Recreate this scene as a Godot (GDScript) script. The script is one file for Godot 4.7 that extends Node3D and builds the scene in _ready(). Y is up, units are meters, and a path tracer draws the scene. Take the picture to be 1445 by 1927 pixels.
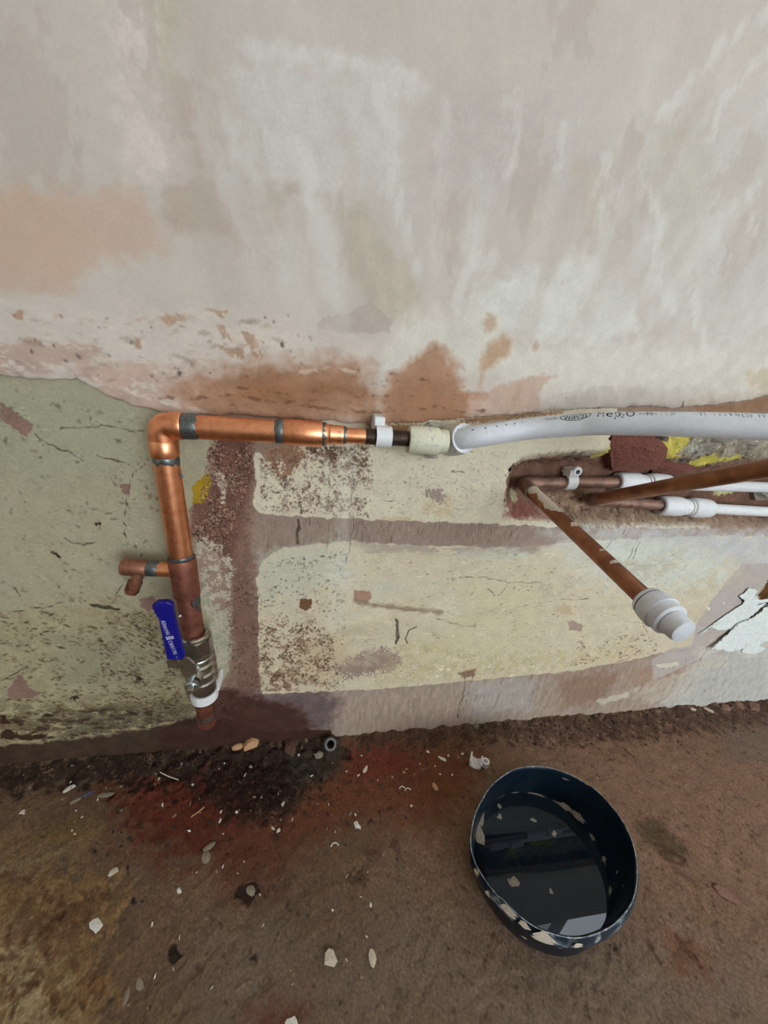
extends Node3D
# A corner of a gutted room: old painted plaster, new skim coat above, copper and white plastic pipework, a cut-down bucket on the dirt floor.
# y up, metres. The wall face is z = 0, the room lies towards +z, the floor is y = 0.

var taken := {}
var rng := RandomNumberGenerator.new()
var n_grain := FastNoiseLite.new()
var n_fine := FastNoiseLite.new()
var n_mid := FastNoiseLite.new()
var n_wide := FastNoiseLite.new()
var n_warp := FastNoiseLite.new()
var M := {}

# ---------------------------------------------------------------- nodes
func numbered(called: String) -> String:
	var n: int = taken.get(called, 0)
	taken[called] = n + 1
	return called if n == 0 else "%s_%03d" % [called, n]

func tag(o: Node, label := "", category := "", group := "", kind := "") -> Node:
	if label: o.set_meta("label", label)
	if category: o.set_meta("category", category)
	if group: o.set_meta("group", group)
	if kind: o.set_meta("kind", kind)
	return o

func thing(called: String, at: Vector3, label: String, category: String, group := "") -> Node3D:
	var o := Node3D.new()
	o.name = numbered(called)
	add_child(o)
	o.position = at
	tag(o, label, category, group)
	return o

func origin_of(parent: Node) -> Vector3:
	var p := Vector3.ZERO
	var n: Node = parent
	while n is Node3D and n != self:
		p += n.position
		n = n.get_parent()
	return p

# commit shape (built in world coordinates) as one named mesh under parent
func part(called: String, m: Dictionary, material: Material, parent: Node = null, at := Vector3.INF) -> MeshInstance3D:
	var o := MeshInstance3D.new()
	var base := Vector3.ZERO
	if parent != null:
		base = origin_of(parent)
	elif at != Vector3.INF:
		base = at
	var vs: PackedVector3Array = m.v
	var local := PackedVector3Array()
	local.resize(vs.size())
	for i in vs.size():
		local[i] = vs[i] - base
	var a := []
	a.resize(Mesh.ARRAY_MAX)
	a[Mesh.ARRAY_VERTEX] = local
	a[Mesh.ARRAY_NORMAL] = m.n
	if m.uv.size() == vs.size():
		a[Mesh.ARRAY_TEX_UV] = m.uv
	a[Mesh.ARRAY_INDEX] = m.i
	var am := ArrayMesh.new()
	am.add_surface_from_arrays(Mesh.PRIMITIVE_TRIANGLES, a)
	am.surface_set_material(0, material)
	o.mesh = am
	if parent == null:
		o.name = numbered(called)
		add_child(o)
		o.position = base
	else:
		o.name = called
		parent.add_child(o, true)
	return o

# ---------------------------------------------------------------- shapes
func shape() -> Dictionary:
	return {"v": PackedVector3Array(), "n": PackedVector3Array(), "uv": PackedVector2Array(), "i": PackedInt32Array()}

func frame(dir: Vector3) -> Array:
	var a := Vector3.UP if absf(dir.y) < 0.9 else Vector3.BACK
	var u := a.cross(dir).normalized()
	return [u, dir.cross(u).normalized()]

# rings of points joined into a skin; every ring has the same number of points, closed round
func skin(m: Dictionary, rings: Array, normals: Array, closed := true) -> void:
	var k: int = rings[0].size()
	var base: int = m.v.size()
	for r in rings.size():
		for j in k:
			m.v.append(rings[r][j])
			m.n.append(normals[r][j])
			m.uv.append(Vector2(float(j) / k, float(r) / maxf(1, rings.size() - 1)))
	for r in rings.size() - 1:
		for j in (k if closed else k - 1):
			var j2: int = (j + 1) % k
			var a: int = base + r * k + j
			var b: int = base + r * k + j2
			var c: int = base + (r + 1) * k + j2
			var d: int = base + (r + 1) * k + j
			var g: Vector3 = (m.v[c] - m.v[a]).cross(m.v[d] - m.v[b])
			if g.dot(m.n[a] + m.n[b] + m.n[c] + m.n[d]) < 0: m.i.append_array([a, b, c, a, c, d])
			else: m.i.append_array([a, c, b, a, d, c])

# a turned solid about the axis from a along dir; profile of Vector2(along, radius); creases where it turns sharply
func lathe(m: Dictionary, a: Vector3, dir: Vector3, profile: Array, seg := 32, squash := Vector2.ONE) -> void:
	dir = dir.normalized()
	var fr := frame(dir)
	var segn := []
	for i in profile.size() - 1:
		var d: Vector2 = profile[i + 1] - profile[i]
		segn.append(Vector2(-d.y, d.x).normalized())     # (along, out)
	for i in profile.size() - 1:
		var n0: Vector2 = segn[i]
		var n1: Vector2 = segn[i]
		if i > 0 and segn[i - 1].dot(segn[i]) > 0.75: n0 = (segn[i - 1] + segn[i]).normalized()
		if i < segn.size() - 1 and segn[i + 1].dot(segn[i]) > 0.75: n1 = (segn[i + 1] + segn[i]).normalized()
		var rings := []
		var norms := []
		for e in 2:
			var p: Vector2 = profile[i + e]
			var nn: Vector2 = n0 if e == 0 else n1
			var ring := PackedVector3Array()
			var nor := PackedVector3Array()
			for j in seg:
				var t := TAU * j / seg
				var o: Vector3 = fr[0] * cos(t) * squash.x + fr[1] * sin(t) * squash.y
				ring.append(a + dir * p.x + o * p.y)
				nor.append((o * nn.y + dir * nn.x).normalized())
			rings.append(ring)
			norms.append(nor)
		skin(m, rings, norms)

# a swept round bar along points
func tube(m: Dictionary, pts: Array, r, seg := 24, caps := true) -> void:
	var n := pts.size()
	var rings := []
	var norms := []
	var t0: Vector3 = (pts[1] - pts[0]).normalized()
	var fr := frame(t0)
	var u: Vector3 = fr[0]
	for i in n:
		var t: Vector3
		if i == 0: t = t0
		elif i == n - 1: t = (pts[n - 1] - pts[n - 2]).normalized()
		else: t = ((pts[i + 1] - pts[i]).normalized() + (pts[i] - pts[i - 1]).normalized()).normalized()
		u = (u - t * u.dot(t)).normalized()
		var w := t.cross(u).normalized()
		var rad: float = r[i] if r is Array else r
		var ring := PackedVector3Array()
		var nor := PackedVector3Array()
		for j in seg:
			var a := TAU * j / seg
			var o: Vector3 = u * cos(a) + w * sin(a)
			ring.append(pts[i] + o * rad)
			nor.append(o)
		rings.append(ring)
		norms.append(nor)
	skin(m, rings, norms)
	if caps:
		disc(m, rings[0], -t0)
		var tl: Vector3 = (pts[n - 1] - pts[n - 2]).normalized()
		disc(m, rings[n - 1], tl)

func disc(m: Dictionary, ring: PackedVector3Array, nrm: Vector3) -> void:
	var c := Vector3.ZERO
	for p in ring: c += p
	c /= ring.size()
	var base: int = m.v.size()
	m.v.append(c)
	m.n.append(nrm)
	m.uv.append(Vector2(0.5, 0.5))
	for p in ring:
		m.v.append(p)
		m.n.append(nrm)
		m.uv.append(Vector2(0.5, 0.5))
	var k := ring.size()
	for j in k:
		var a: int = base + 1 + j
		var b: int = base + 1 + (j + 1) % k
		var fn: Vector3 = (m.v[b] - c).cross(m.v[a] - c)
		if fn.dot(nrm) > 0: m.i.append_array([base, a, b])
		else: m.i.append_array([base, b, a])

# a path through points with rounded corners
func fillet(pts: Array, r: float, steps := 8) -> Array:
	var out := [pts[0]]
	for i in range(1, pts.size() - 1):
		var a: Vector3 = (pts[i - 1] - pts[i]).normalized()
		var b: Vector3 = (pts[i + 1] - pts[i]).normalized()
		var ang := acos(clampf(a.dot(b), -1, 1))
		var cut := r / tan(ang / 2)
		cut = minf(cut, minf(pts[i].distance_to(pts[i - 1]), pts[i].distance_to(pts[i + 1])) * 0.49)
		var p0: Vector3 = pts[i] + a * cut
		var p1: Vector3 = pts[i] + b * cut
		for s in steps + 1:
			var t := float(s) / steps
			out.append(p0.lerp(pts[i], t).lerp(pts[i].lerp(p1, t), t))
	out.append(pts[-1])
	return out

func smooth_path(pts: Array, per := 10) -> Array:
	var out := []
	for i in pts.size() - 1:
		var p0: Vector3 = pts[maxi(i - 1, 0)]
		var p3: Vector3 = pts[mini(i + 2, pts.size() - 1)]
		for s in per:
			out.append(pts[i].cubic_interpolate(pts[i + 1], p0, p3, float(s) / per))
	out.append(pts[-1])
	return out

# an axis-aligned bevelled block in a frame (centre, x, y, z half vectors)
func block(m: Dictionary, c: Vector3, hx: Vector3, hy: Vector3, hz: Vector3, bev := 0.0006) -> void:
	var lx := hx.length()
	var ly := hy.length()
	var lz := hz.length()
	var b := minf(bev, minf(lx, minf(ly, lz)) * 0.45)
	var ux := hx / lx
	var uy := hy / ly
	var uz := hz / lz
	# three octagonal-ish rings along z
	var rings := []
	for lev in [[-lz, b], [-lz + b, 0.0], [lz - b, 0.0], [lz, b]]:
		var e: float = lev[1]
		var x := lx - e
		var y := ly - e
		var ring := PackedVector3Array()
		for q in [[x, -y + b], [x, y - b], [x - b, y], [-x + b, y], [-x, y - b], [-x, -y + b], [-x + b, -y], [x - b, -y]]:
			ring.append(c + ux * q[0] + uy * q[1] + uz * lev[0])
		rings.append(ring)
	for i in 3:
		for j in 8:
			quad(m, rings[i][j], rings[i][(j + 1) % 8], rings[i + 1][(j + 1) % 8], rings[i + 1][j], c)
	disc(m, rings[0], -uz)
	disc(m, rings[3], uz)

# a flat quad facing away from inside
func quad(m: Dictionary, a: Vector3, b: Vector3, c: Vector3, d: Vector3, inside: Vector3) -> void:
	var nrm := (c - a).cross(d - b)
	if nrm.length() < 1e-14: return
	nrm = nrm.normalized()
	var base: int = m.v.size()
	var mid := (a + b + c + d) / 4
	var flip := nrm.dot(mid - inside) < 0
	if flip: nrm = -nrm
	for p in [a, b, c, d]:
		m.v.append(p)
		m.n.append(nrm)
		m.uv.append(Vector2.ZERO)
	if flip: m.i.append_array([base, base + 1, base + 2, base, base + 2, base + 3])
	else: m.i.append_array([base, base + 2, base + 1, base, base + 3, base + 2])

# an irregular chip: outline in a plane (o, ux, uy, up), domed top, rough, closed underneath
func slab(m: Dictionary, outline: PackedVector2Array, o: Vector3, ux: Vector3, uy: Vector3, up: Vector3, thick: float, rough := 0.3, sd := 0, curl := 0.0, rings_n := 4, torn := 0.0) -> void:
	var c := Vector2.ZERO
	for p in outline: c += p
	c /= outline.size()
	var size := 0.0
	for p in outline: size = maxf(size, p.distance_to(c))
	var dense := PackedVector2Array()
	for i in outline.size():
		var nxt := outline[(i + 1) % outline.size()]
		dense.append(outline[i])
		if torn > 0.0:
			var parts := maxi(2, int(outline[i].distance_to(nxt) / 0.0022))
			for q in range(1, parts):
				var e := outline[i].lerp(nxt, float(q) / parts)
				dense.append(e + Vector2(n_warp.get_noise_2d(e.x * 2.0, e.y * 2.0 + sd), n_warp.get_noise_2d(e.x * 2.0 + 20.0, e.y * 2.0 + sd)) * torn)
		else:
			dense.append((outline[i] + nxt) / 2)
	var k := dense.size()
	var top := []
	var fr := 1.6 / maxf(size, 1e-5)
	for r in rings_n + 1:
		var t := float(r) / rings_n
		var ring := PackedVector3Array()
		for j in k:
			var q := c + (dense[j] - c) * t
			var nz := n_mid.get_noise_3d(q.x * fr * 18.0 + sd * 7.3, q.y * fr * 18.0, sd * 3.1)
			var z := thick * (1.0 - 0.35 * t * t) * (1.0 + rough * nz) + curl * t * t * (1.0 + nz)
			ring.append(o + ux * q.x + uy * q.y + up * z)
		top.append(ring)
	var under := PackedVector3Array()
	for j in k:
		under.append(o + ux * dense[j].x + uy * dense[j].y + up * (curl * 0.9))
	top.append(under)
	var inside := o + ux * c.x + uy * c.y + up * thick * 0.3
	# smooth top
	var base: int = m.v.size()
	for r in rings_n + 1:
		for j in k:
			m.v.append(top[r][j])
			m.uv.append(dense[j])
			var a: Vector3 = top[r][(j + 1) % k] - top[r][(j + k - 1) % k]
			var b: Vector3 = top[mini(r + 1, rings_n)][j] - top[maxi(r - 1, 0)][j]
			var nn := a.cross(b).normalized()
			if nn.dot(up) < 0: nn = -nn
			if nn.length() < 0.5: nn = up
			m.n.append((nn + up * 0.2).normalized())
	var turn := (ux.cross(uy)).dot(up) > 0
	var area := 0.0
	for j in k: area += dense[j].cross(dense[(j + 1) % k])
	var ccw := (area > 0) == turn
	for r in rings_n:
		for j in k:
			var a: int = base + r * k + j
			var b: int = base + r * k + (j + 1) % k
			var cc: int = base + (r + 1) * k + (j + 1) % k
			var d: int = base + (r + 1) * k + j
			if ccw: m.i.append_array([a, b, cc, a, cc, d])
			else: m.i.append_array([a, cc, b, a, d, cc])
	for j in k:
		quad(m, top[rings_n][j], top[rings_n][(j + 1) % k], under[(j + 1) % k], under[j], inside)
	disc(m, under, -up)

func blob(r: float, n: int, wob: float, squeeze := 1.0) -> PackedVector2Array:
	var out := PackedVector2Array()
	for i in n:
		var t := TAU * i / n
		var rr := r * (1.0 + rng.randf_range(-wob, wob))
		out.append(Vector2(cos(t) * rr, sin(t) * rr * squeeze))
	return out

func flat(a: Array) -> PackedVector2Array:
	var out := PackedVector2Array()
	for i in a.size() / 2:
		out.append(Vector2(a[2 * i], a[2 * i + 1]))
	return out

# raised lettering wrapped on a surface: place(x, y) gives a point, out(x, y) the way it faces
func lettering(m: Dictionary, text: String, size: float, at: Vector2, place: Callable, lift := 0.0002) -> float:
	var tm := TextMesh.new()
	var sf := SystemFont.new()
	sf.font_names = PackedStringArray(["Droid Sans"])
	tm.font = sf
	tm.font_size = 32
	tm.pixel_size = size / 32.0
	tm.depth = 0.0
	tm.curve_step = 2.0
	tm.text = text
	tm.horizontal_alignment = HORIZONTAL_ALIGNMENT_LEFT
	tm.vertical_alignment = VERTICAL_ALIGNMENT_CENTER
	var arr := tm.get_mesh_arrays()
	if arr.is_empty(): return 0.0
	var vs: PackedVector3Array = arr[Mesh.ARRAY_VERTEX]
	var idx: PackedInt32Array = arr[Mesh.ARRAY_INDEX]
	var base: int = m.v.size()
	var wide := 0.0
	for v in vs:
		var pn: Array = place.call(at.x + v.x, at.y + v.y)
		m.v.append(pn[0] + pn[1] * lift)
		m.n.append(pn[1])
		m.uv.append(Vector2.ZERO)
		wide = maxf(wide, v.x)
	for q in range(0, idx.size(), 3):
		var a: Vector3 = m.v[base + idx[q]]
		var b: Vector3 = m.v[base + idx[q + 1]]
		var c: Vector3 = m.v[base + idx[q + 2]]
		if (b - a).cross(c - a).dot(m.n[base + idx[q]]) < 0: m.i.append_array([base + idx[q], base + idx[q + 1], base + idx[q + 2]])
		else: m.i.append_array([base + idx[q], base + idx[q + 2], base + idx[q + 1]])
	return wide

# ---------------------------------------------------------------- materials
func grain(freq: float, stops: Array, sd := 1, oct := 4, normal := false, bump := 4.0) -> NoiseTexture2D:
	var t := NoiseTexture2D.new()
	t.width = 256
	t.height = 256
	t.seamless = true
	var n := FastNoiseLite.new()
	n.seed = sd
	n.noise_type = FastNoiseLite.TYPE_SIMPLEX_SMOOTH
	n.frequency = freq
	n.fractal_octaves = oct
	t.noise = n
	if normal:
		t.as_normal_map = true
		t.bump_strength = bump
	else:
		var g := Gradient.new()
		g.offsets = PackedFloat32Array()
		g.colors = PackedColorArray()
		var offs := PackedFloat32Array()
		var cols := PackedColorArray()
		for s in stops:
			offs.append(s[0])
			cols.append(s[1])
		g.offsets = offs
		g.colors = cols
		t.color_ramp = g
	return t

func col(r: float, g: float, b: float) -> Color:
	return Color(r / 255.0, g / 255.0, b / 255.0)

func mat(c: Color, rough: float, metal := 0.0, tex: Texture2D = null, scale := 20.0) -> StandardMaterial3D:
	var m := StandardMaterial3D.new()
	m.albedo_color = c
	m.roughness = rough
	m.metallic = metal
	if tex:
		m.albedo_texture = tex
		m.uv1_triplanar = true
		m.uv1_scale = Vector3.ONE * scale
	return m

func materials() -> void:
	var w := Color.WHITE
	M.copper = mat(w, 0.36, 1.0, grain(0.012, [[0.2, col(240, 160, 115)], [0.55, col(250, 180, 134)], [0.8, col(236, 154, 110)]], 3), 14.0)
	M.copper_dull = mat(w, 0.5, 0.8, grain(0.012, [[0.2, col(128, 80, 68)], [0.5, col(168, 108, 90)], [0.8, col(142, 90, 76)]], 4, 3), 14.0)
	M.copper_brown = mat(w, 0.36, 0.85, grain(0.008, [[0.2, col(116, 74, 52)], [0.5, col(160, 106, 76)], [0.8, col(132, 86, 62)]], 5, 3), 9.0)
	M.copper_grimy = mat(w, 0.5, 0.5, grain(0.012, [[0.2, col(112, 86, 74)], [0.5, col(150, 116, 100)], [0.8, col(138, 108, 92)]], 6, 3), 14.0)
	M.tarnish = mat(w, 0.5, 0.7, grain(0.04, [[0.25, col(40, 34, 28)], [0.55, col(84, 68, 54)], [0.8, col(58, 46, 36)]], 7), 30.0)
	M.solder = mat(w, 0.36, 0.8, grain(0.05, [[0.2, col(70, 76, 78)], [0.5, col(132, 140, 140)], [0.8, col(96, 104, 106)]], 8), 30.0)
	M.bronze = mat(w, 0.5, 0.75, grain(0.03, [[0.2, col(132, 90, 72)], [0.5, col(168, 120, 96)], [0.8, col(146, 100, 80)]], 9), 25.0)
	M.nickel = mat(w, 0.24, 0.95, grain(0.02, [[0.2, col(150, 146, 136)], [0.6, col(192, 188, 178)], [0.9, col(168, 164, 152)]], 10), 20.0)
	M.zinc = mat(col(196, 214, 226), 0.2, 1.0)
	M.blue = mat(col(8, 10, 122), 0.42)
	M.print_white = mat(col(214, 216, 228), 0.6)
	M.plastic = mat(w, 0.34, 0.0, grain(0.02, [[0.2, col(226, 228, 230)], [0.6, col(238, 239, 240)], [0.9, col(220, 222, 224)]], 11), 14.0)
	M.plastic_grey = mat(w, 0.42, 0.0, grain(0.02, [[0.2, col(208, 210, 214)], [0.6, col(218, 220, 224)], [0.9, col(202, 203, 205)]], 12), 12.0)
	M.plastic_old = mat(w, 0.6, 0.0, grain(0.035, [[0.15, col(188, 186, 164)], [0.45, col(228, 226, 206)], [0.6, col(218, 214, 180)], [0.9, col(234, 234, 222)]], 13), 20.0)
	M.plastic_dusty = mat(w, 0.55, 0.0, grain(0.03, [[0.2, col(160, 156, 140)], [0.5, col(206, 204, 192)], [0.8, col(190, 186, 170)]], 14), 22.0)
	M.clip_white = mat(col(232, 233, 232), 0.4)
	M.ink = mat(col(34, 36, 44), 0.6)
	M.ink_pale = mat(col(98, 106, 116), 0.6)
	M.dark_bore = mat(col(16, 15, 15), 0.8)
	M.screw = mat(col(80, 82, 84), 0.35, 0.9)
	M.navy = mat(w, 0.32, 0.0, grain(0.02, [[0.2, col(8, 20, 32)], [0.6, col(14, 30, 44)], [0.9, col(10, 24, 38)]], 15), 10.0)
	M.navy.metallic_specular = 0.35
	M.scuffed = mat(w, 0.45, 0.0, grain(0.02, [[0.3, col(12, 26, 40)], [0.56, col(26, 42, 56)], [0.66, col(62, 78, 90)], [0.74, col(150, 160, 162)], [0.8, col(206, 206, 198)], [0.9, col(90, 104, 112)]], 16, 5), 9.0)
	M.pale_edge = mat(w, 0.5, 0.0, grain(0.03, [[0.3, col(70, 84, 94)], [0.55, col(150, 160, 164)], [0.8, col(200, 204, 202)]], 28), 20.0)
	M.skim_chip = mat(w, 0.9, 0.0, grain(0.03, [[0.2, col(190, 176, 158)], [0.6, col(216, 204, 186)], [0.9, col(200, 186, 168)]], 17), 40.0)
	M.white_chip = mat(w, 0.9, 0.0, grain(0.03, [[0.2, col(206, 204, 196)], [0.6, col(232, 230, 222)], [0.9, col(214, 210, 200)]], 18), 40.0)
	M.tan_chip = mat(w, 0.9, 0.0, grain(0.03, [[0.2, col(176, 130, 90)], [0.6, col(206, 164, 122)], [0.9, col(186, 142, 100)]], 19), 40.0)
	M.rubble = mat(w, 0.95, 0.0, grain(0.04, [[0.2, col(70, 50, 42)], [0.5, col(108, 78, 64)], [0.8, col(88, 64, 52)]], 20), 30.0)
	M.grey_stone = mat(w, 0.95, 0.0, grain(0.04, [[0.2, col(112, 104, 94)], [0.5, col(170, 162, 148)], [0.8, col(142, 132, 120)]], 21), 30.0)
	M.brick = mat(w, 0.95, 0.0, grain(0.05, [[0.2, col(88, 50, 42)], [0.5, col(140, 86, 74)], [0.8, col(112, 66, 56)]], 22), 22.0)
	M.brick.normal_enabled = true
	M.brick.normal_texture = grain(0.06, [], 23, 4, true, 10.0)
	M.paint_flake = mat(w, 0.7, 0.0, grain(0.02, [[0.2, col(222, 228, 222)], [0.6, col(236, 240, 236)], [0.9, col(216, 222, 210)]], 24), 14.0)
	M.room = mat(w, 0.9, 0.0, grain(0.01, [[0.2, col(214, 204, 192)], [0.6, col(226, 216, 206)], [0.9, col(218, 208, 196)]], 25), 1.2)
	M.room_floor = mat(w, 0.9, 0.0, grain(0.02, [[0.2, col(86, 68, 56)], [0.6, col(112, 90, 74)], [0.9, col(96, 76, 62)]], 26), 2.0)
	M.dull_chip = mat(w, 0.95, 0.0, grain(0.04, [[0.2, col(112, 100, 86)], [0.5, col(150, 138, 120)], [0.8, col(128, 116, 100)]], 30), 30.0)
	M.frame_white = mat(col(222, 222, 220), 0.45)
	M.water = mat(Color(0.93, 0.96, 0.97, 0.0), 0.0)
	M.water.refraction_enabled = true
	M.water.refraction_scale = 0.033
	M.murky_water = mat(col(6, 22, 35), 0.0)       # so dark and cloudy that nothing shows through it
	M.murky_water.metallic_specular = 0.4
	M.glass = mat(Color(0.95, 0.98, 1.0, 0.08), 0.02)
	M.glass.transparency = BaseMaterial3D.TRANSPARENCY_ALPHA

# ---------------------------------------------------------------- painted surfaces (colour and relief of plaster, paint and dirt, in metres on the surface)
# A canvas covers x0..x0+w*px across and y0 downwards; brushes are outlines or lines in the same metres.
func canvas(x0: float, y0: float, w: int, h: int, px: float, down: float, kind: String) -> Dictionary:
	return {"x0": x0, "y0": y0, "w": w, "h": h, "px": px, "down": down, "kind": kind, "brushes": [], "out": []}

# o: c colour, a strength, s soft edge, r raggedness, f its scale (0 grain, 1 fine, 2 mid), v mottling, hole share flaked off, hf its scale, edge extra flaking near the edge, h relief, d depth
func brush(cs: Array, outline: Array, o: Dictionary, line_width := 0.0) -> void:
	var pts := flat(outline)
	var lo := pts[0]
	var hi := pts[0]
	for p in pts:
		lo = lo.min(p)
		hi = hi.max(p)
	var wp: float = o.get("wp", 0.0012 if line_width > 0 else 0.002)
	o.wp = wp
	var pad: float = o.get("s", 0.001) + o.get("r", 0.0) * 1.2 + line_width / 2 + 0.002 + wp * 1.2
	lo -= Vector2.ONE * pad
	hi += Vector2.ONE * pad
	for cv in cs:
		var ax := int(floor((lo.x - cv.x0) / cv.px))
		var bx := int(ceil((hi.x - cv.x0) / cv.px))
		var ya: float = (lo.y - cv.y0) / (cv.px * cv.down)
		var yb: float = (hi.y - cv.y0) / (cv.px * cv.down)
		var ay := int(floor(minf(ya, yb)))
		var by := int(ceil(maxf(ya, yb)))
		ax = clampi(ax, 0, cv.w)
		bx = clampi(bx, 0, cv.w)
		ay = clampi(ay, 0, cv.h)
		by = clampi(by, 0, cv.h)
		if bx <= ax or by <= ay: continue
		var cell := 4 if pts.size() > 2 and (bx - ax) * (by - ay) > 6000 else 2
		var gw := (bx - ax) / cell + 2
		var gh := (by - ay) / cell + 2
		var sdf := PackedFloat32Array()
		sdf.resize(gw * gh)
		var k := pts.size()
		for gy in gh:
			for gx in gw:
				var p := Vector2(cv.x0 + (ax + gx * cell) * cv.px, cv.y0 + (ay + gy * cell) * cv.px * cv.down)
				var best := 1e9
				var inside := false
				for e in (k - 1 if line_width > 0 else k):
					var a := pts[e]
					var b := pts[(e + 1) % k]
					var ab := b - a
					var t := clampf((p - a).dot(ab) / maxf(ab.length_squared(), 1e-12), 0, 1)
					best = minf(best, p.distance_squared_to(a + ab * t))
					if line_width == 0 and (a.y > p.y) != (b.y > p.y) and p.x < (b.x - a.x) * (p.y - a.y) / (b.y - a.y) + a.x:
						inside = not inside
				best = sqrt(best)
				sdf[gy * gw + gx] = best - line_width / 2 if line_width > 0 else (-best if inside else best)
		var b := o.duplicate()
		b.merge({"ax": ax, "bx": bx, "ay": ay, "by": by, "cell": cell, "gw": gw, "sdf": sdf, "seed": cv.brushes.size() * 0.37})
		cv.brushes.append(b)

# n little marks scattered in an outline: sizes in metres, stretched by long along angle
func dots(cs: Array, outline: Array, n: int, size_lo: float, size_hi: float, c: Array, a := 0.9, h := 0.0, long := 1.0, angle := 0.0, spread := 3.2, v := 0.25) -> void:
	var pts := flat(outline)
	var lo := pts[0]
	var hi := pts[0]
	for p in pts:
		lo = lo.min(p)
		hi = hi.max(p)
	var done := 0
	var tries := 0
	while done < n and tries < n * 12:
		tries += 1
		var p := Vector2(rng.randf_range(lo.x, hi.x), rng.randf_range(lo.y, hi.y))
		if not Geometry2D.is_point_in_polygon(p, pts): continue
		if n_mid.get_noise_2d(p.x * 0.6 + 2.0, p.y * 0.6) < rng.randf_range(-0.35, 0.3): continue
		done += 1
		var r := lerpf(size_lo, size_hi, pow(rng.randf(), 2.2)) / 2
		var l := 1.0 + (long - 1.0) * rng.randf()
		var t := angle + rng.randf_range(-spread, spread)
		var sh := 1.0 + rng.randf_range(-v, v)
		for cv in cs:
			var cx: float = (p.x - cv.x0) / cv.px
			var cy: float = (p.y - cv.y0) / (cv.px * cv.down)
			var reach: float = r * l / cv.px + 1.5
			if cx < -reach or cy < -reach or cx > cv.w + reach or cy > cv.h + reach: continue
			cv.brushes.append({"dot": true, "cx": cx, "cy": cy, "r": r / cv.px, "l": l, "ct": cos(t), "st": sin(t), "c": [c[0] * sh, c[1] * sh, c[2] * sh], "a": a * rng.randf_range(0.35, 1.0), "h": h,
				"ax": maxi(0, int(cx - reach)), "bx": mini(cv.w, int(cx + reach) + 1), "ay": maxi(0, int(cy - reach)), "by": mini(cv.h, int(cy + reach) + 1), "seed": rng.randf() * 9.0})

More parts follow.
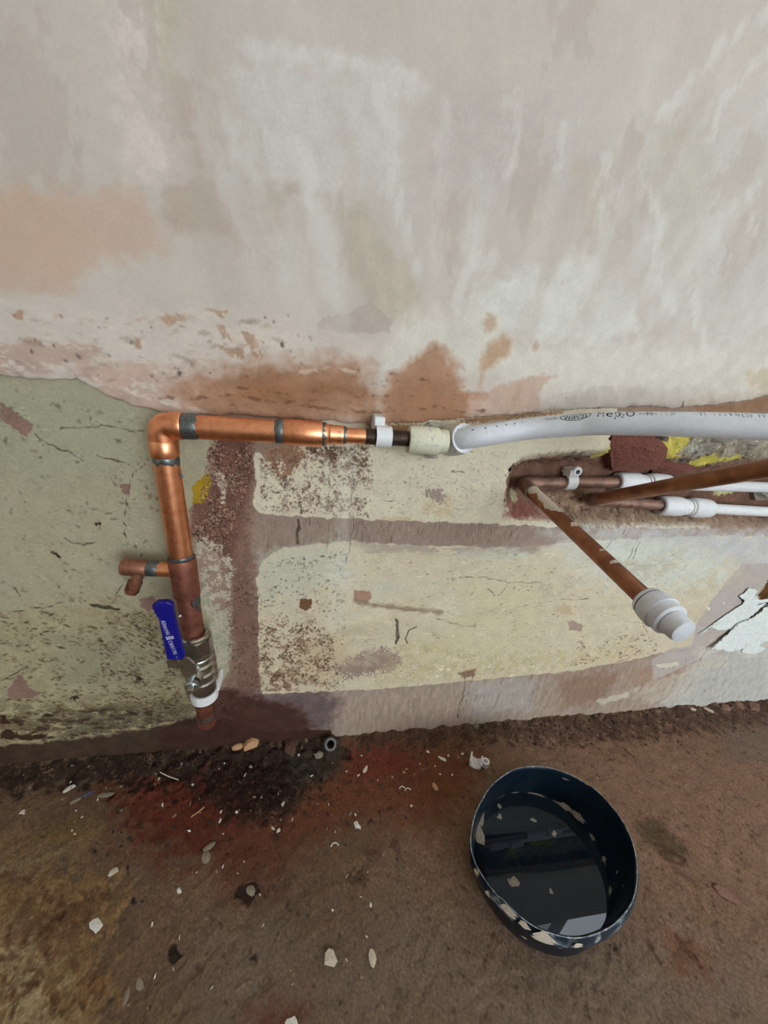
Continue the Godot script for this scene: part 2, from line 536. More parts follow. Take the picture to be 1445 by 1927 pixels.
func paint_strip(si: int, cv: Dictionary, rows: int) -> void:
	var w: int = cv.w
	var r0 := si * rows
	var r1 := mini(r0 + rows, int(cv.h))
	var n := (r1 - r0) * w
	var R := PackedFloat32Array()
	R.resize(n)
	var G := R.duplicate()
	var B := R.duplicate()
	var H := R.duplicate()
	var D := R.duplicate()
	var px: float = cv.px
	var x0: float = cv.x0
	var y0: float = cv.y0
	var dn: float = px * float(cv.down)
	var bc: Array = cv.base
	var bw: float = cv.base_wide
	var bm: float = cv.base_mid
	var bf: float = cv.base_fine
	var rel: float = cv.relief
	for y in range(r0, r1):
		for x in w:
			var X := x0 + x * px
			var Y := y0 + y * dn
			var a := n_wide.get_noise_2d(X, Y)
			var b := n_mid.get_noise_2d(X, Y)
			var c := n_fine.get_noise_2d(X, Y)
			var k := 1.0 + bw * a + bm * b + bf * c
			var i := (y - r0) * w + x
			R[i] = bc[0] * k * (1.0 + 0.3 * bm * b)
			G[i] = bc[1] * k
			B[i] = bc[2] * k * (1.0 - 0.3 * bm * b)
			H[i] = rel * (0.5 * b + 0.6 * c + 0.5 * n_grain.get_noise_2d(X, Y))
	for br in cv.brushes:
		if br.ay >= r1 or br.by <= r0: continue
		var ya: int = maxi(br.ay, r0)
		var yb: int = mini(br.by, r1)
		var ax: int = br.ax
		var bx: int = br.bx
		var c: Array = br.c
		var c0: float = c[0]
		var c1: float = c[1]
		var c2: float = c[2]
		var al: float = br.get("a", 1.0)
		var hh: float = br.get("h", 0.0)
		var sd: float = br.seed
		if br.has("dot"):
			var cx: float = br.cx
			var cy: float = br.cy
			var rr: float = br.r
			var ll: float = br.l
			var ct: float = br.ct
			var st: float = br.st
			for y in range(ya, yb):
				for x in range(ax, bx):
					var dx := x - cx
					var dy := y - cy
					var u := (dx * ct + dy * st) / ll
					var v := -dx * st + dy * ct
					var q := sqrt(u * u + v * v) - rr * (1.0 + 0.9 * n_grain.get_noise_2d(dx * 0.0006 + sd, dy * 0.0006))
					if q > 0.7: continue
					var t := clampf(0.5 - q * 0.7, 0, 1) * al
					var i := (y - r0) * w + x
					R[i] += (c0 - R[i]) * t
					G[i] += (c1 - G[i]) * t
					B[i] += (c2 - B[i]) * t
					H[i] += hh * t
			continue
		var sdf: PackedFloat32Array = br.sdf
		var cell: int = br.cell
		var gw: int = br.gw
		var ay: int = br.ay
		var soft: float = maxf(br.get("s", 0.0008), 0.0003)
		var rag: float = br.get("r", 0.0)
		var rf: int = br.get("f", 1)
		var va: float = br.get("v", 0.06)
		var hole: float = br.get("hole", 0.0)
		var hf: int = br.get("hf", 1)
		var edge: float = br.get("edge", 0.0)
		var dd: float = br.get("d", 0.0)
		var drough: float = br.get("dr", 0.0)
		var sx: float = br.get("sx", 1.0)
		var sy: float = br.get("sy", 1.0)
		var wp: float = br.wp / px
		var gx_most := gw - 2
		var reach: float = soft + rag * 1.1 + br.wp * 1.3 + 3.0 * cell * px
		var gy_most: int = sdf.size() / gw - 2
		var nz: FastNoiseLite = [n_grain, n_fine, n_mid, n_wide][rf]
		var hz: FastNoiseLite = [n_grain, n_fine, n_mid, n_wide][hf]
		for y in range(ya, yb):
			for x in range(ax, bx):
				var fx := float(x - ax)
				var fy := float(y - ay)
				var g0 := mini(int(fx / cell), gx_most)
				var s0: float = sdf[mini(int(fy / cell), gy_most) * gw + g0]
				if s0 > reach: continue
				var X := x0 + x * px + sd
				var Y := y0 + y * dn
				var s := s0
				if s0 > -reach:
					var wx := n_warp.get_noise_2d(X, Y)
					fx += wp * wx
					fy += wp * n_warp.get_noise_2d(X + 40.0, Y)
					fx = clampf(fx / cell, 0, gx_most + 0.999)
					fy = clampf(fy / cell, 0, gy_most + 0.999)
					var gx := int(fx)
					var gy := int(fy)
					fx -= gx
					fy -= gy
					var q := gy * gw + gx
					s = lerpf(lerpf(sdf[q], sdf[q + 1], fx), lerpf(sdf[q + gw], sdf[q + gw + 1], fx), fy)
					if s > soft + rag * 1.1: continue
					if rag > 0: s += rag * nz.get_noise_2d(X * sx, Y * sy)
				var t := clampf(0.5 - s / soft, 0, 1)
				if t <= 0: continue
				if hole > 0:
					var lev := (2.0 * hole - 1.0) * 0.55
					if edge > 0: lev += edge * clampf(1.0 + s / 0.02, 0, 1)
					var hv := hz.get_noise_2d(X * sx + 3.1, Y * sy)
					if hf == 1: hv = 0.5 * hv + 0.75 * n_mid.get_noise_2d(X * sx + 7.7, Y * sy)
					t *= clampf((hv - lev) * 7.0 + 0.5, 0, 1)
					if t <= 0: continue
				var i := (y - r0) * w + x
				H[i] += hh * t
				if dd != 0:
					D[i] += (dd - D[i]) * t
					if drough > 0: D[i] += t * drough * n_mid.get_noise_2d(X, Y)
				t *= al
				var k := 1.0
				if va > 0: k += va * (n_mid.get_noise_2d(X * sx * 0.7, Y * sy * 0.7 + 5.0) + 0.6 * n_fine.get_noise_2d(X * sx, Y * sy))
				R[i] += (c0 * k - R[i]) * t
				G[i] += (c1 * k - G[i]) * t
				B[i] += (c2 * k - B[i]) * t
	var rgb := PackedByteArray()
	rgb.resize(n * 3)
	var hb := PackedByteArray()
	hb.resize(n)
	var gain: float = cv.get("gain", 1.0)
	var gr: float = cv.get("grain", 0.05)
	for i in n:
		var X := x0 + (i % w) * px
		var Y := y0 + (r0 + i / w) * dn
		var k := gain * (1.0 + gr * (n_fine.get_noise_2d(X + 9.0, Y) + 0.8 * n_grain.get_noise_2d(X, Y)))
		rgb[i * 3] = clampi(int(R[i] * k), 0, 255)
		rgb[i * 3 + 1] = clampi(int(G[i] * k), 0, 255)
		rgb[i * 3 + 2] = clampi(int(B[i] * k), 0, 255)
		hb[i] = clampi(int(128.0 + H[i] * 63750.0), 0, 255)      # 4 mm over the whole range
	cv.out[si] = [rgb, hb, D]

func finish(cv: Dictionary, rough: float) -> StandardMaterial3D:
	var rows := 32
	var n := int(ceil(float(cv.h) / rows))
	cv.out.resize(n)
	var job := WorkerThreadPool.add_group_task(paint_strip.bind(cv, rows), n)
	WorkerThreadPool.wait_for_group_task_completion(job)
	var rgb := PackedByteArray()
	var hb := PackedByteArray()
	var D := PackedFloat32Array()
	for o in cv.out:
		rgb.append_array(o[0])
		hb.append_array(o[1])
		D.append_array(o[2])
	cv.deep = D
	cv.out = []
	cv.brushes = []
	var m := StandardMaterial3D.new()
	m.roughness = rough
	m.albedo_texture = ImageTexture.create_from_image(Image.create_from_data(cv.w, cv.h, false, Image.FORMAT_RGB8, rgb))
	m.heightmap_enabled = true
	m.heightmap_scale = 0.4
	m.heightmap_texture = ImageTexture.create_from_image(Image.create_from_data(cv.w, cv.h, false, Image.FORMAT_L8, hb))
	m.texture_repeat = false
	m.metallic_specular = 0.3
	return m

func deep_at(cv: Dictionary, X: float, Y: float) -> float:
	var x := clampi(int((X - cv.x0) / cv.px), 0, cv.w - 1)
	var y := clampi(int((Y - cv.y0) / (cv.px * cv.down)), 0, cv.h - 1)
	return cv.deep[y * int(cv.w) + x]

# the surface of a canvas as real relief: place(X, Y, depth) gives the point
func relief(cv: Dictionary, step: int, place: Callable, face: Vector3, extra: Callable) -> Dictionary:
	var m := shape()
	var nx: int = cv.w / step
	var ny: int = cv.h / step
	for gy in ny + 1:
		for gx in nx + 1:
			var X: float = cv.x0 + gx * step * cv.px
			var Y: float = cv.y0 + gy * step * cv.px * cv.down
			m.v.append(place.call(X, Y, deep_at(cv, X, Y) + extra.call(X, Y)))
			m.uv.append(Vector2(float(gx * step) / cv.w, float(gy * step) / cv.h))
	var k := nx + 1
	for gy in ny + 1:
		for gx in nx + 1:
			var a: Vector3 = m.v[gy * k + mini(gx + 1, nx)] - m.v[gy * k + maxi(gx - 1, 0)]
			var b: Vector3 = m.v[mini(gy + 1, ny) * k + gx] - m.v[maxi(gy - 1, 0) * k + gx]
			var nn := a.cross(b).normalized()
			if nn.dot(face) < 0: nn = -nn
			m.n.append(nn)
	var a0: Vector3 = m.v[1] - m.v[0]
	var b0: Vector3 = m.v[k] - m.v[0]
	var fl := a0.cross(b0).dot(face) > 0
	for gy in ny:
		for gx in nx:
			var i := gy * k + gx
			if fl: m.i.append_array([i, i + k, i + 1, i + 1, i + k, i + k + 1])
			else: m.i.append_array([i, i + 1, i + k, i + 1, i + k + 1, i + k])
	return m

# ---------------------------------------------------------------- the old painted plaster below
func paint_old(cs: Array) -> void:
	var cream := [216, 202, 174]
	var sage := [176, 168, 142]
	var bare := [148, 118, 106]
	var dark := [92, 62, 52]
	# bare render: redder and rough where the cupboard stood beside the pipe
	brush(cs, [-0.1848,0.472,-0.1463,0.4741,-0.1443,0.4284,-0.1519,0.3645,-0.1456,0.3074,-0.1478,0.2095,-0.1497,0.0933,-0.147,0.0023,-0.2221,0.0121,-0.1888,0.1663,-0.1798,0.2928,-0.1893,0.39], {"c": [124, 92, 80], "a": 0.8, "s": 0.012, "r": 0.006, "v": 0.14})
	brush(cs, [-0.1848,0.472,-0.1462,0.4768,-0.1459,0.4283,-0.1589,0.3907,-0.1709,0.3367,-0.1801,0.3296,-0.2145,0.3571,-0.2097,0.402,-0.1862,0.4268], {"c": [116, 82, 70], "a": 0.9, "s": 0.006, "r": 0.004, "v": 0.2, "h": -0.0004})
	# unpainted grey mauve band between the two painted strips
	brush(cs, [-0.1423,0.3859,0.1934,0.3778,0.2389,0.377,0.2512,0.3372,0.057,0.3446,-0.0743,0.3499,-0.1359,0.3222,-0.1533,0.3367], {"c": [156, 136, 124], "a": 0.75, "s": 0.006, "r": 0.003, "v": 0.1, "sx": 3.0})
	brush(cs, [-0.1574,0.1148,0.0074,0.1167,0.3395,0.1136,0.4502,0.1351,0.7083,0.1496,1.2,0.1654,1.2,-0.1894,-0.1624,0.0043], {"c": [172, 152, 138], "a": 0.9, "s": 0.02, "r": 0.01, "f": 2, "v": 0.14, "sx": 3.0, "sy": 0.7})
	brush(cs, [-0.1576,0.1097,-0.0696,0.1125,-0.0378,0.0826,-0.0517,0.0242,-0.1613,0.0278], {"c": [96, 80, 82], "a": 0.75, "s": 0.02, "r": 0.012, "f": 2, "v": 0.2})
	brush(cs, [0.1583,0.1046,0.2751,0.1068,0.2855,0.033,0.1826,0.0248], {"c": [186, 182, 176], "a": 0.55, "s": 0.02, "r": 0.02, "f": 2, "v": 0.1})
	brush(cs, [0.3137,0.1038,0.4296,0.1106,0.4149,0.0396,0.345,0.0335], {"c": [140, 104, 82], "a": 0.55, "s": 0.02, "r": 0.015, "f": 2})
	brush(cs, [0.4486,0.114,0.5579,0.1282,0.5379,0.0545,0.4593,0.0613], {"c": [170, 138, 114], "a": 0.6, "s": 0.02, "r": 0.015, "f": 2})
	# left field of sage-grey paint
	brush(cs, [-0.9,0.5349,-0.3913,0.5246,-0.3525,0.5235,-0.2861,0.5244,-0.2276,0.5003,-0.1709,0.4887,-0.1829,0.4639,-0.1925,0.4484,-0.19,0.4308,-0.2037,0.4191,-0.2083,0.4051,-0.222,0.3636,-0.2227,0.3226,-0.2288,0.2784,-0.2014,0.2855,-0.192,0.2117,-0.1875,0.1662,-0.206,0.1191,-0.2307,0.0748,-0.2881,0.0564,-0.3631,0.047,-0.4832,0.0442,-0.9,0.0293], {"c": sage, "s": 0.0012, "r": 0.004, "f": 2, "v": 0.05, "h": 0.00025})
	brush(cs, [-0.9,0.514,-0.3544,0.5168,-0.2875,0.5174,-0.2381,0.4921,-0.2422,0.4473,-0.2875,0.423,-0.9,0.4251], {"c": [167, 166, 142], "a": 0.7, "s": 0.05, "r": 0.02, "f": 2, "v": 0.05})
	brush(cs, [-0.9,0.2793,-0.424,0.2612,-0.33,0.2807,-0.2598,0.2638,-0.192,0.2117,-0.1895,0.1569,-0.2302,0.08,-0.2876,0.0596,-0.4827,0.0462,-0.9,0.039], {"c": [172, 160, 126], "a": 0.8, "s": 0.04, "r": 0.02, "f": 2, "v": 0.12})
	brush(cs, [-0.326,0.2732,-0.2492,0.2556,-0.2441,0.17,-0.2292,0.0905,-0.3182,0.0788,-0.3638,0.1693], {"c": [150, 134, 104], "a": 0.6, "s": 0.03, "r": 0.02, "f": 2, "v": 0.2, "hole": 0.45, "hf": 1})
	brush(cs, [-0.5188,0.1192,-0.3751,0.1147,-0.2605,0.1139,-0.2257,0.0901,-0.2898,0.0434,-0.4841,0.0411], {"c": [112, 96, 70], "a": 0.7, "s": 0.03, "r": 0.01, "f": 2, "v": 0.25, "hole": 0.4, "hf": 1, "sx": 0.5})
	brush(cs, [-0.3791,0.0954,-0.2553,0.1013,-0.2312,0.0694,-0.2906,0.038,-0.4229,0.0384], {"c": [96, 90, 72], "a": 0.65, "s": 0.02, "r": 0.01, "f": 2, "v": 0.25, "hole": 0.3, "hf": 1})
	brush(cs, [-0.381,0.221,-0.289,0.2248,-0.2494,0.1518,-0.3103,0.1281,-0.3869,0.144], {"c": [150, 148, 124], "a": 0.5, "s": 0.05, "r": 0.02, "f": 2})
	# dirty foot of the wall at the left
	brush(cs, [-0.9,0.0371,-0.4841,0.0411,-0.4472,0.0415,-0.3567,0.0462,-0.267,0.0604,-0.2307,0.0748,-0.146,0.0318,-0.0517,0.0242,-0.0338,-0.0125,-0.0472,-0.1187,-0.9,-0.0533], {"c": [74, 56, 44], "s": 0.004, "r": 0.006, "f": 2, "v": 0.2, "h": -0.0006})
	brush(cs, [-0.2869,0.0648,-0.2168,0.0733,-0.1461,0.0283,-0.0514,0.0145,-0.0472,-0.1187,-0.3059,-0.0743], {"c": [66, 42, 38], "a": 0.8, "s": 0.01, "r": 0.006, "v": 0.25})
	brush(cs, [-0.2119,0.1295,-0.1578,0.1045,-0.0995,0.0776,-0.0675,0.0104,-0.2206,0.0293,-0.2267,0.0797], {"c": [72, 44, 36], "a": 0.85, "s": 0.014, "r": 0.01, "f": 2, "v": 0.2})
	# flaked lip above it
	brush(cs, [-0.5165,0.0527,-0.4456,0.0477,-0.3621,0.0522,-0.2665,0.0647], {"c": [176, 160, 120], "a": 0.8, "s": 0.0015, "r": 0.004, "f": 2, "hole": 0.35, "hf": 1}, 0.005)
	# remains of paint right of the pipe
	brush(cs, [-0.2101,0.4674,-0.1886,0.4685,-0.1916,0.458,-0.1888,0.4441,-0.1909,0.4325,-0.204,0.4261,-0.2097,0.402,-0.2176,0.4017], {"c": sage, "s": 0.0008, "r": 0.0012, "h": 0.0003})
	brush(cs, [-0.1836,0.4677,-0.1755,0.4681,-0.1824,0.4579,-0.1857,0.461], {"c": sage, "s": 0.0008, "r": 0.001, "h": 0.0003})
	brush(cs, [-0.2022,0.4233,-0.1898,0.4325,-0.1885,0.4238,-0.1934,0.4055,-0.2006,0.3973,-0.2091,0.397,-0.2073,0.4142], {"c": [172, 142, 40], "s": 0.0008, "r": 0.002, "v": 0.1, "h": 0.0002})
	brush(cs, [-0.1833,0.4363,-0.1779,0.4377,-0.1723,0.4201,-0.1745,0.4122,-0.1779,0.3966,-0.1804,0.399,-0.1798,0.4138,-0.184,0.4269], {"c": [206, 196, 176], "s": 0.0008, "r": 0.0015, "h": 0.0003})
	brush(cs, [-0.2071,0.3638,-0.2,0.3692,-0.197,0.3539,-0.1871,0.3505,-0.1818,0.3607,-0.1814,0.3506,-0.1857,0.3402,-0.1767,0.3367,-0.1723,0.3151,-0.1768,0.2927,-0.1882,0.1756,-0.1995,0.1576,-0.2071,0.221,-0.215,0.2858,-0.2067,0.3225,-0.2138,0.3366], {"c": [196, 186, 164], "s": 0.001, "r": 0.006, "v": 0.1, "hole": 0.52, "hf": 1, "h": 0.0003})
	brush(cs, [-0.2049,0.246,-0.1789,0.2614,-0.1817,0.1935,-0.1902,0.1474,-0.2053,0.1674], {"c": [184, 178, 158], "a": 0.9, "s": 0.003, "r": 0.004, "hole": 0.4, "hf": 1, "v": 0.15, "h": 0.0002})
	# painted strip between the boards, upper
	brush(cs, [-0.1429,0.4576,-0.1366,0.4567,-0.1332,0.4477,-0.1208,0.4459,-0.1014,0.4682,-0.0772,0.4945,0.0642,0.5089,0.1552,0.5205,0.2595,0.5298,0.2792,0.4781,0.2533,0.469,0.1711,0.4613,0.149,0.4459,0.1548,0.4014,0.1656,0.3863,0.221,0.3858,0.3483,0.3826,0.4675,0.3845,0.4714,0.377,0.2244,0.3744,0.1936,0.377,0.0522,0.3799,-0.0628,0.3834,-0.1222,0.385,-0.1449,0.3897,-0.1477,0.4037,-0.1436,0.4193], {"c": [219, 209, 184], "s": 0.001, "r": 0.0025, "f": 2, "v": 0.05, "h": 0.0005})
	brush(cs, [-0.0273,0.492,-0.0104,0.4952,0.0301,0.4971,0.0289,0.4884,-0.0211,0.4856], {"c": [178, 138, 104], "s": 0.003, "r": 0.005, "v": 0.12})
	brush(cs, [0.065,0.5044,0.1312,0.5143,0.1941,0.5219,0.1952,0.5184,0.1326,0.5086,0.084,0.501], {"c": [156, 118, 88], "a": 0.85, "s": 0.003, "r": 0.003, "v": 0.12})
	brush(cs, [0.3575,0.5369,0.4293,0.5461,0.4589,0.5563,0.5718,0.579,0.5894,0.5557,0.469,0.5399,0.3754,0.5313], {"c": [156, 118, 90], "a": 0.9, "s": 0.002, "r": 0.003, "v": 0.15})
	brush(cs, [-0.1322,0.4609,-0.0986,0.4666,-0.0904,0.459,-0.0987,0.4421,-0.1156,0.4264,-0.1238,0.4351], {"c": [150, 110, 84], "a": 0.9, "s": 0.004, "r": 0.006, "hole": 0.25, "hf": 1, "v": 0.15})
	brush(cs, [-0.1345,0.4406,-0.0987,0.4481,-0.031,0.463,-0.0156,0.4139,-0.0507,0.3864,-0.1221,0.3883], {"c": [158, 132, 118], "a": 0.7, "s": 0.02, "r": 0.01, "hole": 0.7, "hf": 1, "h": -0.0003})
	brush(cs, [-0.0921,0.4647,-0.0257,0.4703,-0.0241,0.4483,-0.0761,0.4401], {"c": [120, 86, 66], "a": 0.8, "s": 0.012, "r": 0.01, "hole": 0.62, "hf": 1, "h": -0.0003})
	brush(cs, [0.0433,0.421,0.0665,0.4257,0.0737,0.4132,0.063,0.4061,0.0514,0.4092], {"c": [164, 144, 134], "s": 0.0012, "r": 0.006, "v": 0.08, "h": -0.0005, "wp": 0.006})
	brush(cs, [0.0483,0.4077,0.0798,0.4168,0.0847,0.3877,0.0448,0.3855], {"c": [206, 180, 140], "a": 0.6, "s": 0.01, "r": 0.01, "hole": 0.4, "hf": 1})
	brush(cs, [-0.0019,0.3846,0.0317,0.3845], {"c": [198, 158, 110], "a": 0.6, "s": 0.003, "r": 0.002}, 0.003)
	# lower painted board area
	brush(cs, [-0.142,0.3223,-0.1325,0.3331,-0.116,0.3439,-0.043,0.3529,0.0566,0.3476,0.1644,0.345,0.2619,0.3535,0.3572,0.3608,0.4776,0.3653,1.2,0.367,1.2,0.1383,0.6733,0.1209,0.5662,0.1858,0.546,0.1526,0.4913,0.1465,0.4502,0.1351,0.3338,0.1163,0.175,0.1089,0.0085,0.1026,-0.1491,0.1079,-0.1514,0.1542,-0.148,0.2523,-0.1478,0.2999], {"c": cream, "s": 0.0012, "r": 0.0025, "f": 2, "v": 0.05, "h": 0.0005})
	brush(cs, [-0.0495,0.3572,0.0558,0.3537,0.1707,0.3498,0.1747,0.3331,-0.0096,0.3369], {"c": [160, 142, 134], "a": 0.55, "s": 0.012, "r": 0.008, "f": 2, "sx": 0.25, "hole": 0.4, "hf": 1})
	brush(cs, [-0.1417,0.3295,-0.0989,0.344,-0.049,0.3442,-0.0341,0.3063,-0.0991,0.2755,-0.1409,0.2684], {"c": [196, 198, 180], "a": 0.7, "s": 0.03, "r": 0.02, "f": 2})
	brush(cs, [0.1029,0.2796,0.2235,0.2949,0.2612,0.1895,0.1683,0.1423,0.0812,0.1687], {"c": [212, 202, 162], "a": 0.45, "s": 0.05, "r": 0.02, "f": 2})
	brush(cs, [0.1003,0.337,0.2021,0.3452,0.2064,0.3289,0.1165,0.3275], {"c": [206, 214, 200], "a": 0.6, "s": 0.01, "r": 0.006, "f": 2})
	brush(cs, [0.2184,0.3689,0.3953,0.3711,0.5109,0.3375,0.5615,0.2806,0.4395,0.273,0.295,0.3028], {"c": [214, 218, 208], "a": 0.8, "s": 0.05, "r": 0.03, "f": 2})
	brush(cs, [0.1736,0.3684,0.2119,0.365,0.2306,0.3533,0.2053,0.3331,0.1719,0.3451], {"c": [162, 140, 130], "a": 0.75, "s": 0.012, "r": 0.01, "f": 2, "sx": 0.5})
	brush(cs, [0.2719,0.3712,0.5712,0.3732,1.2,0.3717,1.2,0.2747,0.6224,0.2896,0.5558,0.3172,0.4921,0.3375,0.4009,0.3587], {"c": [200, 198, 198], "a": 0.85, "s": 0.03, "r": 0.02, "f": 2, "v": 0.08})
	# crumbled lower left of it
	brush(cs, [-0.1454,0.2355,-0.0991,0.2508,-0.0718,0.2238,-0.0414,0.1663,-0.0542,0.1059,-0.1468,0.1119,-0.15,0.1732], {"c": [140, 108, 84], "a": 0.85, "s": 0.015, "r": 0.01, "hole": 0.66, "hf": 1, "v": 0.15, "h": -0.0004})
	brush(cs, [-0.1278,0.1506,-0.0993,0.1525,-0.1105,0.1108,-0.1431,0.1136], {"c": [126, 92, 72], "a": 0.8, "s": 0.004, "r": 0.006, "hole": 0.45, "hf": 1})
	brush(cs, [-0.0482,0.1519,-0.0302,0.1656,0.0024,0.1812,0.0252,0.1799,0.0446,0.1568,0.0291,0.1393,-0.0246,0.1298,-0.0495,0.1449], {"c": [160, 138, 126], "s": 0.0015, "r": 0.014, "v": 0.1, "h": -0.0006, "wp": 0.01})
	brush(cs, [-0.0992,0.1935,-0.0434,0.2136,-0.0265,0.1653,-0.0697,0.1178,-0.1139,0.1316], {"c": [206, 184, 150], "a": 0.6, "s": 0.02, "r": 0.01, "f": 2})
	brush(cs, [0.046,0.2,0.164,0.1637,0.3246,0.1596,0.4358,0.1699,0.4482,0.1398,0.3319,0.1222,0.1739,0.1146,0.0078,0.1114], {"c": [196, 178, 128], "a": 0.55, "s": 0.02, "r": 0.01, "hole": 0.5, "hf": 1, "v": 0.15})
	# peeled corner at the right, bare skim band running down to the left
	brush(cs, [0.5558,0.3172,0.6045,0.3189,1.2,0.3379,1.2,0.0955,0.7044,0.1558,0.5966,0.1379,0.5377,0.1028,0.5035,0.083,0.4764,0.1334,0.504,0.1527,0.543,0.1585,0.5304,0.2093,0.5371,0.2611], {"c": [190, 178, 170], "s": 0.0015, "r": 0.003, "v": 0.05, "h": -0.0004})
	brush(cs, [0.5741,0.1392,0.7006,0.162,1.2,0.1785,1.2,-0.0697,0.8027,-0.0045,0.625,-0.0085,0.545,0.0136,0.5652,0.0908], {"c": [198, 198, 192], "a": 0.8, "s": 0.02, "r": 0.02, "f": 2, "v": 0.1, "sx": 2.0})
	brush(cs, [0.4593,0.0613,0.5589,0.1038,0.5917,0.1261,0.6035,0.0354,0.5301,0.0219], {"c": [206, 196, 180], "a": 0.6, "s": 0.02, "r": 0.02, "f": 2, "v": 0.12})
	brush(cs, [0.4892,0.1208,0.5332,0.1238,0.5406,0.1149,0.5022,0.1102], {"c": [222, 216, 196], "s": 0.001, "r": 0.002, "h": 0.0003})
	brush(cs, [0.4032,0.0433,0.4603,0.0587,0.4701,0.0475,0.4178,0.0315], {"c": [212, 204, 188], "a": 0.8, "s": 0.004, "r": 0.005, "f": 2})
	for s in [[0.5296,0.2389,0.5414,0.2375,0.5401,0.2302], [0.5576,0.2453,0.5621,0.2483,0.5665,0.2419]]:
		brush(cs, s, {"c": [236, 230, 220], "s": 0.0008, "r": 0.001, "h": 0.0004})
	brush(cs, [0.6201,0.2572,0.6241,0.2715,0.6237,0.2876,0.6529,0.2991,0.6822,0.2536,0.6452,0.2524,0.6337,0.2485], {"c": [96, 62, 30], "s": 0.002, "r": 0.004, "v": 0.25, "h": -0.0008})
	brush(cs, [0.6032,0.1864,0.5869,0.1666,0.5765,0.1556], {"c": [120, 92, 74], "a": 0.5, "s": 0.004, "r": 0.002}, 0.005)  # shadow of the lifted flake, painted along its lower left edge
	# the chased-out channel round the buried pipes
	brush(cs, [0.1511,0.3868,0.1506,0.4189,0.1492,0.4393,0.1545,0.4514,0.1711,0.4613,0.218,0.4673,0.2744,0.4713,0.3024,0.3857,0.2215,0.3843], {"c": [178, 134, 116], "a": 0.85, "s": 0.006, "r": 0.006, "hole": 0.3, "hf": 1})
	brush(cs, [0.2637,0.4999,0.3531,0.5147,0.4879,0.5293,1.2,0.5486,1.2,0.4776,0.515,0.4649,0.3653,0.4588,0.2804,0.4553], {"c": [156, 146, 128], "s": 0.003, "r": 0.005, "v": 0.3, "d": -0.014, "dr": 0.005, "h": -0.0003})
	brush(cs, [0.1514,0.436,0.1527,0.4474,0.1602,0.4556,0.1779,0.4616,0.2184,0.4661,0.2817,0.4716,0.3587,0.4697,0.4178,0.4638,0.5097,0.4735,1.2,0.4867,1.2,0.3856,0.5633,0.386,0.4579,0.386,0.3467,0.3865,0.2682,0.382,0.2197,0.3903,0.1774,0.3968,0.1572,0.4121], {"c": [120, 88, 74], "s": 0.018, "r": 0.005, "v": 0.2, "d": -0.024, "dr": 0.003})
	brush(cs, [0.2128,0.4136,0.2559,0.4184,0.3711,0.4065,0.5582,0.3944,0.5659,0.3818,0.2693,0.379,0.2206,0.3873], {"c": [164, 138, 114], "a": 0.85, "s": 0.008, "r": 0.006, "v": 0.3, "hole": 0.3, "hf": 1})
	brush(cs, [0.1565,0.3942,0.1743,0.409,0.1869,0.4021,0.2049,0.39,0.1692,0.3864], {"c": [132, 84, 72], "a": 0.9, "s": 0.003, "r": 0.003, "v": 0.12})
	brush(cs, [0.1607,0.415,0.1649,0.4207,0.1769,0.4126,0.1756,0.404,0.1659,0.4052], {"c": [206, 200, 160], "a": 0.9, "s": 0.002, "r": 0.003, "v": 0.2})
	brush(cs, [0.2528,0.4663,0.266,0.484,0.2734,0.4779,0.2764,0.466], {"c": [206, 196, 112], "a": 0.85, "s": 0.002, "r": 0.003, "v": 0.2, "hole": 0.3, "hf": 1})
	brush(cs, [0.3472,0.5014,0.39,0.5024,0.3914,0.487,0.3787,0.4775,0.3898,0.4711,0.3599,0.467], {"c": [212, 196, 92], "a": 0.95, "s": 0.001, "r": 0.003, "v": 0.15, "h": 0.0004})
	brush(cs, [0.4075,0.4648,0.4233,0.4768,0.4379,0.4817,0.4466,0.475,0.4762,0.4792,0.4953,0.4758,0.42,0.4596], {"c": [212, 196, 92], "a": 0.95, "s": 0.001, "r": 0.003, "v": 0.15, "h": 0.0004})
	brush(cs, [0.3838,0.4832,0.4109,0.4928,0.4389,0.4859,0.4124,0.4742], {"c": [178, 178, 168], "a": 0.9, "s": 0.002, "r": 0.004, "v": 0.3})
	brush(cs, [0.4655,0.4375,0.5103,0.4359,0.5096,0.4218,0.4811,0.4171], {"c": [212, 208, 150], "a": 0.9, "s": 0.003, "r": 0.004, "v": 0.25})
	brush(cs, [0.3107,0.5058,0.3422,0.5089,0.349,0.4976,0.3474,0.4909,0.3329,0.4927], {"c": [46, 40, 32], "s": 0.002, "r": 0.003, "v": 0.3, "d": -0.03})  # gap above the brick, its shade painted in as dark colour
	dots(cs, [0.3591,0.5021,0.4858,0.5125,0.5088,0.4749,0.3938,0.4628], 160, 0.001, 0.006, [70, 62, 52], 0.7, -0.0006)
	dots(cs, [0.3591,0.5021,0.4858,0.5125,0.5088,0.4749,0.3938,0.4628], 90, 0.001, 0.005, [206, 202, 188], 0.8, 0.0005)
	dots(cs, [0.216,0.4028,0.3745,0.3988,0.5608,0.3902,0.5649,0.3835,0.2215,0.3843], 220, 0.0006, 0.003, [76, 54, 44], 0.7, -0.0003)
	dots(cs, [0.216,0.4028,0.3745,0.3988,0.5608,0.3902,0.5649,0.3835,0.2215,0.3843], 160, 0.0006, 0.0025, [200, 184, 160], 0.7, 0.0003)
	# speckle of chipped render
	dots(cs, [-0.1852,0.4665,-0.1466,0.4686,-0.1486,0.4282,-0.1682,0.3775,-0.1772,0.3296,-0.2145,0.3571,-0.2056,0.3896], 2000, 0.0006, 0.0022, [66, 42, 34], 0.8, -0.0004)
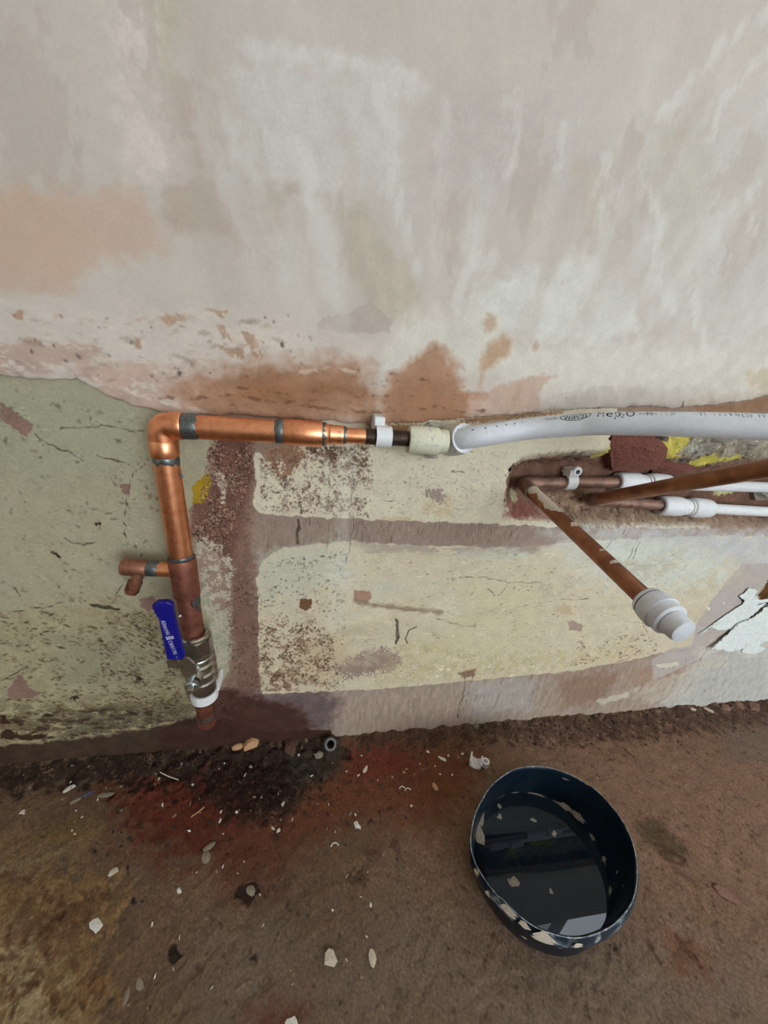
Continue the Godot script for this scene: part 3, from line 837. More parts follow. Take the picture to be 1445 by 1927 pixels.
	dots(cs, [-0.1852,0.4665,-0.1466,0.4686,-0.1486,0.4282,-0.1682,0.3775,-0.1772,0.3296,-0.2145,0.3571,-0.2056,0.3896], 1700, 0.0005, 0.0016, [206, 176, 150], 0.85, 0.0003)
	dots(cs, [-0.1674,0.4675,-0.1432,0.4284,-0.1426,0.3074,-0.1503,0.1142,-0.2201,0.035,-0.1984,0.212], 1400, 0.0005, 0.0014, [184, 154, 134], 0.5, 0.0002)
	dots(cs, [-0.1798,0.2928,-0.1426,0.3074,-0.15,0.0265,-0.2211,0.0236,-0.1888,0.1663], 900, 0.0006, 0.003, [60, 34, 30], 0.5, -0.0003)
	dots(cs, [-0.1426,0.378,0.1216,0.3752,0.1269,0.3488,-0.0743,0.3499,-0.1357,0.3295], 200, 0.0005, 0.002, [96, 78, 74], 0.5)
	# chips, scratches and cracks in the paint
	dots(cs, [-0.3562,0.5099,-0.2384,0.4896,-0.2645,0.2716,-0.3178,0.2578,-0.424,0.2612], 240, 0.0006, 0.003, [98, 88, 70], 0.6, -0.0003, 2.5)
	dots(cs, [-0.424,0.2612,-0.2609,0.256,-0.2145,0.0994,-0.2869,0.0648,-0.4799,0.0563], 1500, 0.0005, 0.003, [84, 64, 44], 0.75, -0.0004, 3.0, 0.1, 0.7)
	dots(cs, [-0.3289,0.2581,-0.2502,0.2476,-0.2145,0.0994,-0.3501,0.0823], 1100, 0.0005, 0.0028, [78, 58, 40], 0.75, -0.0004, 3.0, 0.5, 0.8)
	dots(cs, [-0.4668,0.1045,-0.2629,0.0938,-0.2891,0.0488,-0.4827,0.0462], 260, 0.001, 0.006, [60, 42, 32], 0.8, -0.0004, 3.0, 0.08, 0.3)
	dots(cs, [-0.1368,0.4522,-0.0194,0.4636,-0.0132,0.3837,-0.1392,0.3911], 1100, 0.0005, 0.0024, [104, 76, 64], 0.8, -0.0004, 2.0)
	dots(cs, [-0.0932,0.4657,-0.0256,0.4692,-0.0239,0.4453,-0.0761,0.4431], 420, 0.0006, 0.0024, [80, 56, 44], 0.8, -0.0004, 2.0)
	dots(cs, [-0.142,0.3223,-0.0426,0.3442,-0.031,0.1039,-0.1488,0.1141], 900, 0.0005, 0.0026, [104, 80, 62], 0.75, -0.0004, 1.8)
	dots(cs, [-0.1458,0.2269,-0.0579,0.2232,-0.0392,0.1152,-0.1467,0.1139], 1300, 0.0005, 0.0028, [92, 64, 46], 0.8, -0.0005, 1.8)
	dots(cs, [-0.0422,0.3368,0.451,0.3462,0.5233,0.1987,0.4453,0.1469,0.0078,0.1114], 480, 0.0005, 0.003, [132, 112, 84], 0.6, -0.0003, 2.5, 0.0, 0.6)
	dots(cs, [0.3175,0.1815,0.4566,0.1908,0.4845,0.1503,0.3356,0.1254], 220, 0.0006, 0.004, [120, 96, 76], 0.7, -0.0004, 2.0, 0.3, 0.5)
	dots(cs, [-0.0198,0.4695,0.1415,0.4714,0.1546,0.3868,-0.0135,0.3871], 160, 0.0005, 0.0025, [130, 116, 92], 0.55, -0.0003, 2.0)
	dots(cs, [0.0053,0.1431,0.33,0.1427,0.3383,0.1171,0.0078,0.1114], 160, 0.001, 0.005, [238, 230, 206], 0.6, 0.0004)
	dots(cs, [-0.2534,0.4214,-0.2178,0.4227,-0.2235,0.3734,-0.2493,0.3793], 46, 0.0015, 0.0045, [112, 92, 72], 0.55, 0.0)
	for l in [
		[[-0.3406,0.4644,-0.3297,0.4547,-0.3151,0.4492,-0.3055,0.44], 0.0012], [[-0.2475,0.4443,-0.2591,0.4326,-0.2644,0.421,-0.2703,0.4092,-0.2758,0.3881,-0.2826,0.3564], 0.0016], [[-0.2926,0.446,-0.2768,0.4424,-0.2631,0.438], 0.001], [[-0.4173,0.2595,-0.3815,0.2651,-0.3419,0.2751,-0.3407,0.2758,-0.3299,0.2673,-0.3032,0.2612], 0.0014],
		[[-0.3191,0.4716,-0.2777,0.4761,-0.2457,0.4728], 0.001], [[-0.3395,0.3546,-0.3344,0.3483,-0.3222,0.3457,-0.311,0.351], 0.001], [[-0.2958,0.2947,-0.3091,0.269], 0.0009], [[-0.4034,0.2929,-0.4004,0.2809], 0.0016], [[-0.296,0.2532,-0.2681,0.2026,-0.2547,0.1615], 0.0016], [[-0.4526,0.1565,-0.4192,0.1775], 0.0012],
		[[-0.3778,0.0953,-0.338,0.0962], 0.002], [[-0.4135,0.0791,-0.3661,0.082], 0.002], [[-0.3323,0.2689,-0.3219,0.2656,-0.305,0.2605], 0.004],
		[[0.0312,0.2332,0.0349,0.2193,0.0363,0.1909], 0.003], [[0.0627,0.22,0.0505,0.214,0.0468,0.2,0.0533,0.19], 0.0016], [[-0.0035,0.2581,0.0406,0.248,0.0706,0.2453], 0.0012], [[0.1,0.2966,0.1402,0.3011,0.185,0.2903,0.2329,0.2904], 0.0008], [[0.2151,0.25,0.2752,0.2596,0.3183,0.2595], 0.0008], [[0.0879,0.2311,0.1376,0.215,0.1494,0.2164], 0.0009],
		[[0.1545,0.2803,0.1662,0.2695], 0.001], [[0.1819,0.2868,0.1726,0.2694], 0.001], [[-0.0988,0.4012,-0.0941,0.3888], 0.0014], [[-0.0028,0.409,0.0051,0.4052,0.0132,0.4068], 0.0009], [[0.0748,0.4462,0.0897,0.4423], 0.0009], [[-0.0656,0.4729,-0.0643,0.3928,-0.0644,0.3294], 0.0007], [[-0.0383,0.4385,-0.0361,0.3659,-0.0415,0.3218], 0.0007], [[0.1535,0.1304,0.1544,0.0278], 0.0012], [[0.1639,0.1209,0.1614,0.0395], 0.0008],
		[[0.6338,0.1222,0.6295,0.0344], 0.001], [[0.5802,0.1483,0.5784,0.1221], 0.001], [[0.3298,0.3671,0.3335,0.3783], 0.0008], [[0.3618,0.3287,0.3615,0.3707], 0.0009], [[0.355,0.32,0.3566,0.3624], 0.0007], [[0.3132,0.3456,0.3229,0.3742], 0.0007], [[0.4466,0.1559,0.4295,0.1364,0.4034,0.1265], 0.001],
		[[-0.0927,0.3331,-0.0862,0.2991], 0.0007], [[-0.0988,0.3787,-0.0989,0.3511], 0.003], [[0.4141,0.2343,0.4638,0.1629], 0.0005]]:
		brush(cs, l[0], {"c": [66, 54, 44], "a": 0.78, "s": 0.0009, "r": 0.0006, "f": 2, "v": 0.1, "h": -0.0006, "wp": 0.003}, l[1] * 1.1)
	# wear on the cream paint: rubbed pale and stained patches, fine scratches, old runs
	for i in 60:
		var bx := rng.randf_range(0.0, 0.62) if i % 3 else rng.randf_range(-0.1, 0.1)
		var by := rng.randf_range(0.11, 0.33)
		var rx := rng.randf_range(0.012, 0.05)
		var ry := rx * rng.randf_range(0.25, 0.7)
		var tone: Array = [[226, 220, 202], [198, 182, 150], [206, 204, 186], [188, 176, 152], [222, 208, 176]][i % 5]
		brush(cs, [bx - rx, by, bx, by - ry, bx + rx, by + ry * 0.3, bx + rx * 0.2, by + ry], {"c": tone, "a": rng.randf_range(0.25, 0.6), "s": 0.012, "r": 0.012, "f": 2, "hole": rng.randf_range(0.3, 0.6), "hf": 1, "v": 0.06, "sx": 0.6, "wp": 0.006})
	dots(cs, [-0.0422,0.3368,0.451,0.3462,0.5129,0.1992,0.4429,0.1527,0.007,0.1221], 700, 0.0005, 0.0012, [150, 134, 106], 0.55, -0.0002, 9.0, 0.0, 0.35)
	dots(cs, [-0.0422,0.3368,0.451,0.3462,0.5129,0.1992,0.4429,0.1527,0.007,0.1221], 600, 0.0005, 0.0012, [236, 230, 212], 0.6, 0.0002, 8.0, 0.0, 0.4)
	dots(cs, [-0.0196,0.4665,0.1415,0.4714,0.1546,0.3868,-0.0135,0.3871], 350, 0.0005, 0.0012, [160, 146, 120], 0.5, -0.0002, 8.0, 0.0, 0.6)
	dots(cs, [-0.1396,0.3813,0.1938,0.3763,0.2004,0.3515,-0.0743,0.3527,-0.1354,0.3367], 420, 0.0006, 0.0014, [104, 84, 78], 0.4, 0.0, 10.0, 1.57, 0.15)
	dots(cs, [-0.1396,0.3813,0.1938,0.3763,0.2004,0.3515,-0.0743,0.3527,-0.1354,0.3367], 300, 0.0006, 0.0014, [186, 166, 150], 0.4, 0.0, 10.0, 1.57, 0.15)
	dots(cs, [-0.0388,0.1045,0.6659,0.1337,0.7552,0.0216,0.3919,0.0156,0.0154,0.0126,-0.0354,0.0247], 900, 0.0006, 0.0016, [118, 98, 86], 0.4, -0.0002, 10.0, 1.45, 0.25)
	dots(cs, [-0.0388,0.1045,0.6659,0.1337,0.7552,0.0216,0.3919,0.0156,0.0154,0.0126,-0.0354,0.0247], 700, 0.0006, 0.0016, [206, 192, 176], 0.4, 0.0002, 8.0, 1.45, 0.4)
	dots(cs, [-0.3562,0.5099,-0.2384,0.4896,-0.2645,0.2716,-0.424,0.2612], 500, 0.0005, 0.0012, [198, 194, 172], 0.5, 0.0002, 7.0, 0.1, 0.6)
	dots(cs, [-0.3562,0.5099,-0.2384,0.4896,-0.2645,0.2716,-0.424,0.2612], 500, 0.0005, 0.0014, [128, 122, 100], 0.5, -0.0002, 5.0, 0.1, 0.9)
	for q in [[[-0.0483,0.4622,-0.0465,0.3999,-0.048,0.3218,-0.0508,0.2229], [222, 224, 212], 0.02], [[-0.0698,0.4611,-0.0693,0.3993], [206, 204, 190], 0.008], [[-0.099,0.3221,-0.1093,0.2254], [204, 200, 180], 0.012], [[-0.0891,0.2504,-0.0842,0.2243,-0.0796,0.1924], [166, 142, 110], 0.004]]:
		brush(cs, q[0], {"c": q[1], "a": 0.24, "s": 0.01, "r": 0.006, "f": 2, "v": 0.05, "sx": 2.0, "sy": 0.3}, q[2])
	# drag marks down the tan strip
	for i in 46:
		var t := i / 46.0
		var px := lerpf(0.05, 0.75, t) + rng.randf_range(-0.008, 0.008)
		var ln := rng.randf_range(0.01, 0.035)
		brush(cs, [px, 0.075 - ln, px + rng.randf_range(-0.003, 0.003), 0.078], {"c": [118, 100, 92], "a": rng.randf_range(0.15, 0.4), "s": 0.002, "r": 0.001, "v": 0.1}, rng.randf_range(0.001, 0.003))
	# a few chips with an outline of their own
	for s in [[-0.2777,0.4177,-0.2647,0.4193,-0.2675,0.411,-0.271,0.405,-0.2766,0.4072], [-0.4503,0.1402,-0.443,0.1504,-0.4269,0.1694,-0.4279,0.1474,-0.4227,0.136,-0.4126,0.1342,-0.4267,0.1243,-0.4525,0.1276], [-0.3607,0.4936,-0.3533,0.4871,-0.3406,0.4733,-0.3466,0.463,-0.3513,0.4653,-0.3653,0.4767], [-0.2789,0.275,-0.2665,0.2778,-0.2596,0.2653,-0.2736,0.2564,-0.2796,0.2628]]:
		brush(cs, s, {"c": [146, 116, 104], "s": 0.0012, "r": 0.002, "v": 0.12, "h": -0.0006})
	for s in [[-0.3037,0.1503,-0.2988,0.1536,-0.2959,0.1478,-0.3014,0.1445], [-0.3856,0.1224,-0.3775,0.1264,-0.3749,0.1214,-0.3819,0.1173], [-0.3078,0.3726,-0.3028,0.3727,-0.3057,0.3677], [-0.3576,0.3404,-0.3525,0.3365,-0.3482,0.3286,-0.352,0.3299], [-0.4681,0.0998,-0.4625,0.0944,-0.4639,0.0827,-0.4725,0.0837], [-0.4767,0.0682,-0.4647,0.0728,-0.4573,0.0596,-0.4688,0.0528,-0.4799,0.0563], [-0.4611,0.0591,-0.4242,0.0597,-0.4296,0.0499,-0.457,0.0513]]:
		brush(cs, s, {"c": [70, 46, 34], "s": 0.0014, "r": 0.003, "v": 0.15, "h": -0.0007})
	brush(cs, [-0.0301,0.2822,-0.0079,0.2793,-0.0054,0.2734,-0.0107,0.26,-0.0265,0.2672], {"c": [176, 140, 118], "s": 0.001, "r": 0.002, "h": 0.0006})
	brush(cs, [-0.0278,0.2655,-0.0035,0.2581,0.0478,0.2496,0.0937,0.2427], {"c": [150, 128, 106], "a": 0.75, "s": 0.004, "r": 0.004, "f": 2, "h": -0.0004}, 0.007)
	brush(cs, [-0.0965,0.2689,-0.0826,0.2694,-0.0832,0.257,-0.0891,0.2504,-0.0971,0.2574], {"c": [120, 86, 60], "s": 0.0015, "r": 0.002, "h": -0.001})
	brush(cs, [0.2932,0.2185,0.3051,0.22,0.3229,0.2092,0.3227,0.199,0.3013,0.204], {"c": [176, 152, 138], "s": 0.001, "r": 0.002, "h": -0.0005})
	brush(cs, [0.2615,0.2487,0.2885,0.2498,0.3,0.2301,0.2701,0.237], {"c": [200, 180, 146], "a": 0.8, "s": 0.004, "r": 0.005, "f": 2})
	brush(cs, [0.137,0.1272,0.1657,0.1339,0.1661,0.1185,0.1512,0.1152], {"c": [130, 96, 78], "a": 0.8, "s": 0.003, "r": 0.003})

# ---------------------------------------------------------------- the new pink skim coat above
func paint_skim(cs: Array) -> void:
	# patchy drying: paler trowelled passes over damp grey-brown
	brush(cs, [-0.9,0.6407,-0.2815,0.6549,-0.2206,0.6644,-0.2079,0.6447,-0.2021,0.6272,-0.2699,0.6044,-0.2861,0.5834,-0.9,0.5679], {"c": [206, 180, 160], "a": 0.81, "s": 0.012, "r": 0.01, "f": 2, "v": 0.03})
	brush(cs, [-0.9,0.6394,-0.2706,0.6554,-0.262,0.6344,-0.2747,0.6001,-0.9,0.5703], {"c": [208, 178, 154], "a": 0.52, "s": 0.02, "r": 0.012, "f": 2, "v": 0.03})
	brush(cs, [-0.1359,0.6802,-0.0982,0.6836,-0.0809,0.6817,-0.1068,0.6754,-0.1158,0.6526,-0.1246,0.6477,-0.1305,0.6617], {"c": [186, 170, 154], "a": 0.78, "s": 0.006, "r": 0.006, "f": 2})
	brush(cs, [-0.2028,0.6678,-0.1744,0.6766,-0.1653,0.6677,-0.1423,0.64,-0.1471,0.6318,-0.1672,0.6462,-0.1966,0.6389,-0.2029,0.6524], {"c": [192, 172, 158], "a": 0.78, "s": 0.006, "r": 0.006, "f": 2})
	brush(cs, [-0.1902,0.7355,-0.1778,0.7347,-0.1735,0.7057,-0.1641,0.6814,-0.1537,0.6587,-0.1417,0.6344,-0.155,0.6403,-0.1721,0.6598,-0.1815,0.7014], {"c": [194, 176, 164], "a": 0.78, "s": 0.005, "r": 0.006, "f": 2})
	brush(cs, [-0.1939,0.772,-0.1732,0.7756,-0.1844,0.7392,-0.1938,0.7349], {"c": [196, 188, 166], "a": 0.72, "s": 0.012, "r": 0.01, "f": 2})
	brush(cs, [-0.2243,0.7666,-0.1956,0.7717,-0.196,0.7318,-0.1884,0.7066,-0.1761,0.6797,-0.224,0.6666,-0.2278,0.6885,-0.2247,0.7272], {"c": [222, 208, 198], "a": 0.90, "s": 0.012, "r": 0.01, "f": 2})
	brush(cs, [-0.1582,0.7491,-0.0422,0.7594,-0.0043,0.7594,-0.0224,0.7281,-0.007,0.6699,-0.0367,0.6883,-0.0982,0.6871,-0.1482,0.6802,-0.1533,0.7179], {"c": [214, 208, 200], "a": 0.78, "s": 0.02, "r": 0.015, "f": 2})
	brush(cs, [-0.1321,0.7562,-0.0825,0.7621,-0.0217,0.7627,0.0004,0.7571], {"c": [226, 222, 214], "a": 0.65, "s": 0.008, "r": 0.004, "f": 2}, 0.008)
	brush(cs, [-0.0628,0.6704,-0.0452,0.68,-0.0244,0.6522,0.0015,0.639,0.0217,0.602,0.0022,0.5886,-0.0293,0.5925,-0.0565,0.6324], {"c": [198, 186, 168], "a": 0.78, "s": 0.008, "r": 0.008, "f": 2})
	brush(cs, [-0.0838,0.5836,-0.0596,0.594,-0.0304,0.6057,-0.0089,0.5945,-0.0102,0.5814,-0.0488,0.5792,-0.0789,0.5796], {"c": [188, 174, 162], "a": 0.85, "s": 0.002, "r": 0.004, "f": 2})
	brush(cs, [0.2132,0.763,0.2584,0.7734,0.2923,0.7075,0.3045,0.645,0.2631,0.6502,0.2261,0.7075], {"c": [194, 180, 158], "a": 0.72, "s": 0.03, "r": 0.02, "f": 2, "v": 0.06})
	brush(cs, [0,0.7601,0.1112,0.7746,0.1614,0.7301,0.1402,0.6964,0.0593,0.686,0.0034,0.7009], {"c": [198, 188, 180], "a": 0.59, "s": 0.03, "r": 0.02, "f": 2})
	brush(cs, [0.1389,0.7343,0.1678,0.742,0.1908,0.6948,0.1665,0.6835], {"c": [200, 182, 164], "a": 0.65, "s": 0.02, "r": 0.02, "f": 2})
	brush(cs, [0.0706,0.6295,0.1596,0.67,0.2063,0.6533,0.2546,0.61,0.1982,0.5895,0.1064,0.5937,0.0642,0.6062], {"c": [224, 222, 212], "a": 0.78, "s": 0.015, "r": 0.01, "f": 2})
	brush(cs, [0.0009,0.6,0.0741,0.6119,0.1138,0.587,0.2608,0.595,0.423,0.615,1.2,0.6323,1.2,0.5804,0.1493,0.5427,0.0732,0.5582,-0.0257,0.5451], {"c": [226, 220, 206], "a": 0.72, "s": 0.02, "r": 0.012, "f": 2})
	brush(cs, [0.1489,0.7357,0.3082,0.8022,1.2,0.8339,1.2,0.6323,0.3187,0.6161,0.2237,0.6552], {"c": [208, 206, 200], "a": 0.45, "s": 0.05, "r": 0.03, "f": 2, "v": 0.06})
	for w in [[-0.2136,0.7685,-0.1905,0.7726,-0.1884,0.7414,-0.1823,0.7105,-0.1888,0.7034,-0.2005,0.7254,-0.2067,0.7492], [-0.1699,0.7331,-0.1628,0.7313,-0.1541,0.7086,-0.1357,0.6853,-0.1479,0.6836,-0.1629,0.7042], [-0.0809,0.6824,-0.0631,0.6776,-0.0477,0.6455,-0.0157,0.6116,-0.0304,0.6057,-0.0615,0.6399], [0.0241,0.6891,0.057,0.6972,0.0546,0.6576,0.0429,0.6352,0.0295,0.6546], [0.0804,0.726,0.0989,0.7495,0.1172,0.7202,0.1124,0.6809,0.0928,0.6744], [0.1741,0.7393,0.1864,0.7626,0.2095,0.733,0.2152,0.6766,0.1937,0.6868], [0.2801,0.7427,0.2996,0.7722,0.333,0.7618,0.3506,0.7061,0.3328,0.6673], [0.0923,0.8224,0.1268,0.8284,0.1265,0.802,0.0924,0.7903], [-0.2936,0.7397,-0.2668,0.7467,-0.2558,0.7082,-0.2614,0.6647,-0.3169,0.654]]:
		brush(cs, w, {"c": [193, 178, 165], "a": 0.5, "s": 0.006, "r": 0.016, "f": 2, "sx": 1.3, "sy": 0.5, "v": 0.03, "wp": 0.01})
	# streaks of thin wash fanning upwards
	for i in 74:
		var t := rng.randf()
		var bx := lerpf(-0.17, 0.42, t)
		var by := rng.randf_range(0.56, 0.68)
		var lean := lerpf(-0.5, 0.75, t) * rng.randf_range(0.7, 1.2)
		var ln := rng.randf_range(0.03, 0.14)
		var pale := rng.randf() < 0.66
		brush(cs, [bx, by, bx + lean * ln * 0.4, by + ln * 0.5, bx + lean * ln, by + ln], {"c": [226, 222, 214] if pale else [190, 176, 162], "a": rng.randf_range(0.1, 0.32), "s": rng.randf_range(0.006, 0.016), "r": 0.007, "f": 2, "sx": 1.2, "sy": 0.35, "v": 0.02, "wp": 0.006}, rng.randf_range(0.004, 0.02))
	for s in [[0.071,0.765,0.0818,0.7401,0.0805,0.7152], [0.1828,0.6855,0.1665,0.7078,0.1665,0.7382], [0.0511,0.6186,0.0569,0.6453,0.0491,0.6731], [0.0698,0.6468,0.081,0.6565], [0.1227,0.7531,0.1261,0.7252], [0.2793,0.8493,0.2374,0.8142,0.2088,0.773], [0.2915,0.8295,0.2637,0.7952,0.2618,0.7666], [-0.0418,0.7535,-0.0267,0.7275,-0.0186,0.6908,0.0064,0.6396], [-0.094,0.7078,-0.0875,0.692,-0.0895,0.6742], [0.3224,0.7324,0.3445,0.7053], [0.2894,0.6625,0.3252,0.6167,0.349,0.5974], [0.2058,0.7286,0.2424,0.6971,0.2473,0.6579,0.2838,0.633]]:
		brush(cs, s, {"c": [230, 227, 220], "a": 0.4, "s": 0.007, "r": 0.009, "f": 2, "sx": 1.5, "sy": 0.5, "v": 0.02, "wp": 0.006}, 0.006)
	# rougher, scraped lower edge with mortar smears
	brush(cs, [-0.9,0.5625,-0.2586,0.5803,-0.1636,0.5836,-0.1175,0.5839,-0.0279,0.5741,-0.0261,0.5501,-0.1765,0.5378,-0.244,0.5137,-0.3525,0.5235,-0.9,0.5171], {"c": [218, 204, 192], "a": 0.7, "s": 0.012, "r": 0.012, "f": 2, "sx": 0.5})
	brush(cs, [-0.9,0.5383,-0.3391,0.5439,-0.2679,0.5524,-0.2682,0.5393,-0.3014,0.5321,-0.2866,0.5221,-0.3537,0.519,-0.9,0.5127], {"c": [190, 160, 144], "a": 0.7, "s": 0.004, "r": 0.008, "f": 2, "sx": 0.4, "hole": 0.3, "hf": 1, "v": 0.08})
	brush(cs, [-0.2886,0.5332,-0.2092,0.5352,-0.1391,0.519,-0.0986,0.5091,-0.0986,0.4932,-0.2287,0.4922,-0.2728,0.503], {"c": [198, 166, 148], "a": 0.7, "s": 0.006, "r": 0.008, "f": 2, "sx": 0.5, "hole": 0.25, "hf": 1, "v": 0.08})
	for s in [[-0.2249,0.5767,-0.1974,0.5786,-0.1966,0.5745,-0.2103,0.5697,-0.2175,0.5741], [-0.1716,0.5743,-0.1607,0.5736,-0.1588,0.5623,-0.1661,0.5634], [-0.153,0.5726,-0.1369,0.5688,-0.1309,0.551,-0.1339,0.5479,-0.1443,0.5613], [-0.2374,0.5616,-0.2359,0.5605,-0.2386,0.5485,-0.24,0.5506], [-0.3328,0.5676,-0.3226,0.5699,-0.3262,0.5635], [-0.1711,0.5576,-0.1469,0.5565,-0.1498,0.5485,-0.1615,0.5493], [-0.1791,0.5855,-0.1589,0.5867,-0.1637,0.5819]]:
		brush(cs, s, {"c": [180, 146, 118], "a": 0.8, "s": 0.002, "r": 0.004, "f": 2, "hole": 0.3, "hf": 1, "v": 0.1, "h": -0.0003})
	dots(cs, [-0.3654,0.5597,-0.2681,0.5733,-0.108,0.5848,-0.1085,0.5434,-0.2433,0.5185,-0.3768,0.5215], 130, 0.0008, 0.005, [176, 150, 132], 0.6, -0.0002, 5.0, -0.1, 0.4)
	dots(cs, [-0.3409,0.5661,-0.1079,0.5892,-0.0279,0.5741,-0.1088,0.5186,-0.3525,0.5235], 40, 0.0012, 0.003, [86, 74, 68], 0.8, -0.0003, 2.0, 1.2, 0.5)
	# damp brown stains above the pipe
	brush(cs, [-0.2123,0.5102,-0.1817,0.5327,-0.143,0.5406,-0.0985,0.55,-0.058,0.5562,-0.0314,0.5497,-0.0243,0.5273,-0.0164,0.5119,-0.0159,0.4927,-0.1713,0.4834], {"c": [164, 118, 88], "a": 0.75, "s": 0.022, "r": 0.012, "f": 2, "v": 0.12})
	brush(cs, [-0.1631,0.527,-0.1432,0.5358,-0.1187,0.5338,-0.0571,0.5366,-0.035,0.5239,-0.0986,0.5091,-0.1495,0.5097], {"c": [146, 98, 66], "a": 0.6, "s": 0.02, "r": 0.01, "f": 2, "v": 0.15, "sx": 0.5})
	brush(cs, [-0.0159,0.4927,-0.014,0.5228,-0.0066,0.5441,0.0108,0.5606,0.0256,0.5732,0.0358,0.5789,0.0472,0.5701,0.0627,0.5522,0.0706,0.5342,0.0861,0.5216,0.0844,0.4987], {"c": [170, 124, 94], "a": 0.8, "s": 0.012, "r": 0.007, "f": 2, "v": 0.1})
	brush(cs, [-0.0102,0.493,-0.0026,0.5315,0.0289,0.5495,0.0601,0.5335,0.0783,0.4983], {"c": [156, 108, 78], "a": 0.45, "s": 0.02, "r": 0.01, "f": 2, "v": 0.12})
	brush(cs, [0.0668,0.5291,0.0952,0.5311], {"c": [172, 128, 98], "a": 0.8, "s": 0.004, "r": 0.001}, 0.009)
	brush(cs, [0.0859,0.538,0.0837,0.5642,0.0887,0.5822,0.1039,0.592,0.1126,0.5869,0.1115,0.5716,0.0987,0.5628,0.0904,0.5544,0.0894,0.5356], {"c": [186, 148, 116], "a": 0.75, "s": 0.006, "r": 0.003, "f": 2, "v": 0.08})
	brush(cs, [0.0786,0.6006,0.0832,0.6081,0.0923,0.6053,0.0932,0.5958,0.0836,0.593], {"c": [192, 158, 128], "a": 0.7, "s": 0.006, "r": 0.002})
	brush(cs, [0.1352,0.5864,0.139,0.5902,0.1441,0.5847,0.1422,0.5784,0.1369,0.58], {"c": [190, 154, 124], "a": 0.65, "s": 0.004, "r": 0.001})
	brush(cs, [0.1333,0.5443,0.1294,0.5217], {"c": [184, 150, 124], "a": 0.7, "s": 0.003, "r": 0.002}, 0.006)
	brush(cs, [0.0786,0.5294,0.1235,0.5463,0.1397,0.5556,0.1702,0.558,0.1578,0.5461,0.1616,0.5209,0.1203,0.5067,0.0783,0.4983], {"c": [198, 164, 144], "a": 0.7, "s": 0.004, "r": 0.006, "f": 2, "v": 0.08})
	brush(cs, [0.1648,0.5326,0.2244,0.5511,0.2852,0.5527,0.2956,0.5447,0.2798,0.5317,0.221,0.5219,0.1777,0.5102], {"c": [206, 196, 184], "a": 0.7, "s": 0.004, "r": 0.006, "f": 2, "v": 0.08})
	brush(cs, [0.3159,0.5311,0.3531,0.5458,0.4238,0.5557,0.4553,0.5622,1.2,0.5834,1.2,0.5419,0.3212,0.5191], {"c": [202, 184, 164], "a": 0.5, "s": 0.01, "r": 0.01, "f": 2, "v": 0.1})
	brush(cs, [0.41,0.5798,0.4395,0.588,1.2,0.61,1.2,0.5742,0.4364,0.5609], {"c": [192, 168, 136], "a": 0.5, "s": 0.01, "r": 0.01, "f": 2})
	# torn ridges along the lower edge
	for l in [[[-0.2268,0.5063,-0.1935,0.5086,-0.1591,0.514,-0.1192,0.5097,-0.0776,0.5147], 0.0012], [[-0.1562,0.5212,-0.1291,0.5197,-0.1088,0.5196], 0.0009], [[-0.0986,0.508,-0.0667,0.507,-0.0282,0.5052,0.0109,0.511,0.0508,0.5181], 0.0014], [[-0.024,0.5237,-0.0018,0.5237], 0.0009], [[0.013,0.542,0.0355,0.5427], 0.001], [[0.0511,0.5164,0.0754,0.5141,0.1024,0.517,0.0994,0.5225], 0.001], [[0.1778,0.5324,0.1899,0.5355], 0.001], [[0.3388,0.5418,0.3453,0.5343,0.3523,0.5322], 0.0018]]:
		brush(cs, l[0], {"c": [112, 76, 56], "a": 0.6, "s": 0.0014, "r": 0.003, "f": 2, "h": -0.0009}, l[1])
	for l in [[-0.2785,0.5195,-0.2449,0.5079,-0.2135,0.5003,-0.1803,0.4943], [-0.0985,0.5393,-0.0679,0.5467,-0.0363,0.5443], [0.0828,0.5072,0.1308,0.516,0.1791,0.5279], [0.3307,0.5308,0.3566,0.5387,0.4143,0.5451,0.4589,0.5563]]:
		brush(cs, l, {"c": [222, 206, 192], "a": 0.6, "s": 0.002, "r": 0.004, "f": 2, "h": 0.0006}, 0.002)
	dots(cs, [-0.167,0.5386,0.0847,0.5591,0.0944,0.5108,-0.1701,0.4991], 90, 0.0008, 0.003, [110, 74, 54], 0.5, -0.0003, 3.0, 0.0, 0.4)

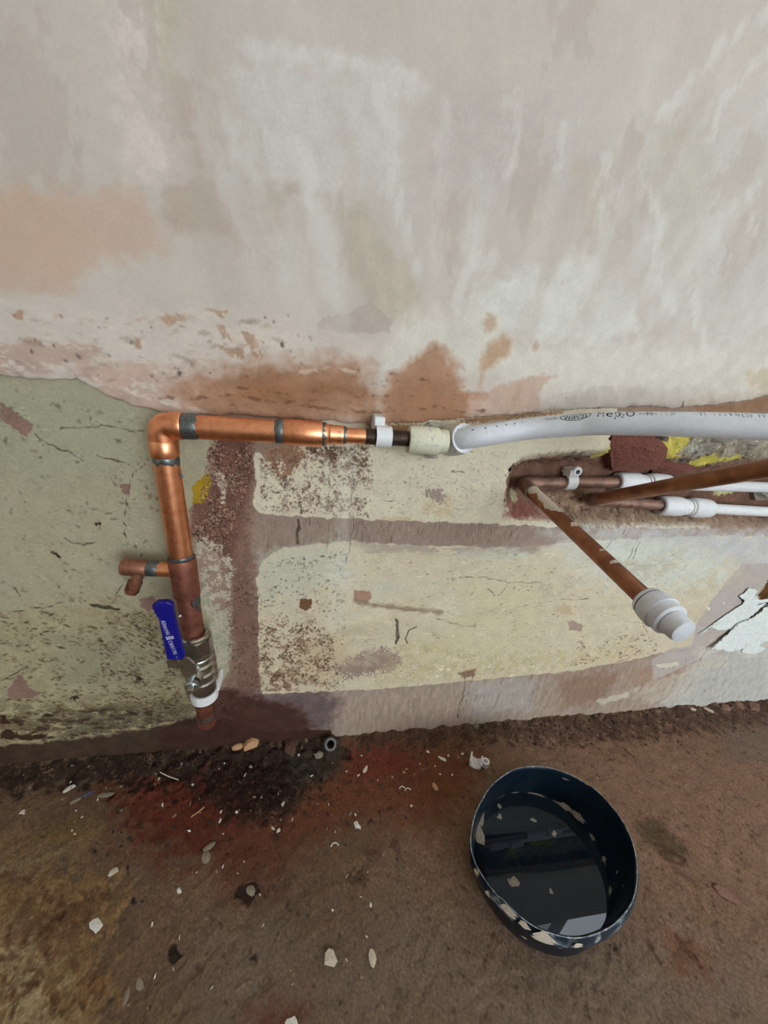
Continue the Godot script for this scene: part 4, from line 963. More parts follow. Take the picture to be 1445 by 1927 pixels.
# ---------------------------------------------------------------- the dirt and screed floor; x and z in metres
func paint_floor(cs: Array) -> void:
	brush(cs, [0.1035,0.0031,0.7748,0.019,1.2,0.0331,1.2,0.3633,0.3441,0.3452,0.1216,0.315,0.0277,0.2008,0.0568,0.0578], {"c": [150, 118, 96], "a": 0.75, "s": 0.1, "r": 0.05, "f": 3, "v": 0.12})
	brush(cs, [0.3537,0.0616,0.7004,0.0754,1.2,0.0999,1.2,0.2747,0.3349,0.2377,0.3515,0.1578], {"c": [164, 126, 106], "a": 0.6, "s": 0.07, "r": 0.04, "f": 3, "v": 0.1})
	brush(cs, [-0.1851,0.1997,0.1126,0.211,0.4075,0.2972,0.3441,0.3452,-0.1649,0.2761], {"c": [134, 116, 100], "a": 0.75, "s": 0.08, "r": 0.04, "f": 3, "v": 0.1})
	# red oxide paint remains
	brush(cs, [-0.3472,0.0393,-0.2659,0.0264,-0.2062,0.0093,-0.1404,0.0531,-0.1461,0.11,-0.214,0.1347,-0.288,0.1056], {"c": [110, 46, 34], "a": 0.8, "s": 0.04, "r": 0.03, "f": 2, "v": 0.18})
	brush(cs, [-0.0672,0.0223,0.0158,0.0044,0.099,0.0207,0.182,0.0371,0.14,0.1025,0.0699,0.1335,-0.0117,0.1126,-0.0923,0.1381,-0.1627,0.1553,-0.1925,0.1269,-0.0955,0.0783], {"c": [122, 66, 44], "a": 0.75, "s": 0.04, "r": 0.025, "f": 2, "v": 0.14})
	brush(cs, [-0.0351,0.0171,0.065,0.0177,0.0727,0.0593,-0.0223,0.0649], {"c": [128, 60, 48], "a": 0.7, "s": 0.02, "r": 0.015, "f": 2, "v": 0.12})
	brush(cs, [-0.2107,0.103,-0.0929,0.1272,-0.1127,0.184,-0.1714,0.1681], {"c": [100, 58, 46], "a": 0.5, "s": 0.03, "r": 0.02, "f": 2})
	brush(cs, [-0.1342,0.2529,-0.0811,0.2583,-0.0844,0.2871,-0.1249,0.2816], {"c": [112, 58, 48], "a": 0.6, "s": 0.02, "r": 0.015, "f": 2})
	# damp dark dirt along the wall foot
	brush(cs, [-0.9,-0.0294,-0.4973,-0.0031,-0.3352,-0.0106,-0.2098,-0.0073,-0.0509,-0.0015,-0.0275,0.026,-0.0962,0.0646,-0.1086,0.0899,-0.1811,0.0945,-0.2402,0.0432,-0.3504,0.0323,-0.4735,0.0331,-0.9,0.0144], {"c": [52, 38, 31], "a": 0.85, "s": 0.014, "r": 0.03, "f": 2, "v": 0.25, "hole": 0.2, "hf": 1, "wp": 0.008})
	brush(cs, [-0.2027,0.0251,-0.0982,0.0274,-0.0671,0.0604,-0.1199,0.1129,-0.1824,0.0883], {"c": [44, 30, 26], "a": 0.75, "s": 0.02, "r": 0.015, "f": 2, "hole": 0.4, "hf": 1, "v": 0.2})
	brush(cs, [-0.1136,0.0259,-0.0347,0.0086,-0.0285,0.0418,-0.0671,0.0675,-0.1039,0.0568], {"c": [74, 72, 62], "a": 0.7, "s": 0.015, "r": 0.01, "f": 2, "v": 0.15})
	brush(cs, [-0.0258,-0.0037,0.1999,-0.0077,0.398,-0.0012,0.6256,-0.0046,0.8029,-0.0023,1.2,0.011,1.2,0.0487,0.7485,0.039,0.4668,0.0448,0.1854,0.0286,0.0137,0.0215], {"c": [88, 64, 53], "a": 0.75, "s": 0.01, "r": 0.02, "f": 2, "v": 0.3, "hole": 0.28, "hf": 1, "wp": 0.008})
	# worn yellow-grey screed at the left
	brush(cs, [-0.9,0.1088,-0.3657,0.127,-0.2844,0.1411,-0.2717,0.1649,-0.2748,0.1809,-0.2743,0.2034,-0.2542,0.2326,-0.2606,0.2631,-0.9,0.2427], {"c": [156, 124, 84], "a": 0.85, "s": 0.014, "r": 0.03, "f": 2, "v": 0.18, "h": 0.0004})
	brush(cs, [-0.9,0.1509,-0.3549,0.1711,-0.3062,0.2163,-0.2735,0.2614,-0.9,0.2427], {"c": [184, 164, 128], "a": 0.75, "s": 0.03, "r": 0.04, "f": 2, "v": 0.18, "hole": 0.3, "hf": 2})
	brush(cs, [-0.3863,0.1511,-0.3144,0.1555,-0.2943,0.1862,-0.321,0.1975,-0.3624,0.1815], {"c": [112, 80, 58], "a": 0.65, "s": 0.02, "r": 0.02, "f": 2, "v": 0.15, "hole": 0.3, "hf": 1})
	brush(cs, [-0.9,0.0529,-0.4086,0.0815,-0.3364,0.1003,-0.3341,0.1161,-0.3935,0.1238,-0.9,0.1138], {"c": [152, 124, 90], "a": 0.7, "s": 0.015, "r": 0.02, "f": 2, "v": 0.15, "hole": 0.3, "hf": 2})
	brush(cs, [-0.4176,0.1182,-0.388,0.1159,-0.3614,0.1059,-0.3297,0.0901], {"c": [158, 138, 104], "a": 0.7, "s": 0.004, "r": 0.006, "f": 2, "hole": 0.3, "hf": 1, "h": 0.0005}, 0.006)
	brush(cs, [-0.3744,0.0709,-0.3387,0.0834,-0.3257,0.0987,-0.3573,0.1032,-0.4017,0.093], {"c": [134, 110, 64], "a": 0.6, "s": 0.015, "r": 0.015, "f": 2, "v": 0.15})
	brush(cs, [-0.2921,0.1807,-0.2804,0.1849,-0.2792,0.2028,-0.2819,0.2161], {"c": [138, 112, 88], "a": 0.7, "s": 0.003, "r": 0.003, "f": 2, "h": 0.0008}, 0.006)
	brush(cs, [-0.2843,0.2158,-0.2667,0.2147,-0.2565,0.2322,-0.2781,0.2325], {"c": [150, 112, 72], "a": 0.7, "s": 0.006, "r": 0.006, "f": 2, "h": 0.0004})
	brush(cs, [-0.2225,0.2335,-0.1928,0.2406,-0.1836,0.256,-0.2187,0.2551], {"c": [146, 124, 88], "a": 0.4, "s": 0.02, "r": 0.02, "f": 2})
	# a pale straight scrape and dark spots
	brush(cs, [-0.1973,0.1315,-0.1914,0.1658,-0.1862,0.1996,-0.1842,0.2253], {"c": [128, 108, 88], "a": 0.55, "s": 0.005, "r": 0.004, "f": 2, "hole": 0.2, "hf": 1}, 0.009)
	for s in [[-0.216,0.2053,-0.2095,0.2028,-0.2014,0.2126,-0.2076,0.2161,-0.2146,0.2109], [-0.2677,0.1619,-0.2635,0.1607,-0.2606,0.1654,-0.2644,0.1662], [-0.2582,0.1635,-0.254,0.1636,-0.2535,0.1662], [-0.2858,0.1314,-0.2817,0.1319,-0.2795,0.1398], [-0.1354,0.2227,-0.1296,0.2209,-0.1279,0.2255]]:
		brush(cs, s, {"c": [34, 26, 22], "a": 0.85, "s": 0.002, "r": 0.002, "f": 2, "h": -0.0005})
	brush(cs, [-0.159,0.174,-0.1525,0.1635,-0.1356,0.1608,-0.1314,0.1706,-0.1412,0.1805], {"c": [44, 32, 26], "a": 0.8, "s": 0.003, "r": 0.005, "f": 2, "h": -0.0008})
	brush(cs, [-0.0327,0.1655,-0.0103,0.163,-0.0121,0.18,-0.0335,0.1789], {"c": [60, 46, 38], "a": 0.5, "s": 0.006, "r": 0.008, "f": 2, "hole": 0.3, "hf": 1})
	brush(cs, [0.3694,0.1566,0.3944,0.1527,0.4003,0.1694,0.409,0.1944,0.3914,0.2037,0.3746,0.1877,0.3512,0.1821], {"c": [88, 74, 52], "a": 0.75, "s": 0.012, "r": 0.012, "f": 2, "v": 0.15, "h": -0.0006})
	brush(cs, [0.3769,0.2101,0.3906,0.2273], {"c": [92, 68, 52], "a": 0.5, "s": 0.008, "r": 0.004}, 0.006)
	for l in [[0.3697,0.1928,0.3873,0.1931,0.3976,0.2016,0.3889,0.2061,0.3722,0.1987], [0.4149,0.2301,0.4123,0.2373,0.421,0.247], [0.2873,0.2624,0.2893,0.2784], [0.3246,0.2629,0.3283,0.2795,0.3318,0.2857], [0.4274,0.0551,0.4339,0.0735]]:
		brush(cs, l, {"c": [78, 54, 40], "a": 0.65, "s": 0.003, "r": 0.003, "f": 2, "h": -0.0008}, 0.004)
	brush(cs, [0.3184,0.2621,0.3501,0.2783,0.3353,0.2918,0.3003,0.2873], {"c": [126, 78, 54], "a": 0.55, "s": 0.02, "r": 0.015, "f": 2, "v": 0.15})
	brush(cs, [0.646,0.0407,0.7485,0.039,0.668,0.1,0.5959,0.0931], {"c": [126, 116, 108], "a": 0.5, "s": 0.03, "r": 0.02, "f": 2})
	dots(cs, [-0.4781,0.0262,0.7004,0.0754,0.3655,0.329,-0.3408,0.2351], 1500, 0.0006, 0.004, [58, 42, 34], 0.5, -0.0004, 1.8)
	dots(cs, [-0.4781,0.0262,0.7004,0.0754,0.3655,0.329,-0.3408,0.2351], 1700, 0.0004, 0.002, [176, 158, 134], 0.5, 0.0002, 1.8)
	dots(cs, [-0.3606,0.01,-0.0673,0.0141,-0.0376,0.0705,-0.1331,0.1114,-0.3079,0.0564], 420, 0.0008, 0.005, [34, 22, 20], 0.7, -0.0007, 1.8)
	dots(cs, [-0.0177,0.0014,0.7887,0.0085,0.7237,0.0577,0.4054,0.0576,0.0137,0.0215], 700, 0.0006, 0.0035, [54, 38, 32], 0.7, -0.0008, 1.8)
	dots(cs, [0.3807,0.0642,0.7237,0.0577,0.3655,0.329,0.2082,0.3081], 500, 0.0008, 0.005, [112, 82, 64], 0.45, -0.0004, 2.5, 0.7, 0.6)
	dots(cs, [-0.4156,0.1213,-0.2823,0.146,-0.2558,0.2385,-0.3408,0.2351], 260, 0.001, 0.006, [96, 64, 42], 0.6, -0.0004, 2.5, 0.9, 0.7)

# ---------------------------------------------------------------- the place
func room() -> void:
	# the rest of the room outside the frame: walls with thickness, ceiling, floor, patio window behind the viewer to the right, window above the pipes
	var x0 := -1.7
	var x1 := 2.6
	var zf := 3.2
	var top := 2.4
	var wl = shape()
	slab_box(wl, Vector3(x0 - 0.15, -0.1, -0.2), Vector3(x0, top, zf + 0.15))
	tag(part("wall_left", wl, M.room), "", "", "", "structure")
	var wr = shape()
	slab_box(wr, Vector3(x1, -0.1, -0.2), Vector3(x1 + 0.15, top, zf + 0.15))
	tag(part("wall_right", wr, M.room), "", "", "", "structure")
	var ce = shape()
	slab_box(ce, Vector3(x0 - 0.15, top, -0.2), Vector3(x1 + 0.15, top + 0.15, zf + 0.15))
	tag(part("ceiling", ce, M.room), "", "", "", "structure")
	var wf = shape()
	var o := [PATIO[0], PATIO[1], PATIO[2], PATIO[3]]
	slab_box(wf, Vector3(x0, -0.1, zf), Vector3(o[0], top, zf + 0.15))
	slab_box(wf, Vector3(o[1], -0.1, zf), Vector3(x1, top, zf + 0.15))
	slab_box(wf, Vector3(o[0], -0.1, zf), Vector3(o[1], o[2], zf + 0.15))
	slab_box(wf, Vector3(o[0], o[3], zf), Vector3(o[1], top, zf + 0.15))
	tag(part("wall_front", wf, M.room), "", "", "", "structure")
	window("window_1", Vector3(o[0], o[2], zf + 0.06), Vector3(o[1], o[3], zf + 0.11), 3)
	window("window_2", Vector3(SILL[0], SILL[2], -0.14), Vector3(SILL[1], SILL[3], -0.09), 3)

const PATIO := [0.7, 2.5, 0.15, 2.1]
const SILL := [0.36, 1.5, 0.84, 2.0]

func slab_box(m: Dictionary, a: Vector3, b: Vector3) -> void:
	var h := (b - a) / 2
	block(m, (a + b) / 2, Vector3(h.x, 0, 0), Vector3(0, h.y, 0), Vector3(0, 0, h.z), 0.0)

func window(called: String, a: Vector3, b: Vector3, panes: int) -> void:
	var w := Node3D.new()
	w.name = called
	add_child(w)
	w.set_meta("kind", "structure")
	var t := 0.06
	var f = shape()
	slab_box(f, a, Vector3(b.x, a.y + t, b.z))
	slab_box(f, Vector3(a.x, b.y - t, a.z), b)
	for i in panes + 1:
		var x := lerpf(a.x + t / 2, b.x - t / 2, float(i) / panes)
		slab_box(f, Vector3(x - t / 2, a.y, a.z), Vector3(x + t / 2, b.y, b.z))
	part("window_frame", f, M.frame_white, w)
	for i in panes:
		var g = shape()
		var xa := lerpf(a.x + t / 2, b.x - t / 2, float(i) / panes) + t / 2
		var xb := lerpf(a.x + t / 2, b.x - t / 2, float(i + 1) / panes) - t / 2
		var z := (a.z + b.z) / 2
		slab_box(g, Vector3(xa, a.y + t, z - 0.002), Vector3(xb, b.y - t, z + 0.002))
		part("pane", g, M.glass, w)

func wall_and_floor() -> void:
	# old plaster: two painted tiles with real relief, skim coat over their top, plain wall beyond
	var wall := Node3D.new()
	wall.name = "wall_back"
	add_child(wall)
	wall.set_meta("kind", "structure")
	var px := 1.0 / 1400.0
	var tiles := [canvas(-0.85, 0.57, 1400, 860, px, -1.0, "old"), canvas(0.15, 0.57, 1400, 860, px, -1.0, "old")]
	for t in tiles: t.merge({"base": [160, 136, 120], "base_wide": 0.08, "base_mid": 0.06, "base_fine": 0.06, "relief": 0.00012})
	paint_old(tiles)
	for t in tiles:
		var m := finish(t, 0.9)
		part("old_plaster", relief(t, 4, func(X, Y, d): return Vector3(X, Y, d), Vector3.BACK, func(X, Y): return 0.0006 * n_wide.get_noise_2d(X, Y)), m, wall)
	var sk := canvas(-0.85, 0.92, 2000, 470, 0.001, -1.0, "skim")
	sk.merge({"base": [207, 196, 185], "base_wide": 0.03, "base_mid": 0.014, "base_fine": 0.008, "relief": 0.00005, "grain": 0.02})
	paint_skim([sk])
	var sm := finish(sk, 0.88)
	part("skim_coat", skim_mesh(sk), sm, wall)
	# plain wall beyond, round the window
	var rest = shape()
	slab_box(rest, Vector3(-1.7, -0.1, -0.2), Vector3(-0.85, 2.4, 0.0))
	slab_box(rest, Vector3(-0.85, 0.91, -0.2), Vector3(SILL[0], 2.4, 0.004))
	slab_box(rest, Vector3(SILL[0], SILL[3], -0.2), Vector3(2.6, 2.4, 0.004))
	slab_box(rest, Vector3(SILL[1], -0.1, -0.2), Vector3(2.6, SILL[3], 0.0))
	slab_box(rest, Vector3(1.15, -0.1, -0.2), Vector3(SILL[1], SILL[2], 0.0))
	slab_box(rest, Vector3(-0.85, -0.1, -0.2), Vector3(SILL[0], 0.91, -0.07))
	slab_box(rest, Vector3(SILL[0], -0.1, -0.2), Vector3(1.15, SILL[2] - 0.001, -0.07))
	part("plain_plaster", rest, M.room, wall)
	var sill = shape()
	slab_box(sill, Vector3(SILL[0], SILL[2] - 0.02, -0.2), Vector3(SILL[1], SILL[2] + 0.002, 0.0035))
	part("window_sill", sill, M.frame_white, wall)
	# floor
	var fl := Node3D.new()
	fl.name = "floor"
	add_child(fl)
	fl.set_meta("kind", "structure")
	var ground := [canvas(-0.85, -0.05, 1400, 784, px, 1.0, "floor"), canvas(0.15, -0.05, 1400, 784, px, 1.0, "floor")]
	for t in ground: t.merge({"base": [122, 98, 77], "base_wide": 0.14, "base_mid": 0.1, "base_fine": 0.1, "relief": 0.0005, "gain": 0.86, "grain": 0.17})
	paint_floor(ground)
	for t in ground:
		var fm := finish(t, 0.82)
		part("screed", relief(t, 4, func(X, Z, d): return Vector3(X, d, Z), Vector3.UP, floor_height), fm, fl)
	var beyond = shape()
	slab_box(beyond, Vector3(-1.7, -0.1, -0.2), Vector3(2.6, -0.012, 3.2))
	slab_box(beyond, Vector3(-1.7, -0.05, 0.505), Vector3(2.6, 0.0, 3.2))
	slab_box(beyond, Vector3(-1.7, -0.05, 0.0), Vector3(-0.845, 0.0, 0.51))
	slab_box(beyond, Vector3(1.145, -0.05, 0.0), Vector3(2.6, 0.0, 0.51))
	part("screed_beyond", beyond, M.room_floor, fl)

func floor_height(X: float, Z: float) -> float:
	var bank := 0.0
	var z := Z + 0.012 * n_wide.get_noise_2d(X * 2.0, 3.0)
	if X > 0.0: bank = 0.014 * clampf(1.0 - z / 0.035, 0, 1.4) * (0.7 + 0.5 * n_mid.get_noise_2d(X * 0.5, 9.0))
	else: bank = 0.006 * clampf(1.0 - z / 0.03, 0, 1.4)
	var rough := 0.0012 + 0.0018 * clampf(1.0 - Z / 0.07, 0, 1)
	if X > -0.33 and X < -0.02: rough += 0.0025 * clampf(1.0 - Z / 0.09, 0, 1)
	return bank + rough * n_mid.get_noise_2d(X, Z) + 0.0006 * n_fine.get_noise_2d(X, Z)

# lower edge of the skim coat
const EDGE := [-0.9,0.5317,-0.3768,0.5215,-0.3542,0.5172,-0.3262,0.5149,-0.292,0.5166,-0.2764,0.5075,-0.2466,0.497,-0.2239,0.4926,-0.1904,0.4916,-0.1604,0.4946,-0.1196,0.494,-0.0772,0.4945,-0.0442,0.4932,-0.0103,0.4941,0.0299,0.4988,0.065,0.5044,0.0949,0.5086,0.1316,0.5126,0.1811,0.5211,0.2329,0.5268,0.2864,0.5328,0.3367,0.5337,0.3785,0.5402,0.4283,0.5479,0.4579,0.5581,0.5709,0.5801]
func edge_y(x: float) -> float:
	var y := EDGE[1] as float
	for i in EDGE.size() / 2 - 1:
		var xa: float = EDGE[2 * i]
		var xb: float = EDGE[2 * i + 2]
		if x >= xa:
			y = lerpf(EDGE[2 * i + 1], EDGE[2 * i + 3], clampf((x - xa) / (xb - xa), 0, 1))
	return minf(y, 0.56) + 0.0022 * n_mid.get_noise_2d(x, 4.0) + 0.0012 * n_fine.get_noise_2d(x, 8.0)

func skim_mesh(cv: Dictionary) -> Dictionary:
	var m := shape()
	var nx := 660
	# rows: under the lip, lip, then up the wall
	var ups := [0.0, 0.0, 0.0006, 0.0016, 0.0035, 0.006, 0.01, 0.015, 0.022, 0.03, 0.04, 0.055, 0.075, 0.1, 0.13, 0.17, 0.22, 0.28, 0.34, 0.42]
	var zs := [-0.003, 0.0008, 0.0022, 0.0032, 0.0038, 0.0042, 0.0043, 0.0043, 0.0042, 0.0042]
	var rows := ups.size()
	for ix in nx + 1:
		var x := -0.85 + 2.0 * ix / nx
		var e := edge_y(x)
		for r in rows:
			var lim := 0.915 if x < SILL[0] else 0.84
			var y: float = e + ups[r] if r < rows - 1 else lim
			y = minf(y, lim)
			var z: float = zs[r] if r < zs.size() else 0.0042
			if r >= 2:
				z += (0.0014 * n_mid.get_noise_2d(x * 0.6, y * 1.2) * clampf(1.2 - ups[r] / 0.05, 0.12, 1.0)) + 0.0008 * n_wide.get_noise_2d(x, y)
				if r < 9: z += 0.0007 * n_fine.get_noise_2d(x, y)
			m.v.append(Vector3(x, y, z))
			m.uv.append(Vector2((x - cv.x0) / (cv.w * cv.px), (cv.y0 - y) / (cv.h * cv.px)))
	for ix in nx + 1:
		for r in rows:
			var a: Vector3 = m.v[mini(ix + 1, nx) * rows + r] - m.v[maxi(ix - 1, 0) * rows + r]
			var b: Vector3 = m.v[ix * rows + mini(r + 1, rows - 1)] - m.v[ix * rows + maxi(r - 1, 0)]
			var nn := a.cross(b).normalized()
			if nn.z < 0: nn = -nn
			m.n.append(nn)
	for ix in nx:
		for r in rows - 1:
			var i := ix * rows + r
			m.i.append_array([i, i + 1, i + rows, i + rows, i + 1, i + rows + 1])
	return m

# ---------------------------------------------------------------- pipework
func along(a: Vector3, dir: Vector3, p: Vector3) -> float:
	return (p - a).dot(dir)

func ragged_band(m: Dictionary, a: Vector3, dir: Vector3, s0: float, s1: float, r: float, wob: float, sd: float, seg := 36) -> void:
	# a smear of solder round a pipe, its edges uneven
	var fr := frame(dir)
	var rings := []
	var norms := []
	for q in 5:
		var t := q / 4.0
		var ring := PackedVector3Array()
		var nor := PackedVector3Array()
		for j in seg:
			var ang := TAU * j / seg
			var e := wob * n_mid.get_noise_2d(cos(ang) * 0.03 + sd, sin(ang) * 0.03 + (0.0 if q < 2 else 5.0))
			var s := lerpf(s0, s1, t) + e * (1.0 if q >= 2 else 0.5)
			var bump := sin(PI * t) * (0.0005 + 0.0004 * n_fine.get_noise_2d(cos(ang) * 0.01 + sd, sin(ang) * 0.01 + t * 0.01))
			var o: Vector3 = fr[0] * cos(ang) + fr[1] * sin(ang)
			ring.append(a + dir * s + o * (r + bump - (0.0003 if q == 0 or q == 4 else 0.0)))
			nor.append((o + dir * (t - 0.5) * 0.6).normalized())
		rings.append(ring)
		norms.append(nor)
	skin(m, rings, norms)

func straight(p: Node, called: String, a: Vector3, b: Vector3, r: float, material: Material) -> MeshInstance3D:
	var m := shape()
	tube(m, [a, a.lerp(b, 0.5), b], r, 32)
	return part(called, m, material, p)

func copper_main() -> void:
	# 22 mm copper run soldered from an elbow: down to the valve, across to a reducer
	var hx0 := Vector3(-0.2232, 0.4868, 0.03)
	var hx1 := Vector3(-0.0249, 0.4866, 0.03)
	var hd := (hx1 - hx0).normalized()
	var vt := Vector3(-0.2176, 0.4696, 0.03)
	var vb := Vector3(-0.214, 0.1043, 0.03)
	var vd := (vb - vt).normalized()
	# corner where both axes meet
	var corner := Vector3(lerpf(vt.x, vb.x, (hx0.y - vt.y) / (vb.y - vt.y)), hx0.y, 0.03)
	corner = hx0 + hd * along(hx0, hd, corner)
	var t := thing("copper_pipework", vb, "soldered copper pipe run with an elbow, from reducer at plastic fitting down to blue-handled valve", "pipe")
	var m := shape()
	# elbow
	var bend := 0.013
	var e0 := Vector3(-0.1988, 0.4868, 0.03)
	var se := along(corner, hd, e0)
	var v0 := Vector3(-0.2175, 0.458, 0.03)
	var sv := along(corner, vd, v0)
	var path := [corner + hd * se]
	path.append_array(fillet([corner + hd * se * 0.98, corner, corner + vd * sv * 0.98], bend, 10))
	path.append(corner + vd * sv)
	var radii := []
	for i in path.size(): radii.append(0.0119)
	tube(m, path, radii, 36)
	# swaged socket ends a little fuller than the bend
	lathe(m, corner, hd, [Vector2(se - 0.0115, 0.0119), Vector2(se - 0.0108, 0.0125), Vector2(se - 0.001, 0.0125), Vector2(se, 0.0121), Vector2(se, 0.011)], 36)
	lathe(m, corner, vd, [Vector2(sv - 0.0155, 0.0119), Vector2(sv - 0.0148, 0.0125), Vector2(sv - 0.001, 0.0125), Vector2(sv, 0.0121), Vector2(sv, 0.011)], 36)
	part("elbow", m, M.copper, t)
	# solder round the elbow's mouths
	m = shape()
	ragged_band(m, corner, hd, se - 0.002, along(corner, hd, Vector3(-0.1857, 0.4866, 0.03)), 0.0113, 0.004, 1.0)
	part("solder", m, M.solder, t)
	m = shape()
	ragged_band(m, corner, vd, sv - 0.001, along(corner, vd, Vector3(-0.2178, 0.4508, 0.03)), 0.0113, 0.006, 2.0)
	part("solder", m, M.solder, t)
	# horizontal pipe, coupling, reducer, thin end
	var sh := func(p: Vector3) -> float: return along(corner, hd, p)
	straight(t, "pipe", corner + hd * (se - 0.004), corner + hd * (sh.call(Vector3(-0.1089, 0.4866, 0.03))), 0.011, M.copper)
	m = shape()
	var c0: float = sh.call(Vector3(-0.1099, 0.4865, 0.03))
	var c1: float = sh.call(Vector3(-0.0738, 0.4865, 0.03))
	var cm := sh.call(Vector3(-0.0918, 0.4865, 0.03)) as float
	lathe(m, corner, hd, [Vector2(c0, 0.0108), Vector2(c0, 0.0121), Vector2(c0 + 0.0006, 0.0124), Vector2(cm - 0.0006, 0.0124), Vector2(cm - 0.0004, 0.0119), Vector2(cm + 0.0004, 0.0119), Vector2(cm + 0.0006, 0.0124), Vector2(c1 - 0.0006, 0.0124), Vector2(c1, 0.0121), Vector2(c1, 0.0085)], 40)
	part("coupling", m, M.copper, t)
	m = shape()
	ragged_band(m, corner, hd, c0 - 0.0075, c0 + 0.0012, 0.0114, 0.003, 3.0)
	part("solder", m, M.solder, t)
	m = shape()
	ragged_band(m, corner, hd, c1 - 0.002, c1 + 0.003, 0.0112, 0.003, 4.0)
	part("solder", m, M.solder, t)
	m = shape()
	var d0: float = c1 + 0.0005
	var d1: float = sh.call(Vector3(-0.0533, 0.4861, 0.03))
	lathe(m, corner, hd, [Vector2(d0, 0.0112), Vector2(d0 + 0.003, 0.0108), Vector2(d0 + 0.0055, 0.0094), Vector2(d0 + 0.0065, 0.0098), Vector2(d0 + 0.0085, 0.0098), Vector2(d0 + 0.0092, 0.0093), Vector2(d1 - 0.0006, 0.0093), Vector2(d1, 0.009), Vector2(d1, 0.0075)], 36)
	part("reducer", m, M.copper, t)
	m = shape()
	ragged_band(m, corner, hd, d1 - 0.0012, d1 + 0.0028, 0.0083, 0.0012, 5.0)
	part("solder", m, M.solder, t)
	var d2: float = sh.call(Vector3(-0.0318, 0.4865, 0.03))
	straight(t, "pipe", corner + hd * d1, corner + hd * d2, 0.0075, M.copper)
	straight(t, "pipe", corner + hd * d2, corner + hd * sh.call(Vector3(0.0159, 0.4861, 0.03)), 0.0077, M.tarnish)
	# stamped letters on the reducer, worn
	m = shape()
	var fr := frame(hd)
	var wrap := func(x: float, y: float, s0: float, r: float, ang: float) -> Array:
		var a := ang + x / r
		var o := Vector3(0, cos(a), sin(a)).normalized()
		o = (o - hd * o.dot(hd)).normalized()
		return [corner + hd * (s0 + y) + o * r, o]
	lettering(m, "HECAO", 0.0042, Vector2.ZERO, func(x, y): return wrap.call(x, y, d1 - 0.0045, 0.0093, 0.95), 0.00008)
	part("lettering", m, M.copper_dull, t)
	# vertical pipe, tee, lower pipe
	var sw := func(p: Vector3) -> float: return along(corner, vd, p)
	var t0: float = sw.call(Vector3(-0.2193, 0.3483, 0.03))
	var t1: float = sw.call(Vector3(-0.2184, 0.301, 0.03))
	straight(t, "pipe", corner + vd * (sv - 0.004), corner + vd * t0, 0.0113, M.copper)
	m = shape()
	ragged_band(m, corner, vd, t0 - 0.004, t0 + 0.0008, 0.0119, 0.0008, 6.0)
	part("solder", m, M.solder, t)
	m = shape()
	lathe(m, corner, vd, [Vector2(t0, 0.0108), Vector2(t0, 0.0132), Vector2(t0 + 0.0012, 0.0136), Vector2(t1 - 0.0012, 0.0136), Vector2(t1, 0.0132), Vector2(t1, 0.0108)], 40)
	part("tee", m, M.copper_dull, t)
	var t2: float = sw.call(Vector3(-0.214, 0.2432, 0.03))
	straight(t, "pipe", corner + vd * t1, corner + vd * t2, 0.0118, M.copper_dull)
	# solder run down the right flank under the tee
	m = shape()
	for q in [[0.35, 0.011], [0.75, 0.02], [1.1, 0.012]]:
		var o := Vector3(sin(q[0] + 0.35), 0, cos(q[0] + 0.35))
		tube(m, [corner + vd * (t1 - 0.003) + o * 0.0117, corner + vd * (t1 + q[1] * 0.6) + o * 0.0118, corner + vd * (t1 + q[1]) + o * 0.0114], [0.0016, 0.0018, 0.0007], 10)
	part("solder", m, M.solder, t)
	# a bead hanging on the upper pipe's side
	m = shape()
	var bs: float = sw.call(Vector3(-0.2077, 0.4375, 0.03))
	tube(m, [corner + vd * (bs - 0.006) + Vector3(0.0111, 0, 0.003), corner + vd * (bs - 0.002) + Vector3(0.0126, 0, 0.003), corner + vd * bs + Vector3(0.0122, 0, 0.003)], [0.0005, 0.0014, 0.0006], 10)
	part("solder", m, M.solder, t)
	# branch and drain cock to the left
	var bc: Vector3 = corner + vd * sw.call(Vector3(-0.2191, 0.3319, 0.03))
	var bl := Vector3(-0.2751, 0.3376, 0.03)
	var bd := (bl - bc).normalized()
	straight(t, "pipe", bc + bd * 0.008, bc + bd * along(bc, bd, Vector3(-0.2417, 0.3341, 0.03)), 0.0078, M.copper)
	m = shape()
	ragged_band(m, bc, bd, along(bc, bd, Vector3(-0.2391, 0.3341, 0.03)), along(bc, bd, Vector3(-0.2538, 0.3355, 0.03)), 0.0079, 0.002, 8.0)
	part("solder", m, M.solder, t)
	var k0: float = along(bc, bd, Vector3(-0.2512, 0.3355, 0.03))
	var k1: float = along(bc, bd, bl)
	m = shape()
	lathe(m, bc, bd, [Vector2(k0 - 0.001, 0.007), Vector2(k0, 0.0084), Vector2(k0 + 0.001, 0.0089), Vector2(k1 - 0.0025, 0.0092), Vector2(k1 - 0.0006, 0.0084), Vector2(k1, 0.007), Vector2(k1, 0.0)], 36)
	var cock := part("drain_cock", m, M.bronze, t)
	m = shape()
	var n0 := Vector3(-0.2586, 0.3322, 0.032)
	var n1 := Vector3(-0.2679, 0.3093, 0.038)
	var nd := (n1 - n0).normalized()
	var nl := n0.distance_to(n1)
	var prof := [Vector2(0, 0.0066)]
	for i in 5:
		var s := nl * (0.42 + 0.11 * i)
		prof.append_array([Vector2(s, 0.0055), Vector2(s + nl * 0.012, 0.0069), Vector2(s + nl * 0.035, 0.0069), Vector2(s + nl * 0.1, 0.0055)])
	prof.append_array([Vector2(nl, 0.0056), Vector2(nl, 0.0036), Vector2(nl - 0.006, 0.0034), Vector2(nl - 0.006, 0.0)])
	lathe(m, n0, nd, prof, 28)
	part("hose_nozzle", m, M.bronze, cock)
	m = shape()
	var km: float = along(bc, bd, Vector3(-0.2647, 0.3369, 0.03))
